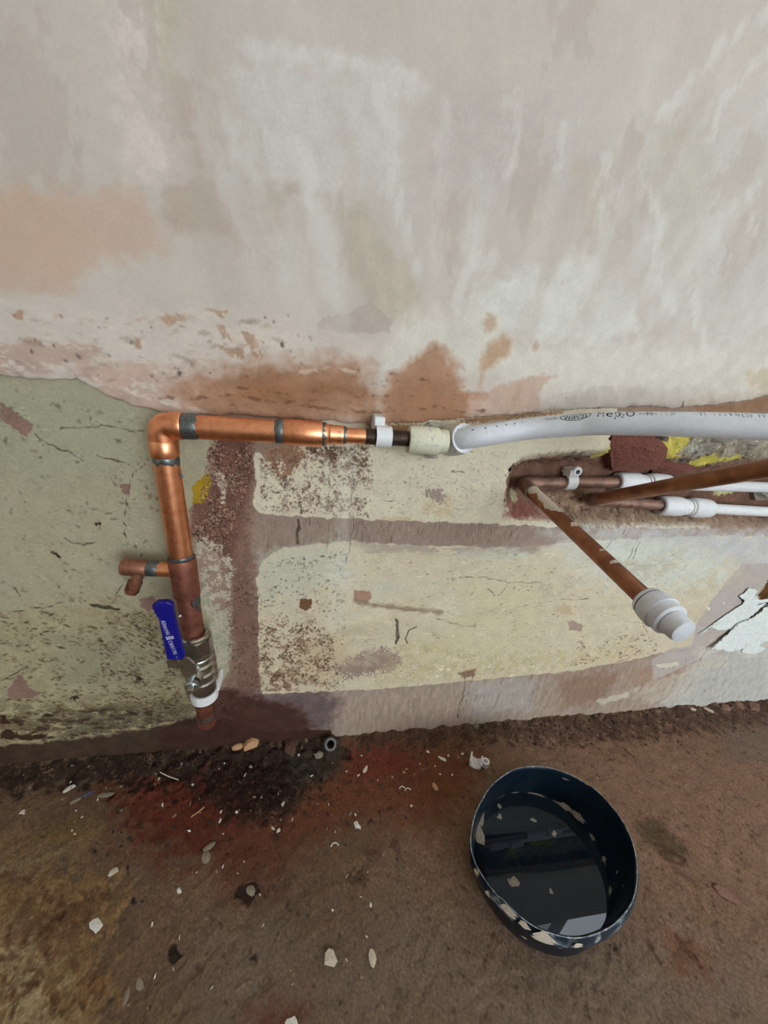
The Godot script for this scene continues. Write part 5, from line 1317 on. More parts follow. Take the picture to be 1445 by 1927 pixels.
	var badge := func(x: float, y: float) -> Array:
		var a := 0.25 - y / 0.009
		var o := Vector3(0, sin(0.35 - a * -1.0) * 0.0, 1.0)
		o = Vector3(0, sin(y / 0.009 + 0.2), cos(y / 0.009 + 0.2))
		o = (o - bd * o.dot(bd)).normalized()
		return [bc + bd * (km - x) + o * 0.0091, o]
	for q in [[-0.0026, -0.003, 0.0026, -0.0026], [-0.0026, 0.0026, 0.0026, 0.003], [-0.003, -0.003, -0.0026, 0.003], [0.0026, -0.003, 0.003, 0.003]]:
		surface_rect(m, q, badge, 0.00025)
	lettering(m, "21", 0.0042, Vector2(-0.0022, 0), badge, 0.00025)
	part("cast_mark", m, M.bronze, cock)
	# the stub under the valve runs into the floor
	straight(t, "pipe", corner + vd * sw.call(Vector3(-0.2125, 0.1616, 0.03)), vb + vd * 0.008, 0.0108, M.copper_dull)
	m = shape()
	ragged_band(m, corner, vd, sw.call(Vector3(-0.213, 0.1152, 0.03)), sw.call(Vector3(-0.2136, 0.1093, 0.03)), 0.0109, 0.002, 9.0)
	part("solder", m, M.solder, t)
	# drops of water on the tee
	for q in [[Vector3(-0.219, 0.3101, 0.03), 0.0018, -0.2], [Vector3(-0.2268, 0.2803, 0.03), 0.0013, -0.5]]:
		var p: Vector3 = corner + vd * sw.call(q[0])
		var o := Vector3(sin(q[2]), 0, cos(q[2]))
		var d := shape()
		lathe(d, p + o * 0.0117, o, [Vector2(0.0, 0.0), Vector2(0.0004, q[1]), Vector2(0.0016, q[1] * 1.02), Vector2(0.0026, q[1] * 0.6), Vector2(0.003, 0.0)], 14)
		tag(part("water_drop", d, M.water, null, p + o * 0.0117), "water drop on the copper tee" if q[1] > 0.0015 else "small water drop on copper pipe below the tee", "drop", "drops on the copper pipe")
	# ---- lever valve
	var va := Vector3(-0.2133, 0.2497, 0.032)
	var vz := Vector3(-0.2115, 0.1601, 0.032)
	var ax := (vz - va).normalized()
	var L := va.distance_to(vz)
	var v := thing("lever_valve", vz, "nickel-plated ball valve with blue lever handle near the floor", "valve")
	m = shape()
	lathe(m, va, ax, [Vector2(L * 0.34, 0.012), Vector2(L * 0.34, 0.0172), Vector2(L * 0.36, 0.0182), Vector2(L * 0.39, 0.0182), Vector2(L * 0.41, 0.0158), Vector2(L * 0.45, 0.0158), Vector2(L * 0.47, 0.0184), Vector2(L * 0.5, 0.0188), Vector2(L * 0.53, 0.0182), Vector2(L * 0.55, 0.016), Vector2(L * 0.6, 0.016), Vector2(L * 0.62, 0.0184), Vector2(L * 0.66, 0.0184), Vector2(L * 0.68, 0.0162), Vector2(L * 0.75, 0.0162), Vector2(L * 0.77, 0.0178), Vector2(L * 0.8, 0.0178), Vector2(L * 0.83, 0.0148), Vector2(L * 0.97, 0.0146), Vector2(L, 0.0138), Vector2(L, 0.0108)], 48)
	part("body", m, M.nickel, v)
	m = shape()
	lathe(m, va, ax, [Vector2(0, 0.0115), Vector2(0, 0.0145), Vector2(L * 0.02, 0.0162), Vector2(L * 0.045, 0.0162), Vector2(L * 0.055, 0.0148), Vector2(L * 0.07, 0.0148)], 40)
	hex(m, va, ax, L * 0.07, L * 0.27, 0.0176, 8)
	lathe(m, va, ax, [Vector2(L * 0.27, 0.0152), Vector2(L * 0.285, 0.0152), Vector2(L * 0.295, 0.0176), Vector2(L * 0.32, 0.0176), Vector2(L * 0.33, 0.0152), Vector2(L * 0.34, 0.012)], 40)
	part("gland_nut", m, M.nickel, v)
	# stem straight out from the body, then the lever
	var sc: Vector3 = va + ax * L * 0.55
	var out := Vector3(0, 0, 1)
	m = shape()
	lathe(m, sc + out * 0.012, out, [Vector2(0, 0.009), Vector2(0.008, 0.0088), Vector2(0.009, 0.008), Vector2(0.0135, 0.0075), Vector2(0.0135, 0.0)], 28)
	part("stem_boss", m, M.nickel, v)
	var lever := shape()
	var lz := sc.z + 0.0275
	var q0 := Vector3(-0.2137, 0.2196, 0.0595)
	plate(lever, flat([-0.2207,0.2403,-0.2133,0.2391,-0.2077,0.2302,-0.2065,0.2142,-0.2127,0.2033,-0.2199,0.2088,-0.2237,0.2235,-0.2354,0.2258,-0.2351,0.2367]), lz - 0.0015, lz + 0.0008)
	var lv := part("lever", lever, M.nickel, v)
	m = shape()
	plate(m, flat([-0.2382,0.3115,-0.2335,0.3156,-0.2241,0.316,-0.2192,0.3122,-0.2197,0.2996,-0.2184,0.2774,-0.2161,0.2428,-0.2173,0.2394,-0.2336,0.2393,-0.2343,0.2653,-0.2346,0.2947,-0.2387,0.3082]), lz - 0.0022, lz + 0.0034, 0.0012)
	var grip := part("handle_sleeve", m, M.blue, lv)
	m = shape()
	var ga := Vector3(-0.231, 0.2904, lz + 0.0034)
	var gb := Vector3(-0.2241, 0.2515, lz + 0.0034)
	var gd := (gb - ga).normalized()
	var gs := gd.cross(Vector3.BACK)
	var face := func(x: float, y: float) -> Array: return [ga + gd * x - gs * y, Vector3.BACK]
	var w1 := lettering(m, "Altecnic", 0.0056, Vector2(-0.003, 0.0008), face)
	for q in [[0.0, 0.0], [0.0022, 0.0], [0.0, 0.0022], [0.0022, 0.0022]]:
		surface_rect(m, [w1 - 0.001 + q[0], -0.003 + q[1], w1 + 0.0007 + q[0], -0.0013 + q[1]], face, 0.0002)
		surface_rect(m, [w1 - 0.001 + q[0], 0.0016 + q[1] * 0.8, w1 + 0.0007 + q[0], 0.0029 + q[1] * 0.8], face, 0.0002)
	var w2 := lettering(m, "CW617N", 0.005, Vector2(w1 + 0.0045, -0.0006), face)
	lettering(m, "< - >", 0.004, Vector2(w1 + w2 + 0.008, -0.0006), face)
	part("print", m, M.print_white, grip)
	m = shape()
	var nc := Vector3(sc.x, sc.y, lz + 0.0008)
	hex(m, nc, out, 0.0, 0.0055, 0.0078, 6)
	lathe(m, nc, out, [Vector2(0.0055, 0.0072), Vector2(0.0062, 0.0066), Vector2(0.0062, 0.004)], 24)
	part("nut", m, M.zinc, v)
	m = shape()
	lathe(m, nc, out, [Vector2(0.004, 0.0038), Vector2(0.011, 0.0038), Vector2(0.0118, 0.0032), Vector2(0.0118, 0.0)], 20)
	part("stud", m, M.nickel, v)

func hex(m: Dictionary, a: Vector3, dir: Vector3, s0: float, s1: float, r: float, n: int) -> void:
	var fr := frame(dir)
	var r0 := []
	var r1 := []
	for j in n:
		var t := TAU * (j + 0.5) / n
		var o: Vector3 = fr[0] * cos(t) + fr[1] * sin(t)
		r0.append(a + dir * s0 + o * r)
		r1.append(a + dir * s1 + o * r)
	var c := a + dir * (s0 + s1) / 2
	for j in n:
		quad(m, r0[j], r0[(j + 1) % n], r1[(j + 1) % n], r1[j], c)
	disc(m, PackedVector3Array(r0), -dir)
	disc(m, PackedVector3Array(r1), dir)

# a flat plate parallel to the wall with a bevelled front edge
func plate(m: Dictionary, outline: PackedVector2Array, z0: float, z1: float, bev := 0.0004) -> void:
	var inner := PackedVector2Array()
	var c := Vector2.ZERO
	for p in outline: c += p
	c /= outline.size()
	var k := outline.size()
	for j in k:
		var a := (outline[j] - outline[(j + k - 1) % k]).normalized()
		var b := (outline[(j + 1) % k] - outline[j]).normalized()
		var nrm := (a + b).normalized().orthogonal()
		if nrm.dot(outline[j] - c) > 0: nrm = -nrm
		inner.append(outline[j] + nrm * bev)
	var cc := Vector3(c.x, c.y, (z0 + z1) / 2)
	for j in k:
		var j2 := (j + 1) % k
		var a := outline[j]
		var b := outline[j2]
		quad(m, Vector3(a.x, a.y, z0), Vector3(b.x, b.y, z0), Vector3(b.x, b.y, z1 - bev), Vector3(a.x, a.y, z1 - bev), cc)
		var ai := inner[j]
		var bi := inner[j2]
		quad(m, Vector3(a.x, a.y, z1 - bev), Vector3(b.x, b.y, z1 - bev), Vector3(bi.x, bi.y, z1), Vector3(ai.x, ai.y, z1), Vector3(c.x, c.y, z0))
	for side in 2:
		var poly := inner if side else outline
		var z := z1 if side else z0
		var tri := Geometry2D.triangulate_polygon(poly)
		var base: int = m.v.size()
		var nn := Vector3.BACK if side else Vector3.FORWARD
		for p in poly:
			m.v.append(Vector3(p.x, p.y, z))
			m.n.append(nn)
			m.uv.append(Vector2.ZERO)
		for q in range(0, tri.size(), 3):
			var A: Vector3 = m.v[base + tri[q]]
			var B: Vector3 = m.v[base + tri[q + 1]]
			var C: Vector3 = m.v[base + tri[q + 2]]
			if (B - A).cross(C - A).dot(nn) < 0: m.i.append_array([base + tri[q], base + tri[q + 1], base + tri[q + 2]])
			else: m.i.append_array([base + tri[q], base + tri[q + 2], base + tri[q + 1]])

func surface_rect(m: Dictionary, q: Array, place: Callable, lift: float) -> void:
	var base: int = m.v.size()
	for c in [[q[0], q[1]], [q[2], q[1]], [q[2], q[3]], [q[0], q[3]]]:
		var pn: Array = place.call(c[0], c[1])
		m.v.append(pn[0] + pn[1] * lift)
		m.n.append(pn[1])
		m.uv.append(Vector2.ZERO)
	var n: Vector3 = (m.v[base + 1] - m.v[base]).cross(m.v[base + 2] - m.v[base])
	if n.dot(m.n[base]) < 0: m.i.append_array([base, base + 1, base + 2, base, base + 2, base + 3])
	else: m.i.append_array([base, base + 2, base + 1, base, base + 3, base + 2])

# part of a hoop of rectangular section: from angle a0 to a1 in the plane (u, w) about c, width along axis
func hoop(m: Dictionary, c: Vector3, axis: Vector3, u: Vector3, w: Vector3, a0: float, a1: float, ri: float, ro: float, width: float, seg := 28) -> void:
	var secs := []
	for i in seg + 1:
		var t := lerpf(a0, a1, float(i) / seg)
		var o := u * cos(t) + w * sin(t)
		secs.append([c + o * ri - axis * width / 2, c + o * ro - axis * width / 2, c + o * ro + axis * width / 2, c + o * ri + axis * width / 2, o])
	for i in seg:
		var A: Array = secs[i]
		var B: Array = secs[i + 1]
		for e in 4:
			var e2 := (e + 1) % 4
			var base: int = m.v.size()
			var nrms := []
			for S in [A, B]:
				nrms.append([-axis, S[4], axis, -S[4]][e])
			for q in [[A[e], nrms[0]], [A[e2], nrms[0]], [B[e2], nrms[1]], [B[e], nrms[1]]]:
				m.v.append(q[0])
				m.n.append(q[1])
				m.uv.append(Vector2.ZERO)
			var g: Vector3 = (m.v[base + 1] - m.v[base]).cross(m.v[base + 2] - m.v[base])
			if g.dot(nrms[0]) < 0: m.i.append_array([base, base + 1, base + 2, base, base + 2, base + 3])
			else: m.i.append_array([base, base + 2, base + 1, base, base + 3, base + 2])
	for S in [secs[0], secs[seg]]:
		var cc: Vector3 = secs[seg / 2][0]
		quad(m, S[0], S[1], S[2], S[3], cc)

func clips() -> void:
	# saddle clip on the thin dark pipe beside the plastic fitting
	var c := Vector3(-0.0137, 0.4872, 0.03)
	var ax := (Vector3(0.0131, 0.4865, 0.03) - Vector3(-0.0302, 0.4868, 0.03)).normalized()
	var up := Vector3.UP
	var out := Vector3.BACK
	var t := thing("pipe_clip", Vector3(c.x, c.y, 0.0), "white plastic clip on dark pipe end beside the cream push-fit socket", "pipe clip", "white pipe clips")
	var m := shape()
	hoop(m, c, ax, up, out, -0.9, PI + 0.5, 0.0078, 0.0106, 0.0155, 32)
	part("band", m, M.clip_white, t)
	m = shape()
	block(m, Vector3(c.x, c.y, 0.011), ax * 0.0076, up * 0.0085, out * 0.011, 0.001)
	block(m, Vector3(-0.0174, 0.4972, 0.012) + Vector3(0, 0, 0), ax * 0.0055, up * 0.008, out * 0.0115, 0.001)
	part("base", m, M.clip_white, t)
	# open clip on the stub under the valve, its arm back to the wall
	c = Vector3(-0.2128, 0.1515, 0.03)
	ax = (Vector3(-0.214, 0.1043, 0.03) - Vector3(-0.2176, 0.4696, 0.03)).normalized()
	var e := Vector3.RIGHT
	t = thing("pipe_clip", Vector3(c.x, c.y, 0.0), "white plastic ring clip on copper stub under the lever valve", "pipe clip", "white pipe clips")
	m = shape()
	hoop(m, c, ax, e, out, -0.55, PI + 0.9, 0.0118, 0.0162, 0.0135, 36)
	part("band", m, M.clip_white, t)
	m = shape()
	var arm := c + Vector3(0.0145, 0.002, -0.017)
	block(m, arm, e * 0.0022, -ax * 0.0066, out * 0.0125, 0.0008)
	part("arm", m, M.clip_white, t)
	m = shape()
	block(m, c + Vector3(-0.0135, 0, -0.017), e * 0.002, -ax * 0.006, out * 0.0125, 0.0008)
	part("arm", m, M.clip_white, t)
	# screwed clip on the pipe in the chase
	c = Vector3(0.2379, 0.4335, -0.014)
	ax = (Vector3(0.3068, 0.4352, -0.014) - Vector3(0.1763, 0.4298, -0.014)).normalized()
	t = thing("pipe_clip", Vector3(c.x, c.y, -0.024), "white plastic clip screwed over copper pipe in the wall chase", "pipe clip", "white pipe clips")
	m = shape()
	hoop(m, c, ax, up, out, -0.7, PI + 0.7, 0.0078, 0.0108, 0.0135, 32)
	part("band", m, M.clip_white, t)
	m = shape()
	block(m, c + Vector3(0, 0.013, -0.004), ax * 0.0067, up * 0.004, out * 0.012, 0.001)
	part("base", m, M.clip_white, t)
	m = shape()
	lathe(m, c + Vector3(0.002, 0.0155, 0.004), out, [Vector2(0, 0.0062), Vector2(0.0042, 0.0062), Vector2(0.005, 0.0054), Vector2(0.005, 0.0)], 24)
	var lug := part("screw_lug", m, M.clip_white, t)
	m = shape()
	lathe(m, c + Vector3(0.002, 0.0155, 0.009), out, [Vector2(0, 0.0028), Vector2(0.0006, 0.0026), Vector2(0.0006, 0.0012), Vector2(0.0001, 0.0)], 16)
	part("screw", m, M.screw, lug)
	# a loose one on the floor
	c = Vector3(0.1678, 0.01, 0.0591)
	t = thing("pipe_clip", Vector3(c.x, 0, c.z), "loose white plastic pipe clip lying on the floor behind the bucket", "pipe clip", "white pipe clips")
	ax = Vector3(-0.55, 0, 1.0).normalized()
	e = Vector3(1.0, 0, 0.55).normalized()
	m = shape()
	hoop(m, c, ax, e, Vector3.UP, PI - 0.45, TAU + 0.35, 0.0072, 0.0098, 0.0165, 28)
	part("band", m, M.clip_white, t)
	m = shape()
	lathe(m, c + e * 0.0135 + Vector3(0, 0.001, 0) - Vector3.UP * 0.004, Vector3.UP, [Vector2(0, 0.0), Vector2(0, 0.0058), Vector2(0.0085, 0.0056), Vector2(0.0085, 0.003), Vector2(0.001, 0.0028), Vector2(0.001, 0.0)], 22)
	part("screw_lug", m, M.clip_white, t)
	m = shape()
	block(m, c - Vector3(0, 0.0085, 0), e * 0.008, ax * 0.007, Vector3.UP * 0.0018, 0.0008)
	part("base", m, M.clip_white, t)

# ---------------------------------------------------------------- white push-fit pipework
func pushfit() -> void:
	var a := Vector3(0.0121, 0.4859, 0.03)
	var b := Vector3(0.0454, 0.4858, 0.031)
	var dir := (b - a).normalized()
	var L := a.distance_to(b)
	var mouth := Vector3(0.068, 0.4917, 0.037)
	var pipe_pts := [Vector3(0.064, 0.4887, 0.0321), Vector3(0.0885, 0.491, 0.0247), Vector3(0.1309, 0.5043, 0.0359), Vector3(0.1742, 0.5146, 0.053), Vector3(0.1986, 0.5215, 0.0724), Vector3(0.2505, 0.5302, 0.1053), Vector3(0.2974, 0.536, 0.1318), Vector3(0.3468, 0.5404, 0.1616), Vector3(0.4093, 0.5407, 0.207)]
	pipe_pts[0] = mouth
	pipe_pts[1] = mouth.lerp(pipe_pts[2], 0.3)
	var back := Vector3(0.0614, 0.4841, 0.0158)
	var out: Vector3 = (mouth - back).normalized()
	var BL := back.distance_to(mouth)
	var t := thing("pushfit_elbow", Vector3(b.x, b.y, 0.0), "cream plastic push-fit elbow joining dark copper to the long white pipe", "pipe fitting")
	var m := shape()
	lathe(m, a, dir, [Vector2(0, 0.0079), Vector2(0, 0.0131), Vector2(0.001, 0.0137), Vector2(L * 0.5, 0.0141), Vector2(L * 0.86, 0.014), Vector2(L * 0.93, 0.0134), Vector2(L * 0.95, 0.012), Vector2(L * 1.2, 0.012)], 40)
	part("socket", m, M.plastic_old, t)
	m = shape()
	lathe(m, back, out, [Vector2(-0.017, 0.0), Vector2(-0.016, 0.006), Vector2(-0.012, 0.011), Vector2(-0.006, 0.0148), Vector2(0.001, 0.0166), Vector2(0.008, 0.0168), Vector2(BL - 0.006, 0.016), Vector2(BL - 0.002, 0.0148), Vector2(BL - 0.002, 0.0118)], 48)
	lathe(m, b - dir * 0.002, (back - b).normalized(), [Vector2(0, 0.0125), Vector2(back.distance_to(b), 0.012)], 32)
	part("body", m, M.plastic_dusty, t)
	m = shape()
	lathe(m, back, out, [Vector2(BL - 0.003, 0.0112), Vector2(BL - 0.003, 0.0146), Vector2(BL - 0.001, 0.015), Vector2(BL + 0.0006, 0.0148), Vector2(BL + 0.001, 0.0138), Vector2(BL - 0.0005, 0.0128), Vector2(BL - 0.0005, 0.0113)], 48)
	part("collar", m, M.plastic, t)
	m = shape()
	slab(m, blob(0.007, 9, 0.35, 0.5), Vector3(0.0434, 0.4962, 0), Vector3(1, 0, 0), Vector3(0, 1, 0), Vector3(0, 0, 1), 0.012, 0.4, 4)
	part("filler", m, M.plastic_dusty, t)
	m = shape()
	slab(m, blob(0.008, 9, 0.35, 0.45), Vector3(0.0439, 0.4667, 0), Vector3(1, 0, 0), Vector3(0, 1, 0), Vector3(0, 0, 1), 0.02, 0.4, 5)
	part("filler", m, M.plastic_dusty, t)
	# the long white pipe
	var path := []
	path.append_array(smooth_path([back + out * (BL - 0.008), mouth + out * 0.001, mouth.lerp(pipe_pts[2], 0.3) + out * 0.006, pipe_pts[2], pipe_pts[3], pipe_pts[4], pipe_pts[5], pipe_pts[6], pipe_pts[7], pipe_pts[8]], 10))
	var far: Vector3 = pipe_pts[8] + (pipe_pts[8] - pipe_pts[7]) * Vector3(1, 0.5, 0.5)
	path.append_array([far, far + Vector3(0.1, 0, 0.01), Vector3(2.58, far.y, far.z + 0.02)])
	t = thing("white_pipe", pipe_pts[4], "long white plastic pipe with printed lettering, curving out to the right", "pipe")
	m = shape()
	tube(m, path, 0.011, 36)
	part("tube", m, M.plastic_grey, t)
	# print along its upper flank
	var lens := [0.0]
	for i in range(1, path.size()): lens.append(lens[-1] + path[i].distance_to(path[i - 1]))
	var eye := Vector3(-0.0771, 0.5694, 0.4)
	var on_pipe := func(s: float, y: float) -> Array:
		var i := 0
		while i < path.size() - 2 and lens[i + 1] < s: i += 1
		var f: float = (s - lens[i]) / maxf(lens[i + 1] - lens[i], 1e-6)
		var p: Vector3 = path[i].lerp(path[i + 1], f)
		var d: Vector3 = (path[i + 1] - path[i]).normalized()
		var side := Vector3(0.25, 0.55, 1.0)
		side = (side - d * side.dot(d)).normalized()
		var upw := d.cross(side).normalized()
		if upw.y < 0: upw = -upw
		var ang := 0.5 + y / 0.011
		var o := side * cos(ang) + upw * sin(ang)
		return [p + o * 0.011, o]
	var s_at := func(p: Vector3) -> float:
		var best := 1e9
		var s := 0.0
		for i in path.size() - 1:
			var ab: Vector3 = path[i + 1] - path[i]
			var f: float = clampf((p - path[i]).dot(ab) / ab.length_squared(), 0, 1)
			var dd: float = p.distance_to(path[i] + ab * f)
			if dd < best:
				best = dd
				s = lens[i] + f * ab.length()
		return s
	m = shape()
	var sh: float = s_at.call(Vector3(0.1869, 0.5197, 0.0666))
	var hw := lettering(m, "Hep", 0.0104, Vector2(sh, 0), on_pipe)
	var h2 := lettering(m, "2", 0.0056, Vector2(sh + hw + 0.0004, -0.0028), on_pipe)
	lettering(m, "O", 0.0104, Vector2(sh + hw + h2 + 0.0012, 0), on_pipe)
	var s0: float = s_at.call(Vector3(0.159, 0.5147, 0.05))
	lettering(m, "wavin", 0.0085, Vector2(s0 + 0.0045, 0), on_pipe)
	for i in 36:      # the oval round it
		var q := []
		for e in 2:
			var a2 := TAU * (i + e) / 36.0
			q.append(Vector2(s0 + 0.0155 + cos(a2) * 0.0145, sin(a2) * 0.0042))
		var nn: Vector2 = (q[1] - q[0]).orthogonal().normalized() * 0.0003
		var base: int = m.v.size()
		for c in [q[0] - nn, q[1] - nn, q[1] + nn, q[0] + nn]:
			var pn: Array = on_pipe.call(c.x, c.y)
			m.v.append(pn[0] + pn[1] * 0.0002)
			m.n.append(pn[1])
			m.uv.append(Vector2.ZERO)
		m.i.append_array([base, base + 2, base + 1, base, base + 3, base + 2])
	part("print", m, M.ink, t)
	m = shape()
	for q in [["made", Vector3(0.1472, 0.5124, 0.0443), 0.0048], ["push", Vector3(0.2155, 0.5247, 0.0832), 0.004], ["H", Vector3(0.2206, 0.5253, 0.085), 0.0075], ["22", Vector3(0.2246, 0.5259, 0.0867), 0.004], ["| | |", Vector3(0.2284, 0.527, 0.0913), 0.0045], ["X", Vector3(0.2367, 0.5282, 0.0946), 0.006], ["--", Vector3(0.2401, 0.5287, 0.0962), 0.004], ["--", Vector3(0.2506, 0.5306, 0.1029), 0.004], ["H", Vector3(0.2543, 0.531, 0.1035), 0.0075], ["----", Vector3(0.2571, 0.5316, 0.1059), 0.004], ["1 2 2 E N", Vector3(0.2616, 0.532, 0.1089), 0.0048], ["Y", Vector3(0.2715, 0.5335, 0.1135), 0.006], ["(S)", Vector3(0.2793, 0.5344, 0.1179), 0.0065], ["H", Vector3(0.2888, 0.5355, 0.1226), 0.0075], ["22 x 2", Vector3(0.2922, 0.536, 0.1242), 0.0045]]:
		lettering(m, q[0], q[2], Vector2(s_at.call(q[1]), 0.0004), on_pipe)
	part("print", m, M.ink_pale, t)
	m = shape()
	for i in 7:
		var s: float = lens[3] + 0.004 + i * 0.0105
		surface_rect(m, [s, -0.0008, s + 0.0018, 0.0003], on_pipe, 0.0002)
	part("print", m, M.ink, t)

# a straight push-fit coupler from a to b: two bulged barrels and a neck
func coupler(called: String, a: Vector3, b: Vector3, label: String) -> void:
	var d := (b - a).normalized()
	var L := a.distance_to(b)
	var t := thing(called, (a + b) / 2, label, "pipe fitting", "white push-fit couplers in the chase")
	for e in 2:
		var m := shape()
		var o := a if e == 0 else b
		var dd := d if e == 0 else -d
		lathe(m, o, dd, [Vector2(0.003, 0.0076), Vector2(0.0, 0.0105), Vector2(0.0, 0.0118), Vector2(0.001, 0.0126), Vector2(L * 0.12, 0.0136), Vector2(L * 0.3, 0.0139), Vector2(L * 0.4, 0.0132), Vector2(L * 0.42, 0.0112), Vector2(L * 0.5, 0.0112)], 36)
		part("barrel", m, M.plastic, t)
		m = shape()
		lathe(m, o, dd, [Vector2(0.0006, 0.0115), Vector2(-0.0006, 0.0112), Vector2(-0.0008, 0.0085), Vector2(0.002, 0.0078)], 36)
		part("collar", m, M.plastic_grey, t)
	var g := shape()
	lathe(g, a, d, [Vector2(L * 0.53, 0.0112), Vector2(L * 0.535, 0.0119), Vector2(L * 0.545, 0.0119), Vector2(L * 0.55, 0.0112)], 36)
	part("seam_ring", g, M.plastic_dusty, t)

func chase() -> void:
	# upper pipe: elbow, stub out to a stop end
	var e := Vector3(0.175, 0.4291, -0.014)
	var r1 := Vector3(0.3107, 0.4353, -0.014)
	var cap0 := Vector3(0.1828, 0.4036, 0.1884)
	var cap1 := Vector3(0.1831, 0.4018, 0.2248)
	var t := thing("copper_pipe", e, "old copper pipe leaving the chase with an elbow, stub pointing down right", "pipe")
	var stub := (cap0 - e).normalized()
	straight(t, "run", e + (r1 - e).normalized() * 0.012, r1, 0.0075, M.copper_grimy)
	straight(t, "stub", e + stub * 0.018, cap0 + stub * 0.01, 0.0075, M.copper_brown)
	var m := shape()
	var path := fillet([e + (r1 - e).normalized() * 0.02, e, e + stub * 0.024], 0.012, 8)
	tube(m, path, 0.0084, 28)
	part("elbow", m, M.copper_grimy, t)
	m = shape()
	lathe(m, e, stub, [Vector2(0.0235, 0.0075), Vector2(0.0238, 0.0088), Vector2(0.025, 0.0088), Vector2(0.0255, 0.0076)], 24)
	part("solder", m, M.grey_stone, t)
	# old paint left on the stub
	var sl := e.distance_to(cap0)
	for q in [[0.07, 0.2, 1.1], [0.19, 0.4, 1.1], [0.5, 0.535, 0.5], [0.72, 0.735, 0.35], [0.8, 0.82, 0.5], [0.27, 0.285, 0.2]]:
		m = shape()
		peel(m, e, stub, q[0] * sl, q[1] * sl, 0.00755, q[2], q[0] * 9.0)
		part("paint_remains", m, M.skim_chip, t)
	# stop end
	var cd := (cap1 - cap0).normalized()
	var L := cap0.distance_to(cap1)
	t = thing("stop_end", cap0, "white plastic push-fit stop end closing the copper stub", "pipe fitting")
	m = shape()
	lathe(m, cap0, cd, [Vector2(0.003, 0.0076), Vector2(0.0, 0.0098), Vector2(0.0, 0.0115), Vector2(L * 0.03, 0.0124), Vector2(L * 0.1, 0.0127)], 40)
	part("collar", m, M.plastic_grey, t)
	m = shape()
	lathe(m, cap0, cd, [Vector2(L * 0.1, 0.0112), Vector2(L * 0.125, 0.0112), Vector2(L * 0.13, 0.0131), Vector2(L * 0.2, 0.0139), Vector2(L * 0.3, 0.0142), Vector2(L * 0.4, 0.0139), Vector2(L * 0.415, 0.0145), Vector2(L * 0.44, 0.0145), Vector2(L * 0.45, 0.0132), Vector2(L * 0.6, 0.0124), Vector2(L * 0.61, 0.0134), Vector2(L * 0.65, 0.0134), Vector2(L * 0.67, 0.0126), Vector2(L * 0.68, 0.0098)], 44)
	part("body", m, M.plastic_grey, t)
	m = shape()
	lathe(m, cap0, cd, [Vector2(L * 0.69, 0.0102), Vector2(L * 0.92, 0.0098), Vector2(L * 0.98, 0.009), Vector2(L, 0.0074), Vector2(L, 0.0)], 40)
	part("plug", m, M.plastic_grey, t)
	# coupler and white pipe on the upper run
	coupler("pushfit_coupler", Vector3(0.3068, 0.4352, -0.014), Vector3(0.3849, 0.435, -0.014), "white push-fit coupler on the upper chase pipe, half hidden behind bare copper pipe")
	t = thing("white_pipe", Vector3(0.3841, 0.4349, -0.014), "upper of two thin white plastic pipes running right in the chase", "pipe")
	m = shape()
	tube(m, [Vector3(0.38, 0.4348, -0.014), Vector3(0.5512, 0.4359, -0.014), Vector3(2.58, 0.4401, -0.014)], 0.0075, 28)
	part("tube", m, M.plastic, t)
	# lower pipe with its own stub crossing in front
	var e2 := Vector3(0.2783, 0.4097, -0.012)
	var r2 := Vector3(0.3881, 0.4049, -0.012)
	var tip := Vector3(0.257, 0.5115, 0.1738)
	tip = e2 + (tip - e2) * 1.25
	t = thing("copper_pipe", e2, "brown copper pipe stub crossing in front of the white couplers", "pipe")
	straight(t, "run", e2, r2, 0.0075, M.copper_grimy)
	straight(t, "stub", e2 + (tip - e2).normalized() * 0.012, tip, 0.0075, M.copper_brown)
	m = shape()
	path = fillet([e2 + (r2 - e2).normalized() * 0.02, e2 + (r2 - e2).normalized() * -0.004, e2 + (tip - e2).normalized() * 0.02], 0.01, 8)
	tube(m, path, 0.0086, 28)
	part("elbow", m, M.copper_grimy, t)
	m = shape()
	lathe(m, e2, (tip - e2).normalized(), [Vector2(0.0155, 0.0075), Vector2(0.016, 0.0089), Vector2(0.017, 0.0089), Vector2(0.0175, 0.0076)], 24)
	part("solder", m, M.white_chip, t)
	coupler("pushfit_coupler", Vector3(0.3848, 0.4048, -0.012), Vector3(0.4664, 0.4019, -0.012), "lower white push-fit coupler in the chase, on grimy copper pipe")
	t = thing("white_pipe", Vector3(0.4629, 0.4019, -0.012), "lower of two thin white plastic pipes running right in the chase", "pipe")
	m = shape()
	tube(m, [Vector3(0.4592, 0.4022, -0.012), Vector3(0.571, 0.3993, -0.012), Vector3(2.58, 0.3887, -0.012)], 0.0075, 28)
	part("tube", m, M.plastic, t)
	# stones and broken brick in the opened wall
	var wall := get_node("wall_back")
	m = shape()
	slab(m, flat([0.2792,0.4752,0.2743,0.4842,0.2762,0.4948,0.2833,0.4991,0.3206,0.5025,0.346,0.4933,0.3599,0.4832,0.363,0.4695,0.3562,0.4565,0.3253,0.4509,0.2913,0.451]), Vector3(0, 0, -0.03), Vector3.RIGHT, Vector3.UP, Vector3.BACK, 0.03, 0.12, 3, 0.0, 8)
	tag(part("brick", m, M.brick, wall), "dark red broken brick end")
	m = shape()
	slab(m, flat([0.3526,0.4622,0.3724,0.4645,0.413,0.4619,0.425,0.458,0.4038,0.4468,0.3626,0.4467]), Vector3(0, 0, -0.035), Vector3.RIGHT, Vector3.UP, Vector3.BACK, 0.025, 0.2, 6, 0.0, 6)
	part("brick", m, M.brick, wall)
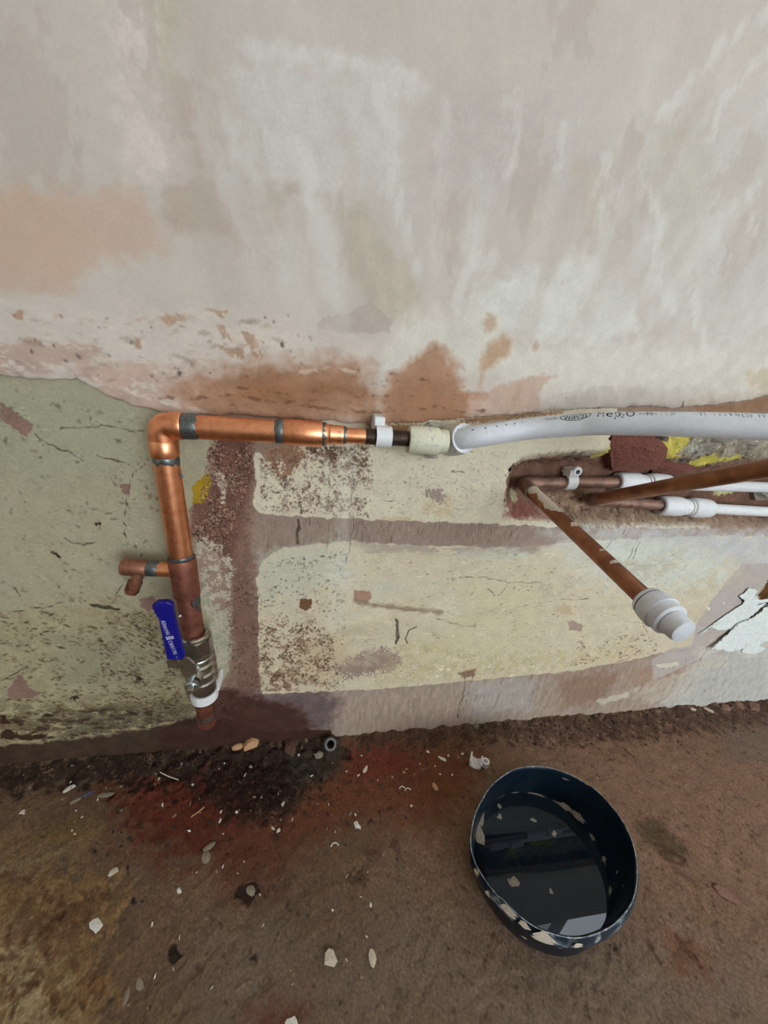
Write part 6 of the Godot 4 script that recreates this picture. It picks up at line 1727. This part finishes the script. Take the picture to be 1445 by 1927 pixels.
	for q in [[[0.414,0.4996,0.4191,0.5054,0.458,0.5062,0.4585,0.4965,0.4445,0.4916,0.4207,0.4931], 7], [[0.4101,0.4767,0.4141,0.4881,0.4279,0.493,0.4445,0.4869,0.4352,0.4793], 8], [[0.4669,0.4978,0.4908,0.5033,0.5054,0.4977,0.4974,0.4895,0.479,0.4886], 9], [[0.3406,0.5001,0.3551,0.5022,0.3611,0.4891,0.3507,0.4912], 10], [[0.5306,0.4336,0.5478,0.4357,0.5751,0.431,0.576,0.4146,0.5475,0.4146], 11], [[0.5146,0.5013,0.5485,0.5102,0.5801,0.4901,0.5398,0.4822], 12]]:
		m = shape()
		slab(m, flat(q[0]), Vector3(0, 0, -0.035), Vector3.RIGHT, Vector3.UP, Vector3.BACK, 0.026, 0.3, q[1], 0.0, 5)
		part("stone", m, M.grey_stone, wall)
	# loose paint peeling off at the right edge
	m = shape()
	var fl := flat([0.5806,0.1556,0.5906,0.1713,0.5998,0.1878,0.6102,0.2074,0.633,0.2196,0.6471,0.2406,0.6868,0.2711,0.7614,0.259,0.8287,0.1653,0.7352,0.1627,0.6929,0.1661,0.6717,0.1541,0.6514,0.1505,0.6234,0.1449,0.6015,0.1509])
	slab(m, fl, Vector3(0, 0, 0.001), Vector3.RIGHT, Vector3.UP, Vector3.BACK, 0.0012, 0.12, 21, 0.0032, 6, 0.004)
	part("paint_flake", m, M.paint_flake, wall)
	m = shape()
	slab(m, flat([0.582,0.259,0.5922,0.2749,0.6112,0.2705,0.6125,0.2613,0.6245,0.2518,0.6393,0.2535,0.6966,0.2563,0.7462,0.2486,0.7052,0.2433,0.6432,0.2471,0.6417,0.2408,0.626,0.2133,0.6006,0.1923,0.5762,0.1922,0.5583,0.1985,0.543,0.1838,0.5521,0.1944,0.5661,0.2113,0.5829,0.2299,0.5976,0.2442,0.5949,0.2525]), Vector3(0, 0, 0.0005), Vector3.RIGHT, Vector3.UP, Vector3.BACK, 0.0008, 0.15, 22, 0.0012, 6, 0.003)
	part("paint_flake", m, M.paint_flake, wall)
	m = shape()
	slab(m, flat([0.6533,0.1437,0.6662,0.1525,0.6858,0.1539,0.7037,0.1432,0.6874,0.1319,0.6592,0.1373]), Vector3(0, 0, 0.0003), Vector3.RIGHT, Vector3.UP, Vector3.BACK, 0.001, 0.5, 23, 0.0008, 4, 0.002)
	part("paint_flake", m, M.paint_flake, wall)
	# an old wall plug with its screw hole
	m = shape()
	lathe(m, Vector3(-0.09, 0.2576, -0.006), Vector3.BACK, [Vector2(0.0, 0.0), Vector2(0.0, 0.0012), Vector2(0.0056, 0.0012), Vector2(0.0062, 0.0022), Vector2(0.0056, 0.0034), Vector2(0.004, 0.0036)], 18)
	tag(part("wall_plug", m, M.tarnish, null, Vector3(-0.09, 0.2576, -0.006)), "brown wall plug sunk in the painted plaster", "wall plug")

# a torn film of paint on a pipe from s0 to s1, covering a share of its front
func peel(m: Dictionary, a: Vector3, d: Vector3, s0: float, s1: float, r: float, share: float, sd: float) -> void:
	var eye := Vector3(-0.05, 0.75, 0.65)
	var side := (eye - d * eye.dot(d)).normalized()
	var w := d.cross(side).normalized()
	var ns := 14
	var nt := 10
	var rings := []
	var norms := []
	for i in ns + 1:
		var f := float(i) / ns
		var half := share * sin(PI * clampf(f, 0.04, 0.96)) ** 0.45 * (1.0 + 0.5 * n_mid.get_noise_2d(f * 0.05 * (s1 - s0) / 0.02 + sd, 1.0))
		var mid := 0.35 * n_mid.get_noise_2d(sd, f * 0.03 + 7.0)
		var ring := PackedVector3Array()
		var nor := PackedVector3Array()
		for j in nt + 1:
			var e := float(j) / nt * 2.0 - 1.0
			var ang := mid + e * half
			var o := side * cos(ang) + w * sin(ang)
			var s := lerpf(s0, s1, f) + 0.003 * n_fine.get_noise_2d(e * 0.01 + sd, f) * (s1 - s0) / 0.03
			ring.append(a + d * s + o * (r + 0.0003))
			nor.append(o)
		rings.append(ring)
		norms.append(nor)
	skin(m, rings, norms, false)

# ---------------------------------------------------------------- bucket
const RIM := [-166, 0.088, -142, 0.0777, -110, 0.0748, -75, 0.0826, -47, 0.0932, -32, 0.0995, -7, 0.102, 11, 0.0982, 28, 0.0914, 46, 0.0864, 65, 0.0818, 84, 0.0802, 100, 0.0818, 118, 0.0845, 131, 0.0877, 152, 0.0905, 168, 0.0945, 178, 0.0964]
func rim_r(deg: float) -> float:
	while deg > 178: deg -= 360
	while deg < -182: deg += 360
	var k := RIM.size() / 2
	for i in k:
		var a: float = RIM[2 * i]
		var b: float = RIM[2 * ((i + 1) % k)] if i < k - 1 else RIM[0] + 360.0
		var d := deg
		if i == k - 1 and d < a: d += 360.0
		if d >= a and d <= b:
			var pre: float = RIM[2 * ((i + k - 1) % k) + 1]
			var nx: float = RIM[2 * ((i + 2) % k) + 1]
			return cubic_interpolate(RIM[2 * i + 1], RIM[2 * ((i + 1) % k) + 1], pre, nx, (d - a) / (b - a))
	return RIM[1]

const BC := Vector3(0.197, 0.0, 0.186)
const RIM_H := 0.062
# radius of the bucket's outside at a height; oval at the rim, rounder at the foot
func bucket_r(deg: float, y: float) -> float:
	var foot := 0.0765
	return lerpf(foot, rim_r(deg), smoothstep(-0.35, 1.0, y / RIM_H) * 1.08 - 0.08 * 1.0)

func bucket_ring(y: float, inset: float, n: int) -> PackedVector3Array:
	var out := PackedVector3Array()
	for j in n:
		var d := 360.0 * j / n - 180.0
		var r := bucket_r(d, y) - inset
		out.append(BC + Vector3(cos(deg_to_rad(d)) * r, y, sin(deg_to_rad(d)) * r))
	return out

func bucket() -> void:
	var n := 120
	var t := thing("bucket", BC, "dark navy cut-down plastic bucket holding water, plaster splashed rim", "bucket")
	var m := shape()
	var prof := [[0.001, 0.005], [0.0, 0.002], [0.003, 0.0], [0.02, 0.0], [0.036, 0.0], [0.044, 0.0], [0.0462, -0.001], [0.0475, -0.0035], [0.05, -0.0042], [0.056, -0.0036], [0.0605, -0.0022], [0.0618, -0.0005], [0.0615, 0.001], [0.058, 0.0022], [0.05, 0.003], [0.03, 0.0032], [0.012, 0.0036], [0.006, 0.006], [0.0045, 0.011]]
	var rings := []
	for p in prof:
		var ring := bucket_ring(p[0], 0.0, n)
		for j in n:
			var d := 360.0 * j / n - 180.0
			var near := smoothstep(-10.0, 25.0, d) * (1.0 - smoothstep(172.0, 180.0, d)) if d > -20 else 0.0   # the rolled lip is left on the near side only
			var inset: float = p[1]
			if inset < 0: inset *= lerpf(0.12, 1.0, near)
			var lift := 0.0
			if p[0] > 0.055:
				lift = 0.0012 * sin(deg_to_rad(d * 2.0 + 40.0)) + (0.0025 if d > -28 and d < 60 else 0.0) + (-0.003 if d > 150 and d < 172 else 0.0)
			var c := ring[j] - BC
			var h := Vector3(c.x, 0, c.z)
			ring[j] = BC + h.normalized() * (h.length() - inset) + Vector3(0, c.y + lift, 0)
		rings.append(ring)
	smooth_skin(m, rings)
	disc(m, rings[0], Vector3.DOWN)
	disc(m, rings[-1], Vector3.UP)
	part("shell", m, M.navy, t)
	# the scraped pale edge along the top
	m = shape()
	var loop := []
	for j in n + 1:
		loop.append(rings[11][j % n] + Vector3(0, 0.0002, 0))
	var rad := []
	for j in n + 1: rad.append(0.00055 + 0.00035 * n_mid.get_noise_1d(j * 0.004))
	tube(m, loop, rad, 8, false)
	part("scraped_edge", m, M.pale_edge, t)
	# scuffed lip on the near side
	m = shape()
	var lip := []
	for row in range(7, 12):
		var a := PackedVector3Array()
		for j in range(62, 114):
			var p: Vector3 = rings[row][j]
			var c := p - BC
			var o := Vector3(c.x, 0.3 * (row - 8) * c.length() * 0.2, c.z).normalized()
			a.append(p + o * 0.00025)
		lip.append(a)
	var nrm := []
	for a in lip:
		var q := PackedVector3Array()
		for p in a: q.append(((p - BC) * Vector3(1, 0.4, 1)).normalized())
		nrm.append(q)
	skin(m, lip, nrm, false)
	part("scuffed_lip", m, M.scuffed, t)
	# a moulded ring on the bottom
	m = shape()
	var circle := []
	for j in 61:
		var a := TAU * j / 60
		circle.append(BC + Vector3(cos(a) * 0.052 - 0.002, 0.0046, sin(a) * 0.046 - 0.014))
	tube(m, circle, 0.0007, 6, false)
	part("base_ring", m, M.navy, t)
	# plaster splashes on the lip, outside and inside wall
	for q in [[123, 0.0455, 0.064, 7.5, 0.0, 1], [144, 0.056, 0.0635, 5.0, 0.0, 2], [134, 0.057, 0.0625, 3.0, 0.0, 3], [112, 0.046, 0.05, 2.5, 0.0, 4], [158, 0.036, 0.058, 1.6, 0.0, 5], [130, 0.018, 0.022, 1.6, 0.0, 6], [102, 0.054, 0.06, 4.0, 0.0, 7], [168, 0.056, 0.062, 2.0, 0.0, 8]]:
		m = shape()
		splash(m, q[0], q[1], q[2], q[3], false, q[5])
		part("plaster_splash", m, M.skim_chip, t)
	for q in [[-103, 0.0155, 0.0185, 7.0, 11], [-85, 0.0155, 0.018, 6.0, 12], [-63, 0.0155, 0.019, 9.0, 13], [-36, 0.0155, 0.0225, 8.0, 14], [-25, 0.017, 0.0245, 6.0, 15], [-8, 0.016, 0.02, 4.0, 16], [8, 0.016, 0.021, 3.0, 21], [-44, 0.053, 0.0555, 3.0, 17], [30, 0.016, 0.021, 4.0, 18], [20, 0.03, 0.034, 0.8, 19], [32, 0.04, 0.044, 0.8, 20]]:
		m = shape()
		splash(m, q[0], q[1], q[2], q[3], true, q[4])
		part("plaster_splash", m, M.grey_stone, t)
	# water
	var wy := 0.016
	m = shape()
	var wr := []
	for y in [0.0052, 0.009, 0.012, wy]:
		var ring := bucket_ring(y, 0.0, n)
		for j in n:
			var c := ring[j] - BC
			var h := Vector3(c.x, 0, c.z)
			ring[j] = BC + h.normalized() * (h.length() - (0.012 if y < 0.006 else 0.0045 if y < 0.01 else 0.0036)) + Vector3(0, y, 0)
		wr.append(ring)
	smooth_skin(m, wr)
	disc(m, wr[0], Vector3.DOWN)
	disc(m, wr[-1], Vector3.UP)
	tag(part("water", m, M.murky_water, null, BC + Vector3(0, wy, 0)), "still dark water in the bottom of the navy bucket", "water")
	# flakes of plaster floating
	var i := 0
	for q in [[Vector3(0.1738, 0.016, 0.1262), 0.004, "thumbnail-shaped plaster flake floating near the bucket's far left wall"], [Vector3(0.1683, 0.016, 0.1382), 0.0042, "slim plaster flake floating just below another near the bucket's far left"], [Vector3(0.212, 0.016, 0.1466), 0.004, "plaster flake floating in the middle of the bucket's far half"], [Vector3(0.2324, 0.016, 0.1638), 0.0042, "round plaster flake floating right of the bucket's centre"], [Vector3(0.1555, 0.016, 0.2037), 0.0066, "largest plaster flake floating in the near half of the bucket"], [Vector3(0.143, 0.016, 0.1343), 0.011, "pale plaster crust floating against the bucket's left wall"], [Vector3(0.1333, 0.016, 0.153), 0.012, "long pale plaster crust floating along the bucket's left wall"], [Vector3(0.1957, 0.016, 0.2169), 0.0026, "tiny plaster sliver floating in the near half of the bucket"]]:
		m = shape()
		i += 1
		slab(m, blob(q[1], 9, 0.38, 0.7 if q[1] < 0.01 else 0.55), q[0] + Vector3(0, 0.0001, 0), Vector3(cos(i * 1.3), 0, sin(i * 1.3)) if q[1] < 0.01 else Vector3(-0.25, 0, 1).normalized(), Vector3(-sin(i * 1.3), 0, cos(i * 1.3)) if q[1] < 0.01 else Vector3(1, 0, 0.25).normalized(), Vector3.UP, 0.0006, 0.3, i)
		tag(part("floating_flake", m, M.grey_stone, null, q[0]), q[2], "plaster flake", "plaster flakes floating in the bucket")

func smooth_skin(m: Dictionary, rings: Array) -> void:
	var k: int = rings[0].size()
	var norms := []
	for r in rings.size():
		var q := PackedVector3Array()
		for j in k:
			var a: Vector3 = rings[r][(j + 1) % k] - rings[r][(j + k - 1) % k]
			var b: Vector3 = rings[mini(r + 1, rings.size() - 1)][j] - rings[maxi(r - 1, 0)][j]
			q.append(b.cross(a).normalized())
		norms.append(q)
	skin(m, rings, norms)

# a torn patch of plaster on the bucket's wall; centre angle, heights, half width in degrees
func splash(m: Dictionary, deg: float, y0: float, y1: float, half: float, inner: bool, sd: int) -> void:
	var rings := []
	var norms := []
	for i in 9:
		var f := i / 8.0
		var y := lerpf(y0, y1, f)
		var wid := half * sin(PI * clampf(f, 0.06, 0.94)) ** 0.8 * (1.0 + 0.9 * n_mid.get_noise_2d(f * 0.05, sd * 2.0))
		var mid := deg + half * 0.4 * n_mid.get_noise_2d(f * 0.03, sd * 3.0 + 1.0)
		var ring := PackedVector3Array()
		var nor := PackedVector3Array()
		for j in 11:
			var d := mid + (j / 10.0 * 2.0 - 1.0) * wid * (1.0 + 0.6 * n_fine.get_noise_2d(f * 0.01, sd + (0.0 if j < 5 else 3.0)))
			var r := bucket_r(d, y)
			if inner: r -= 0.0036 + (0.0 if y > 0.02 else 0.0006)
			else: r += 0.0006 + (0.0046 * smoothstep(0.043, 0.049, y) * (1.0 - smoothstep(0.057, 0.064, y) * 0.7))
			var o := Vector3(cos(deg_to_rad(d)), 0, sin(deg_to_rad(d)))
			ring.append(BC + o * r + Vector3(0, y, 0))
			nor.append((-o if inner else o) + Vector3(0, 0.3, 0))
		rings.append(ring)
		norms.append(nor)
	skin(m, rings, norms, false)

# ---------------------------------------------------------------- debris
func chip(called: String, p: Vector3, r: float, squeeze: float, turn: float, thick: float, material: Material, label: String, category: String, group: String, sd: int, wob := 0.3) -> void:
	var m := shape()
	var y := floor_height(p.x, p.z)
	var at := Vector3(p.x, y - thick * 0.15, p.z)
	slab(m, blob(r, 9, wob, squeeze), at, Vector3(cos(turn), 0, sin(turn)), Vector3(-sin(turn), 0, cos(turn)), Vector3.UP, thick, 0.4, sd)
	tag(part(called, m, material, null, at), label, category, group)

func debris() -> void:
	var g := "pale chips scattered on the floor"
	chip("plaster_chip", Vector3(-0.0553, 0, 0.2325), 0.0068, 0.85, 0.4, 0.003, M.skim_chip, "larger beige plaster chip, left of a pair in the open floor", "plaster chip", g, 31, 0.2)
	chip("plaster_chip", Vector3(-0.0126, 0, 0.2383), 0.0066, 0.55, 1.5, 0.003, M.skim_chip, "smaller beige plaster chip, right of a pair left of the bucket", "plaster chip", g, 32, 0.25)
	chip("plaster_chip", Vector3(0.0965, 0, 0.0854), 0.0062, 0.6, 1.4, 0.003, M.tan_chip, "small tan chip on the floor left of the bucket rim", "plaster chip", g, 33, 0.25)
	chip("plaster_chip", Vector3(-0.018, 0, 0.1198), 0.005, 0.6, 0.9, 0.002, M.white_chip, "bright white chip alone on the reddish floor", "plaster chip", g, 34, 0.35)
	chip("plaster_chip", Vector3(-0.1976, 0, 0.1231), 0.0072, 0.42, -0.5, 0.003, M.dull_chip, "oblong grey chip above a squarish one by the pale floor scrape", "plaster chip", g, 35, 0.15)
	chip("plaster_chip", Vector3(-0.1979, 0, 0.1335), 0.0068, 0.7, 1.2, 0.004, M.dull_chip, "squarish grey chip at the top of the pale floor scrape", "plaster chip", g, 36, 0.15)
	chip("plaster_chip", Vector3(-0.2927, 0, 0.1795), 0.0062, 0.7, 0.6, 0.002, M.white_chip, "angular white flake on the yellow-brown worn screed", "plaster chip", g, 37, 0.4)
	chip("plaster_chip", Vector3(-0.2958, 0, 0.136), 0.005, 0.6, -0.5, 0.002, M.skim_chip, "pale chip at the corner of the yellow-brown screed", "plaster chip", g, 38)
	chip("plaster_chip", Vector3(-0.3915, 0, 0.0375), 0.0064, 0.45, -0.7, 0.002, M.white_chip, "pale pointed flake near the left wall foot", "plaster chip", g, 39, 0.3)
	chip("plaster_chip", Vector3(-0.3759, 0, 0.0545), 0.0058, 0.4, -0.5, 0.002, M.dull_chip, "dull flake left of the blue plastic scrap", "plaster chip", g, 40, 0.2)
	chip("plaster_chip", Vector3(-0.3421, 0, 0.0504), 0.009, 0.35, -0.1, 0.002, M.dull_chip, "long grey flake right of the blue plastic scrap", "plaster chip", g, 41, 0.2)
	chip("plastic_scrap", Vector3(-0.3657, 0, 0.0467), 0.0068, 0.22, -0.45, 0.0018, M.blue_scrap, "blue plastic scrap on the dirt at the left", "scrap", "", 42, 0.15)
	chip("plaster_chip", Vector3(-0.2417, 0, 0.2326), 0.0064, 0.35, 1.5, 0.002, M.dull_chip, "narrow pale chip on the brown floor near the bottom left", "plaster chip", g, 43, 0.2)
	chip("plaster_chip", Vector3(-0.233, 0, 0.2264), 0.0046, 0.6, 1.0, 0.002, M.dull_chip, "dull chip right above the narrow pale chip", "plaster chip", g, 44)
	chip("plaster_chip", Vector3(-0.2191, 0, 0.1607), 0.0034, 0.7, 1.0, 0.002, M.white_chip, "small white chip between dark spots and the pale scrape", "plaster chip", g, 45)
	chip("plaster_chip", Vector3(-0.0002, 0, 0.0515), 0.0066, 0.35, -0.9, 0.002, M.skim_chip, "pinkish sliver on the red floor right of the floor pipe", "plaster chip", g, 46, 0.2)
	chip("plaster_chip", Vector3(-0.0906, 0, 0.2678), 0.0058, 0.6, 0.3, 0.002, M.white_chip, "white chip at the bottom edge of the picture", "plaster chip", g, 47)
	chip("plaster_chip", Vector3(0.1194, 0, 0.0464), 0.0062, 0.4, 0.6, 0.002, M.white_chip, "small white flake left of the loose pipe clip", "plaster chip", g, 48, 0.4)
	chip("stone", Vector3(-0.1652, 0.008, 0.0007), 0.013, 0.55, -0.6, 0.012, M.tan_chip, "tan stone lump lodged at the wall foot left of the floor pipe", "stone", "", 49, 0.25)
	chip("stone", Vector3(-0.1863, 0.006, 0.0023), 0.008, 0.6, -0.3, 0.008, M.tan_chip, "smaller tan stone beside the tan lump at the wall foot", "stone", "", 50, 0.25)
	chip("stone", Vector3(-0.1108, 0.006, 0.0109), 0.012, 0.6, 1.2, 0.012, M.rubble, "brown rubble lump between the tan stone and floor pipe", "stone", "", 51, 0.3)
	chip("stone", Vector3(-0.0672, 0, 0.0255), 0.006, 0.8, 0.2, 0.007, M.dull_chip, "grey pebble just below the floor pipe", "stone", "", 52, 0.2)
	chip("stone", Vector3(-0.1424, 0, 0.1698), 0.0062, 0.7, 0.6, 0.004, M.dull_chip, "grey pebble set in a dark pit of the floor", "stone", "", 53, 0.2)
	chip("stone", Vector3(-0.0008, 0, 0.1548), 0.012, 0.55, 0.3, 0.004, M.rubble, "flat reddish stone in the floor left of the bucket", "stone", "", 54, 0.2)
	chip("stone", Vector3(0.0277, 0, 0.1472), 0.007, 0.7, 0.9, 0.004, M.rubble, "small brown stone above right of the flat reddish stone", "stone", "", 55, 0.2)
	chip("stone", Vector3(0.4199, 0, 0.2402), 0.012, 0.5, 0.7, 0.004, M.rubble_pink, "pinkish lump in the floor right of the bucket", "stone", "", 56, 0.25)
	chip("stone", Vector3(0.1894, 0, 0.0021), 0.0055, 0.8, 0.2, 0.006, M.dull_chip, "round grey pebble in the dirt bank above the loose clip", "stone", "", 57, 0.15)
	chip("stone", Vector3(0.0717, 0, -0.0062), 0.0062, 0.6, 0.2, 0.005, M.skim_chip, "pale stone chip at the wall foot in the middle", "stone", "", 58, 0.3)
	for q in [[Vector3(0.7177, 0, 0.0052), 0.010, "brown clod in the right-hand dirt bank, second from the right edge"], [Vector3(0.6847, 0, 0.0094), 0.008, "small brown clod left of two larger ones in the right dirt bank"], [Vector3(0.7476, 0, 0.0111), 0.011, "largest brown clod in the dirt bank, nearest the right edge"], [Vector3(0.5373, 0, 0.005), 0.006, "lone brown clod at the wall foot above the bucket"]]:
		chip("stone", q[0], q[1], 0.7, rng.randf() * 3.0, q[1] * 0.8, M.rubble_pink, q[2], "stone", "clods in the dirt bank", 60 + int(q[1] * 900), 0.3)
	for q in [[Vector3(0.6093, 0, 0.0077), 0.007, "left of two cream flakes on the dirt bank at right"], [Vector3(0.6494, 0, 0.0087), 0.0075, "right of two cream flakes on the dirt bank at right"]]:
		chip("plaster_chip", q[0], q[1], 0.4, 0.7, 0.003, M.skim_chip, q[2], "plaster chip", "cream flakes on the dirt bank", 70 + int(q[1] * 9000), 0.4)
	# smaller white flakes, larger where the pipe was cut
	var zones := [[[-0.3085,0.0036,-0.2089,-0.0031,-0.0966,0.0575,-0.0929,0.1272,-0.1756,0.149,-0.27,0.0729], 34, 0.002, "tiny pale crumb on the dark and red dirt below the valve"], [[-0.0986,0.0194,0.1712,0.0183,0.145,0.0889,-0.0668,0.141], 34, 0.0017, "tiny pale crumb on the red-brown floor between floor pipe and bucket"], [[-0.484,-0.0019,-0.31,-0.0004,-0.2831,0.0716,-0.4111,0.1122], 18, 0.002, "tiny pale crumb on the dirt at the far left wall foot"], [[-0.2865,0.1362,0.0111,0.1497,-0.0084,0.2793,-0.2384,0.2487], 24, 0.0014, "tiny pale crumb on the open brown floor in front"]]
	for z in zones:
		var poly := flat(z[0])
		var lo := poly[0]
		var hi := poly[0]
		for p in poly:
			lo = lo.min(p)
			hi = hi.max(p)
		var k := 0
		while k < z[1]:
			var p := Vector2(rng.randf_range(lo.x, hi.x), rng.randf_range(lo.y, hi.y))
			if not Geometry2D.is_point_in_polygon(p, poly): continue
			k += 1
			chip("plaster_crumb", Vector3(p.x, 0, p.y), z[2] * rng.randf_range(0.5, 1.6), rng.randf_range(0.25, 0.8), rng.randf() * 6.0, 0.0012, [M.white_chip, M.dull_chip, M.skim_chip][rng.randi() % 3], z[3], "plaster crumb", "crumbs: " + z[3].substr(23), 100 + k, 0.4)
	# curled swarf of white plastic
	for q in [[Vector3(0.0493, 0, 0.0835), 0.004, "left of two curled white plastic shavings on the red floor"], [Vector3(0.057, 0, 0.0871), 0.0045, "right of two curled white plastic shavings on the red floor"], [Vector3(-0.0474, 0, 0.141), 0.005, "curled white shaving lying alone in the middle of the floor"]]:
		var m := shape()
		var pts := []
		for i in 9:
			var a := PI * (0.1 + 0.8 * i / 8.0)
			pts.append(q[0] + Vector3(cos(a) * q[1], 0.0012 + floor_height(q[0].x, q[0].z), -sin(a) * q[1]))
		tube(m, pts, 0.0006, 8)
		tag(part("plastic_curl", m, M.clip_white, null, q[0]), q[2], "shaving", "plastic shavings on the floor")
	# thin twigs of straw
	for q in [[Vector3(-0.2842, 0, 0.029), Vector3(-0.257, 0, 0.0416), "pale straw lying on the red-brown dirt below the valve"], [Vector3(-0.2269, 0, 0.0896), Vector3(-0.2137, 0, 0.0795), "short dark straw on the red-brown floor"]]:
		var m := shape()
		tube(m, [q[0] + Vector3(0, 0.003, 0), q[0].lerp(q[1], 0.5) + Vector3(0, 0.0035, 0.001), q[1] + Vector3(0, 0.003, 0)], 0.0007, 8)
		tag(part("straw", m, M.tan_chip if q[2].begins_with("short") else M.skim_chip, null, q[0]), q[2], "straw")
	# end of a grey pipe standing in the floor at the wall foot
	var tip := Vector3(-0.0502, 0.016, 0.0191)
	var up := Vector3(0.1, 0.8, 0.6).normalized()
	var L := 0.03
	var b := tip - up * L
	var t := thing("floor_pipe", b, "short grey pipe end with dark bore poking up at the wall foot", "pipe")
	var m := shape()
	lathe(m, b, up, [Vector2(0, 0.0096), Vector2(L - 0.001, 0.0092), Vector2(L, 0.0084), Vector2(L, 0.0058), Vector2(L - 0.001, 0.0054)], 28)
	part("tube", m, M.pipe_grey, t)
	m = shape()
	lathe(m, b, up, [Vector2(L - 0.0008, 0.0055), Vector2(L - 0.016, 0.0054), Vector2(L - 0.016, 0.0)], 24)
	part("bore", m, M.dark_bore, t)
	# clods and crumbs too many to count
	var mm := MultiMesh.new()
	mm.transform_format = MultiMesh.TRANSFORM_3D
	var cl := shape()
	slab(cl, blob(1.0, 7, 0.3, 0.9), Vector3.ZERO, Vector3.RIGHT, Vector3.BACK, Vector3.UP, 0.8, 0.5, 91, 0.0, 3)
	var tmp := part("dirt_crumb", cl, M.dirt)
	mm.mesh = tmp.mesh
	remove_child(tmp)
	tmp.queue_free()
	var places := []
	for i in 1500:
		var x := rng.randf_range(-0.55, 0.95)
		var z := absf(rng.randfn(0.0, 0.022)) + 0.001
		if x < -0.3 and rng.randf() < 0.5: continue
		var s := 0.0005 + 0.0022 * pow(rng.randf(), 3.0)
		places.append(Transform3D(Basis(Vector3.UP, rng.randf() * TAU).scaled(Vector3(s, s * rng.randf_range(0.6, 1.2), s)), Vector3(x, floor_height(x, z) - s * 0.2, z)))
	for i in 700:
		var x := rng.randf_range(-0.33, 0.05)
		var z := rng.randf_range(0.0, 0.12)
		var s := 0.0005 + 0.0026 * pow(rng.randf(), 4.0)
		places.append(Transform3D(Basis(Vector3.UP, rng.randf() * TAU).scaled(Vector3(s, s * rng.randf_range(0.6, 1.2), s)), Vector3(x, floor_height(x, z) - s * 0.2, z)))
	mm.instance_count = places.size()
	for i in places.size(): mm.set_instance_transform(i, places[i])
	var mi := MultiMeshInstance3D.new()
	mi.name = "dirt_crumbs"
	mi.multimesh = mm
	add_child(mi)
	tag(mi, "loose brown dirt crumbs along the foot of the wall", "dirt", "", "stuff")

func objects() -> void:
	M.dirt = mat(Color.WHITE, 0.95, 0.0, grain(0.04, [[0.2, col(46, 34, 28)], [0.5, col(76, 55, 45)], [0.8, col(58, 42, 35)]], 29), 60.0)
	M.blue_scrap = mat(col(70, 84, 130), 0.5)
	M.pipe_grey = mat(col(104, 106, 104), 0.6)
	M.rubble_pink = mat(Color.WHITE, 0.95, 0.0, grain(0.04, [[0.2, col(110, 78, 66)], [0.5, col(152, 116, 100)], [0.8, col(128, 94, 80)]], 27), 30.0)
	copper_main()
	clips()
	pushfit()
	chase()
	bucket()
	debris()

func _ready() -> void:
	rng.seed = 20240611
	for q in [[n_grain, 700.0, 11], [n_fine, 230.0, 12], [n_mid, 55.0, 13], [n_wide, 9.0, 14], [n_warp, 45.0, 15]]:
		q[0].noise_type = FastNoiseLite.TYPE_SIMPLEX_SMOOTH
		q[0].frequency = q[1]
		q[0].seed = q[2]
		q[0].fractal_type = FastNoiseLite.FRACTAL_FBM
		q[0].fractal_octaves = 5 if q[1] == 55.0 else 3
	# camera: a wide lens, held close to the wall, tipped down and a little turned
	var cam := Camera3D.new()
	cam.name = "camera"
	cam.fov = 107.150
	cam.near = 0.02
	cam.far = 60.0
	cam.transform = Transform3D(Basis(Vector3(0.98449, 0.08903, 0.15119), Vector3(-0.01975, 0.91246, -0.40869), Vector3(-0.17434, 0.39936, 0.90007)), Vector3(-0.07713, 0.56936, 0.40000))
	add_child(cam)
	cam.current = true
	# overcast daylight through the windows
	var we := WorldEnvironment.new()
	we.name = "world"
	var env := Environment.new()
	env.background_mode = Environment.BG_COLOR
	env.background_color = Color(0.9, 0.96, 1.0)
	env.background_energy_multiplier = 13.0
	env.tonemap_mode = Environment.TONE_MAPPER_LINEAR
	env.tonemap_exposure = 1.0
	env.sdfgi_enabled = true
	env.ssao_enabled = true
	env.ssil_enabled = true
	we.environment = env
	add_child(we)
	materials()
	room()
	wall_and_floor()
	objects()
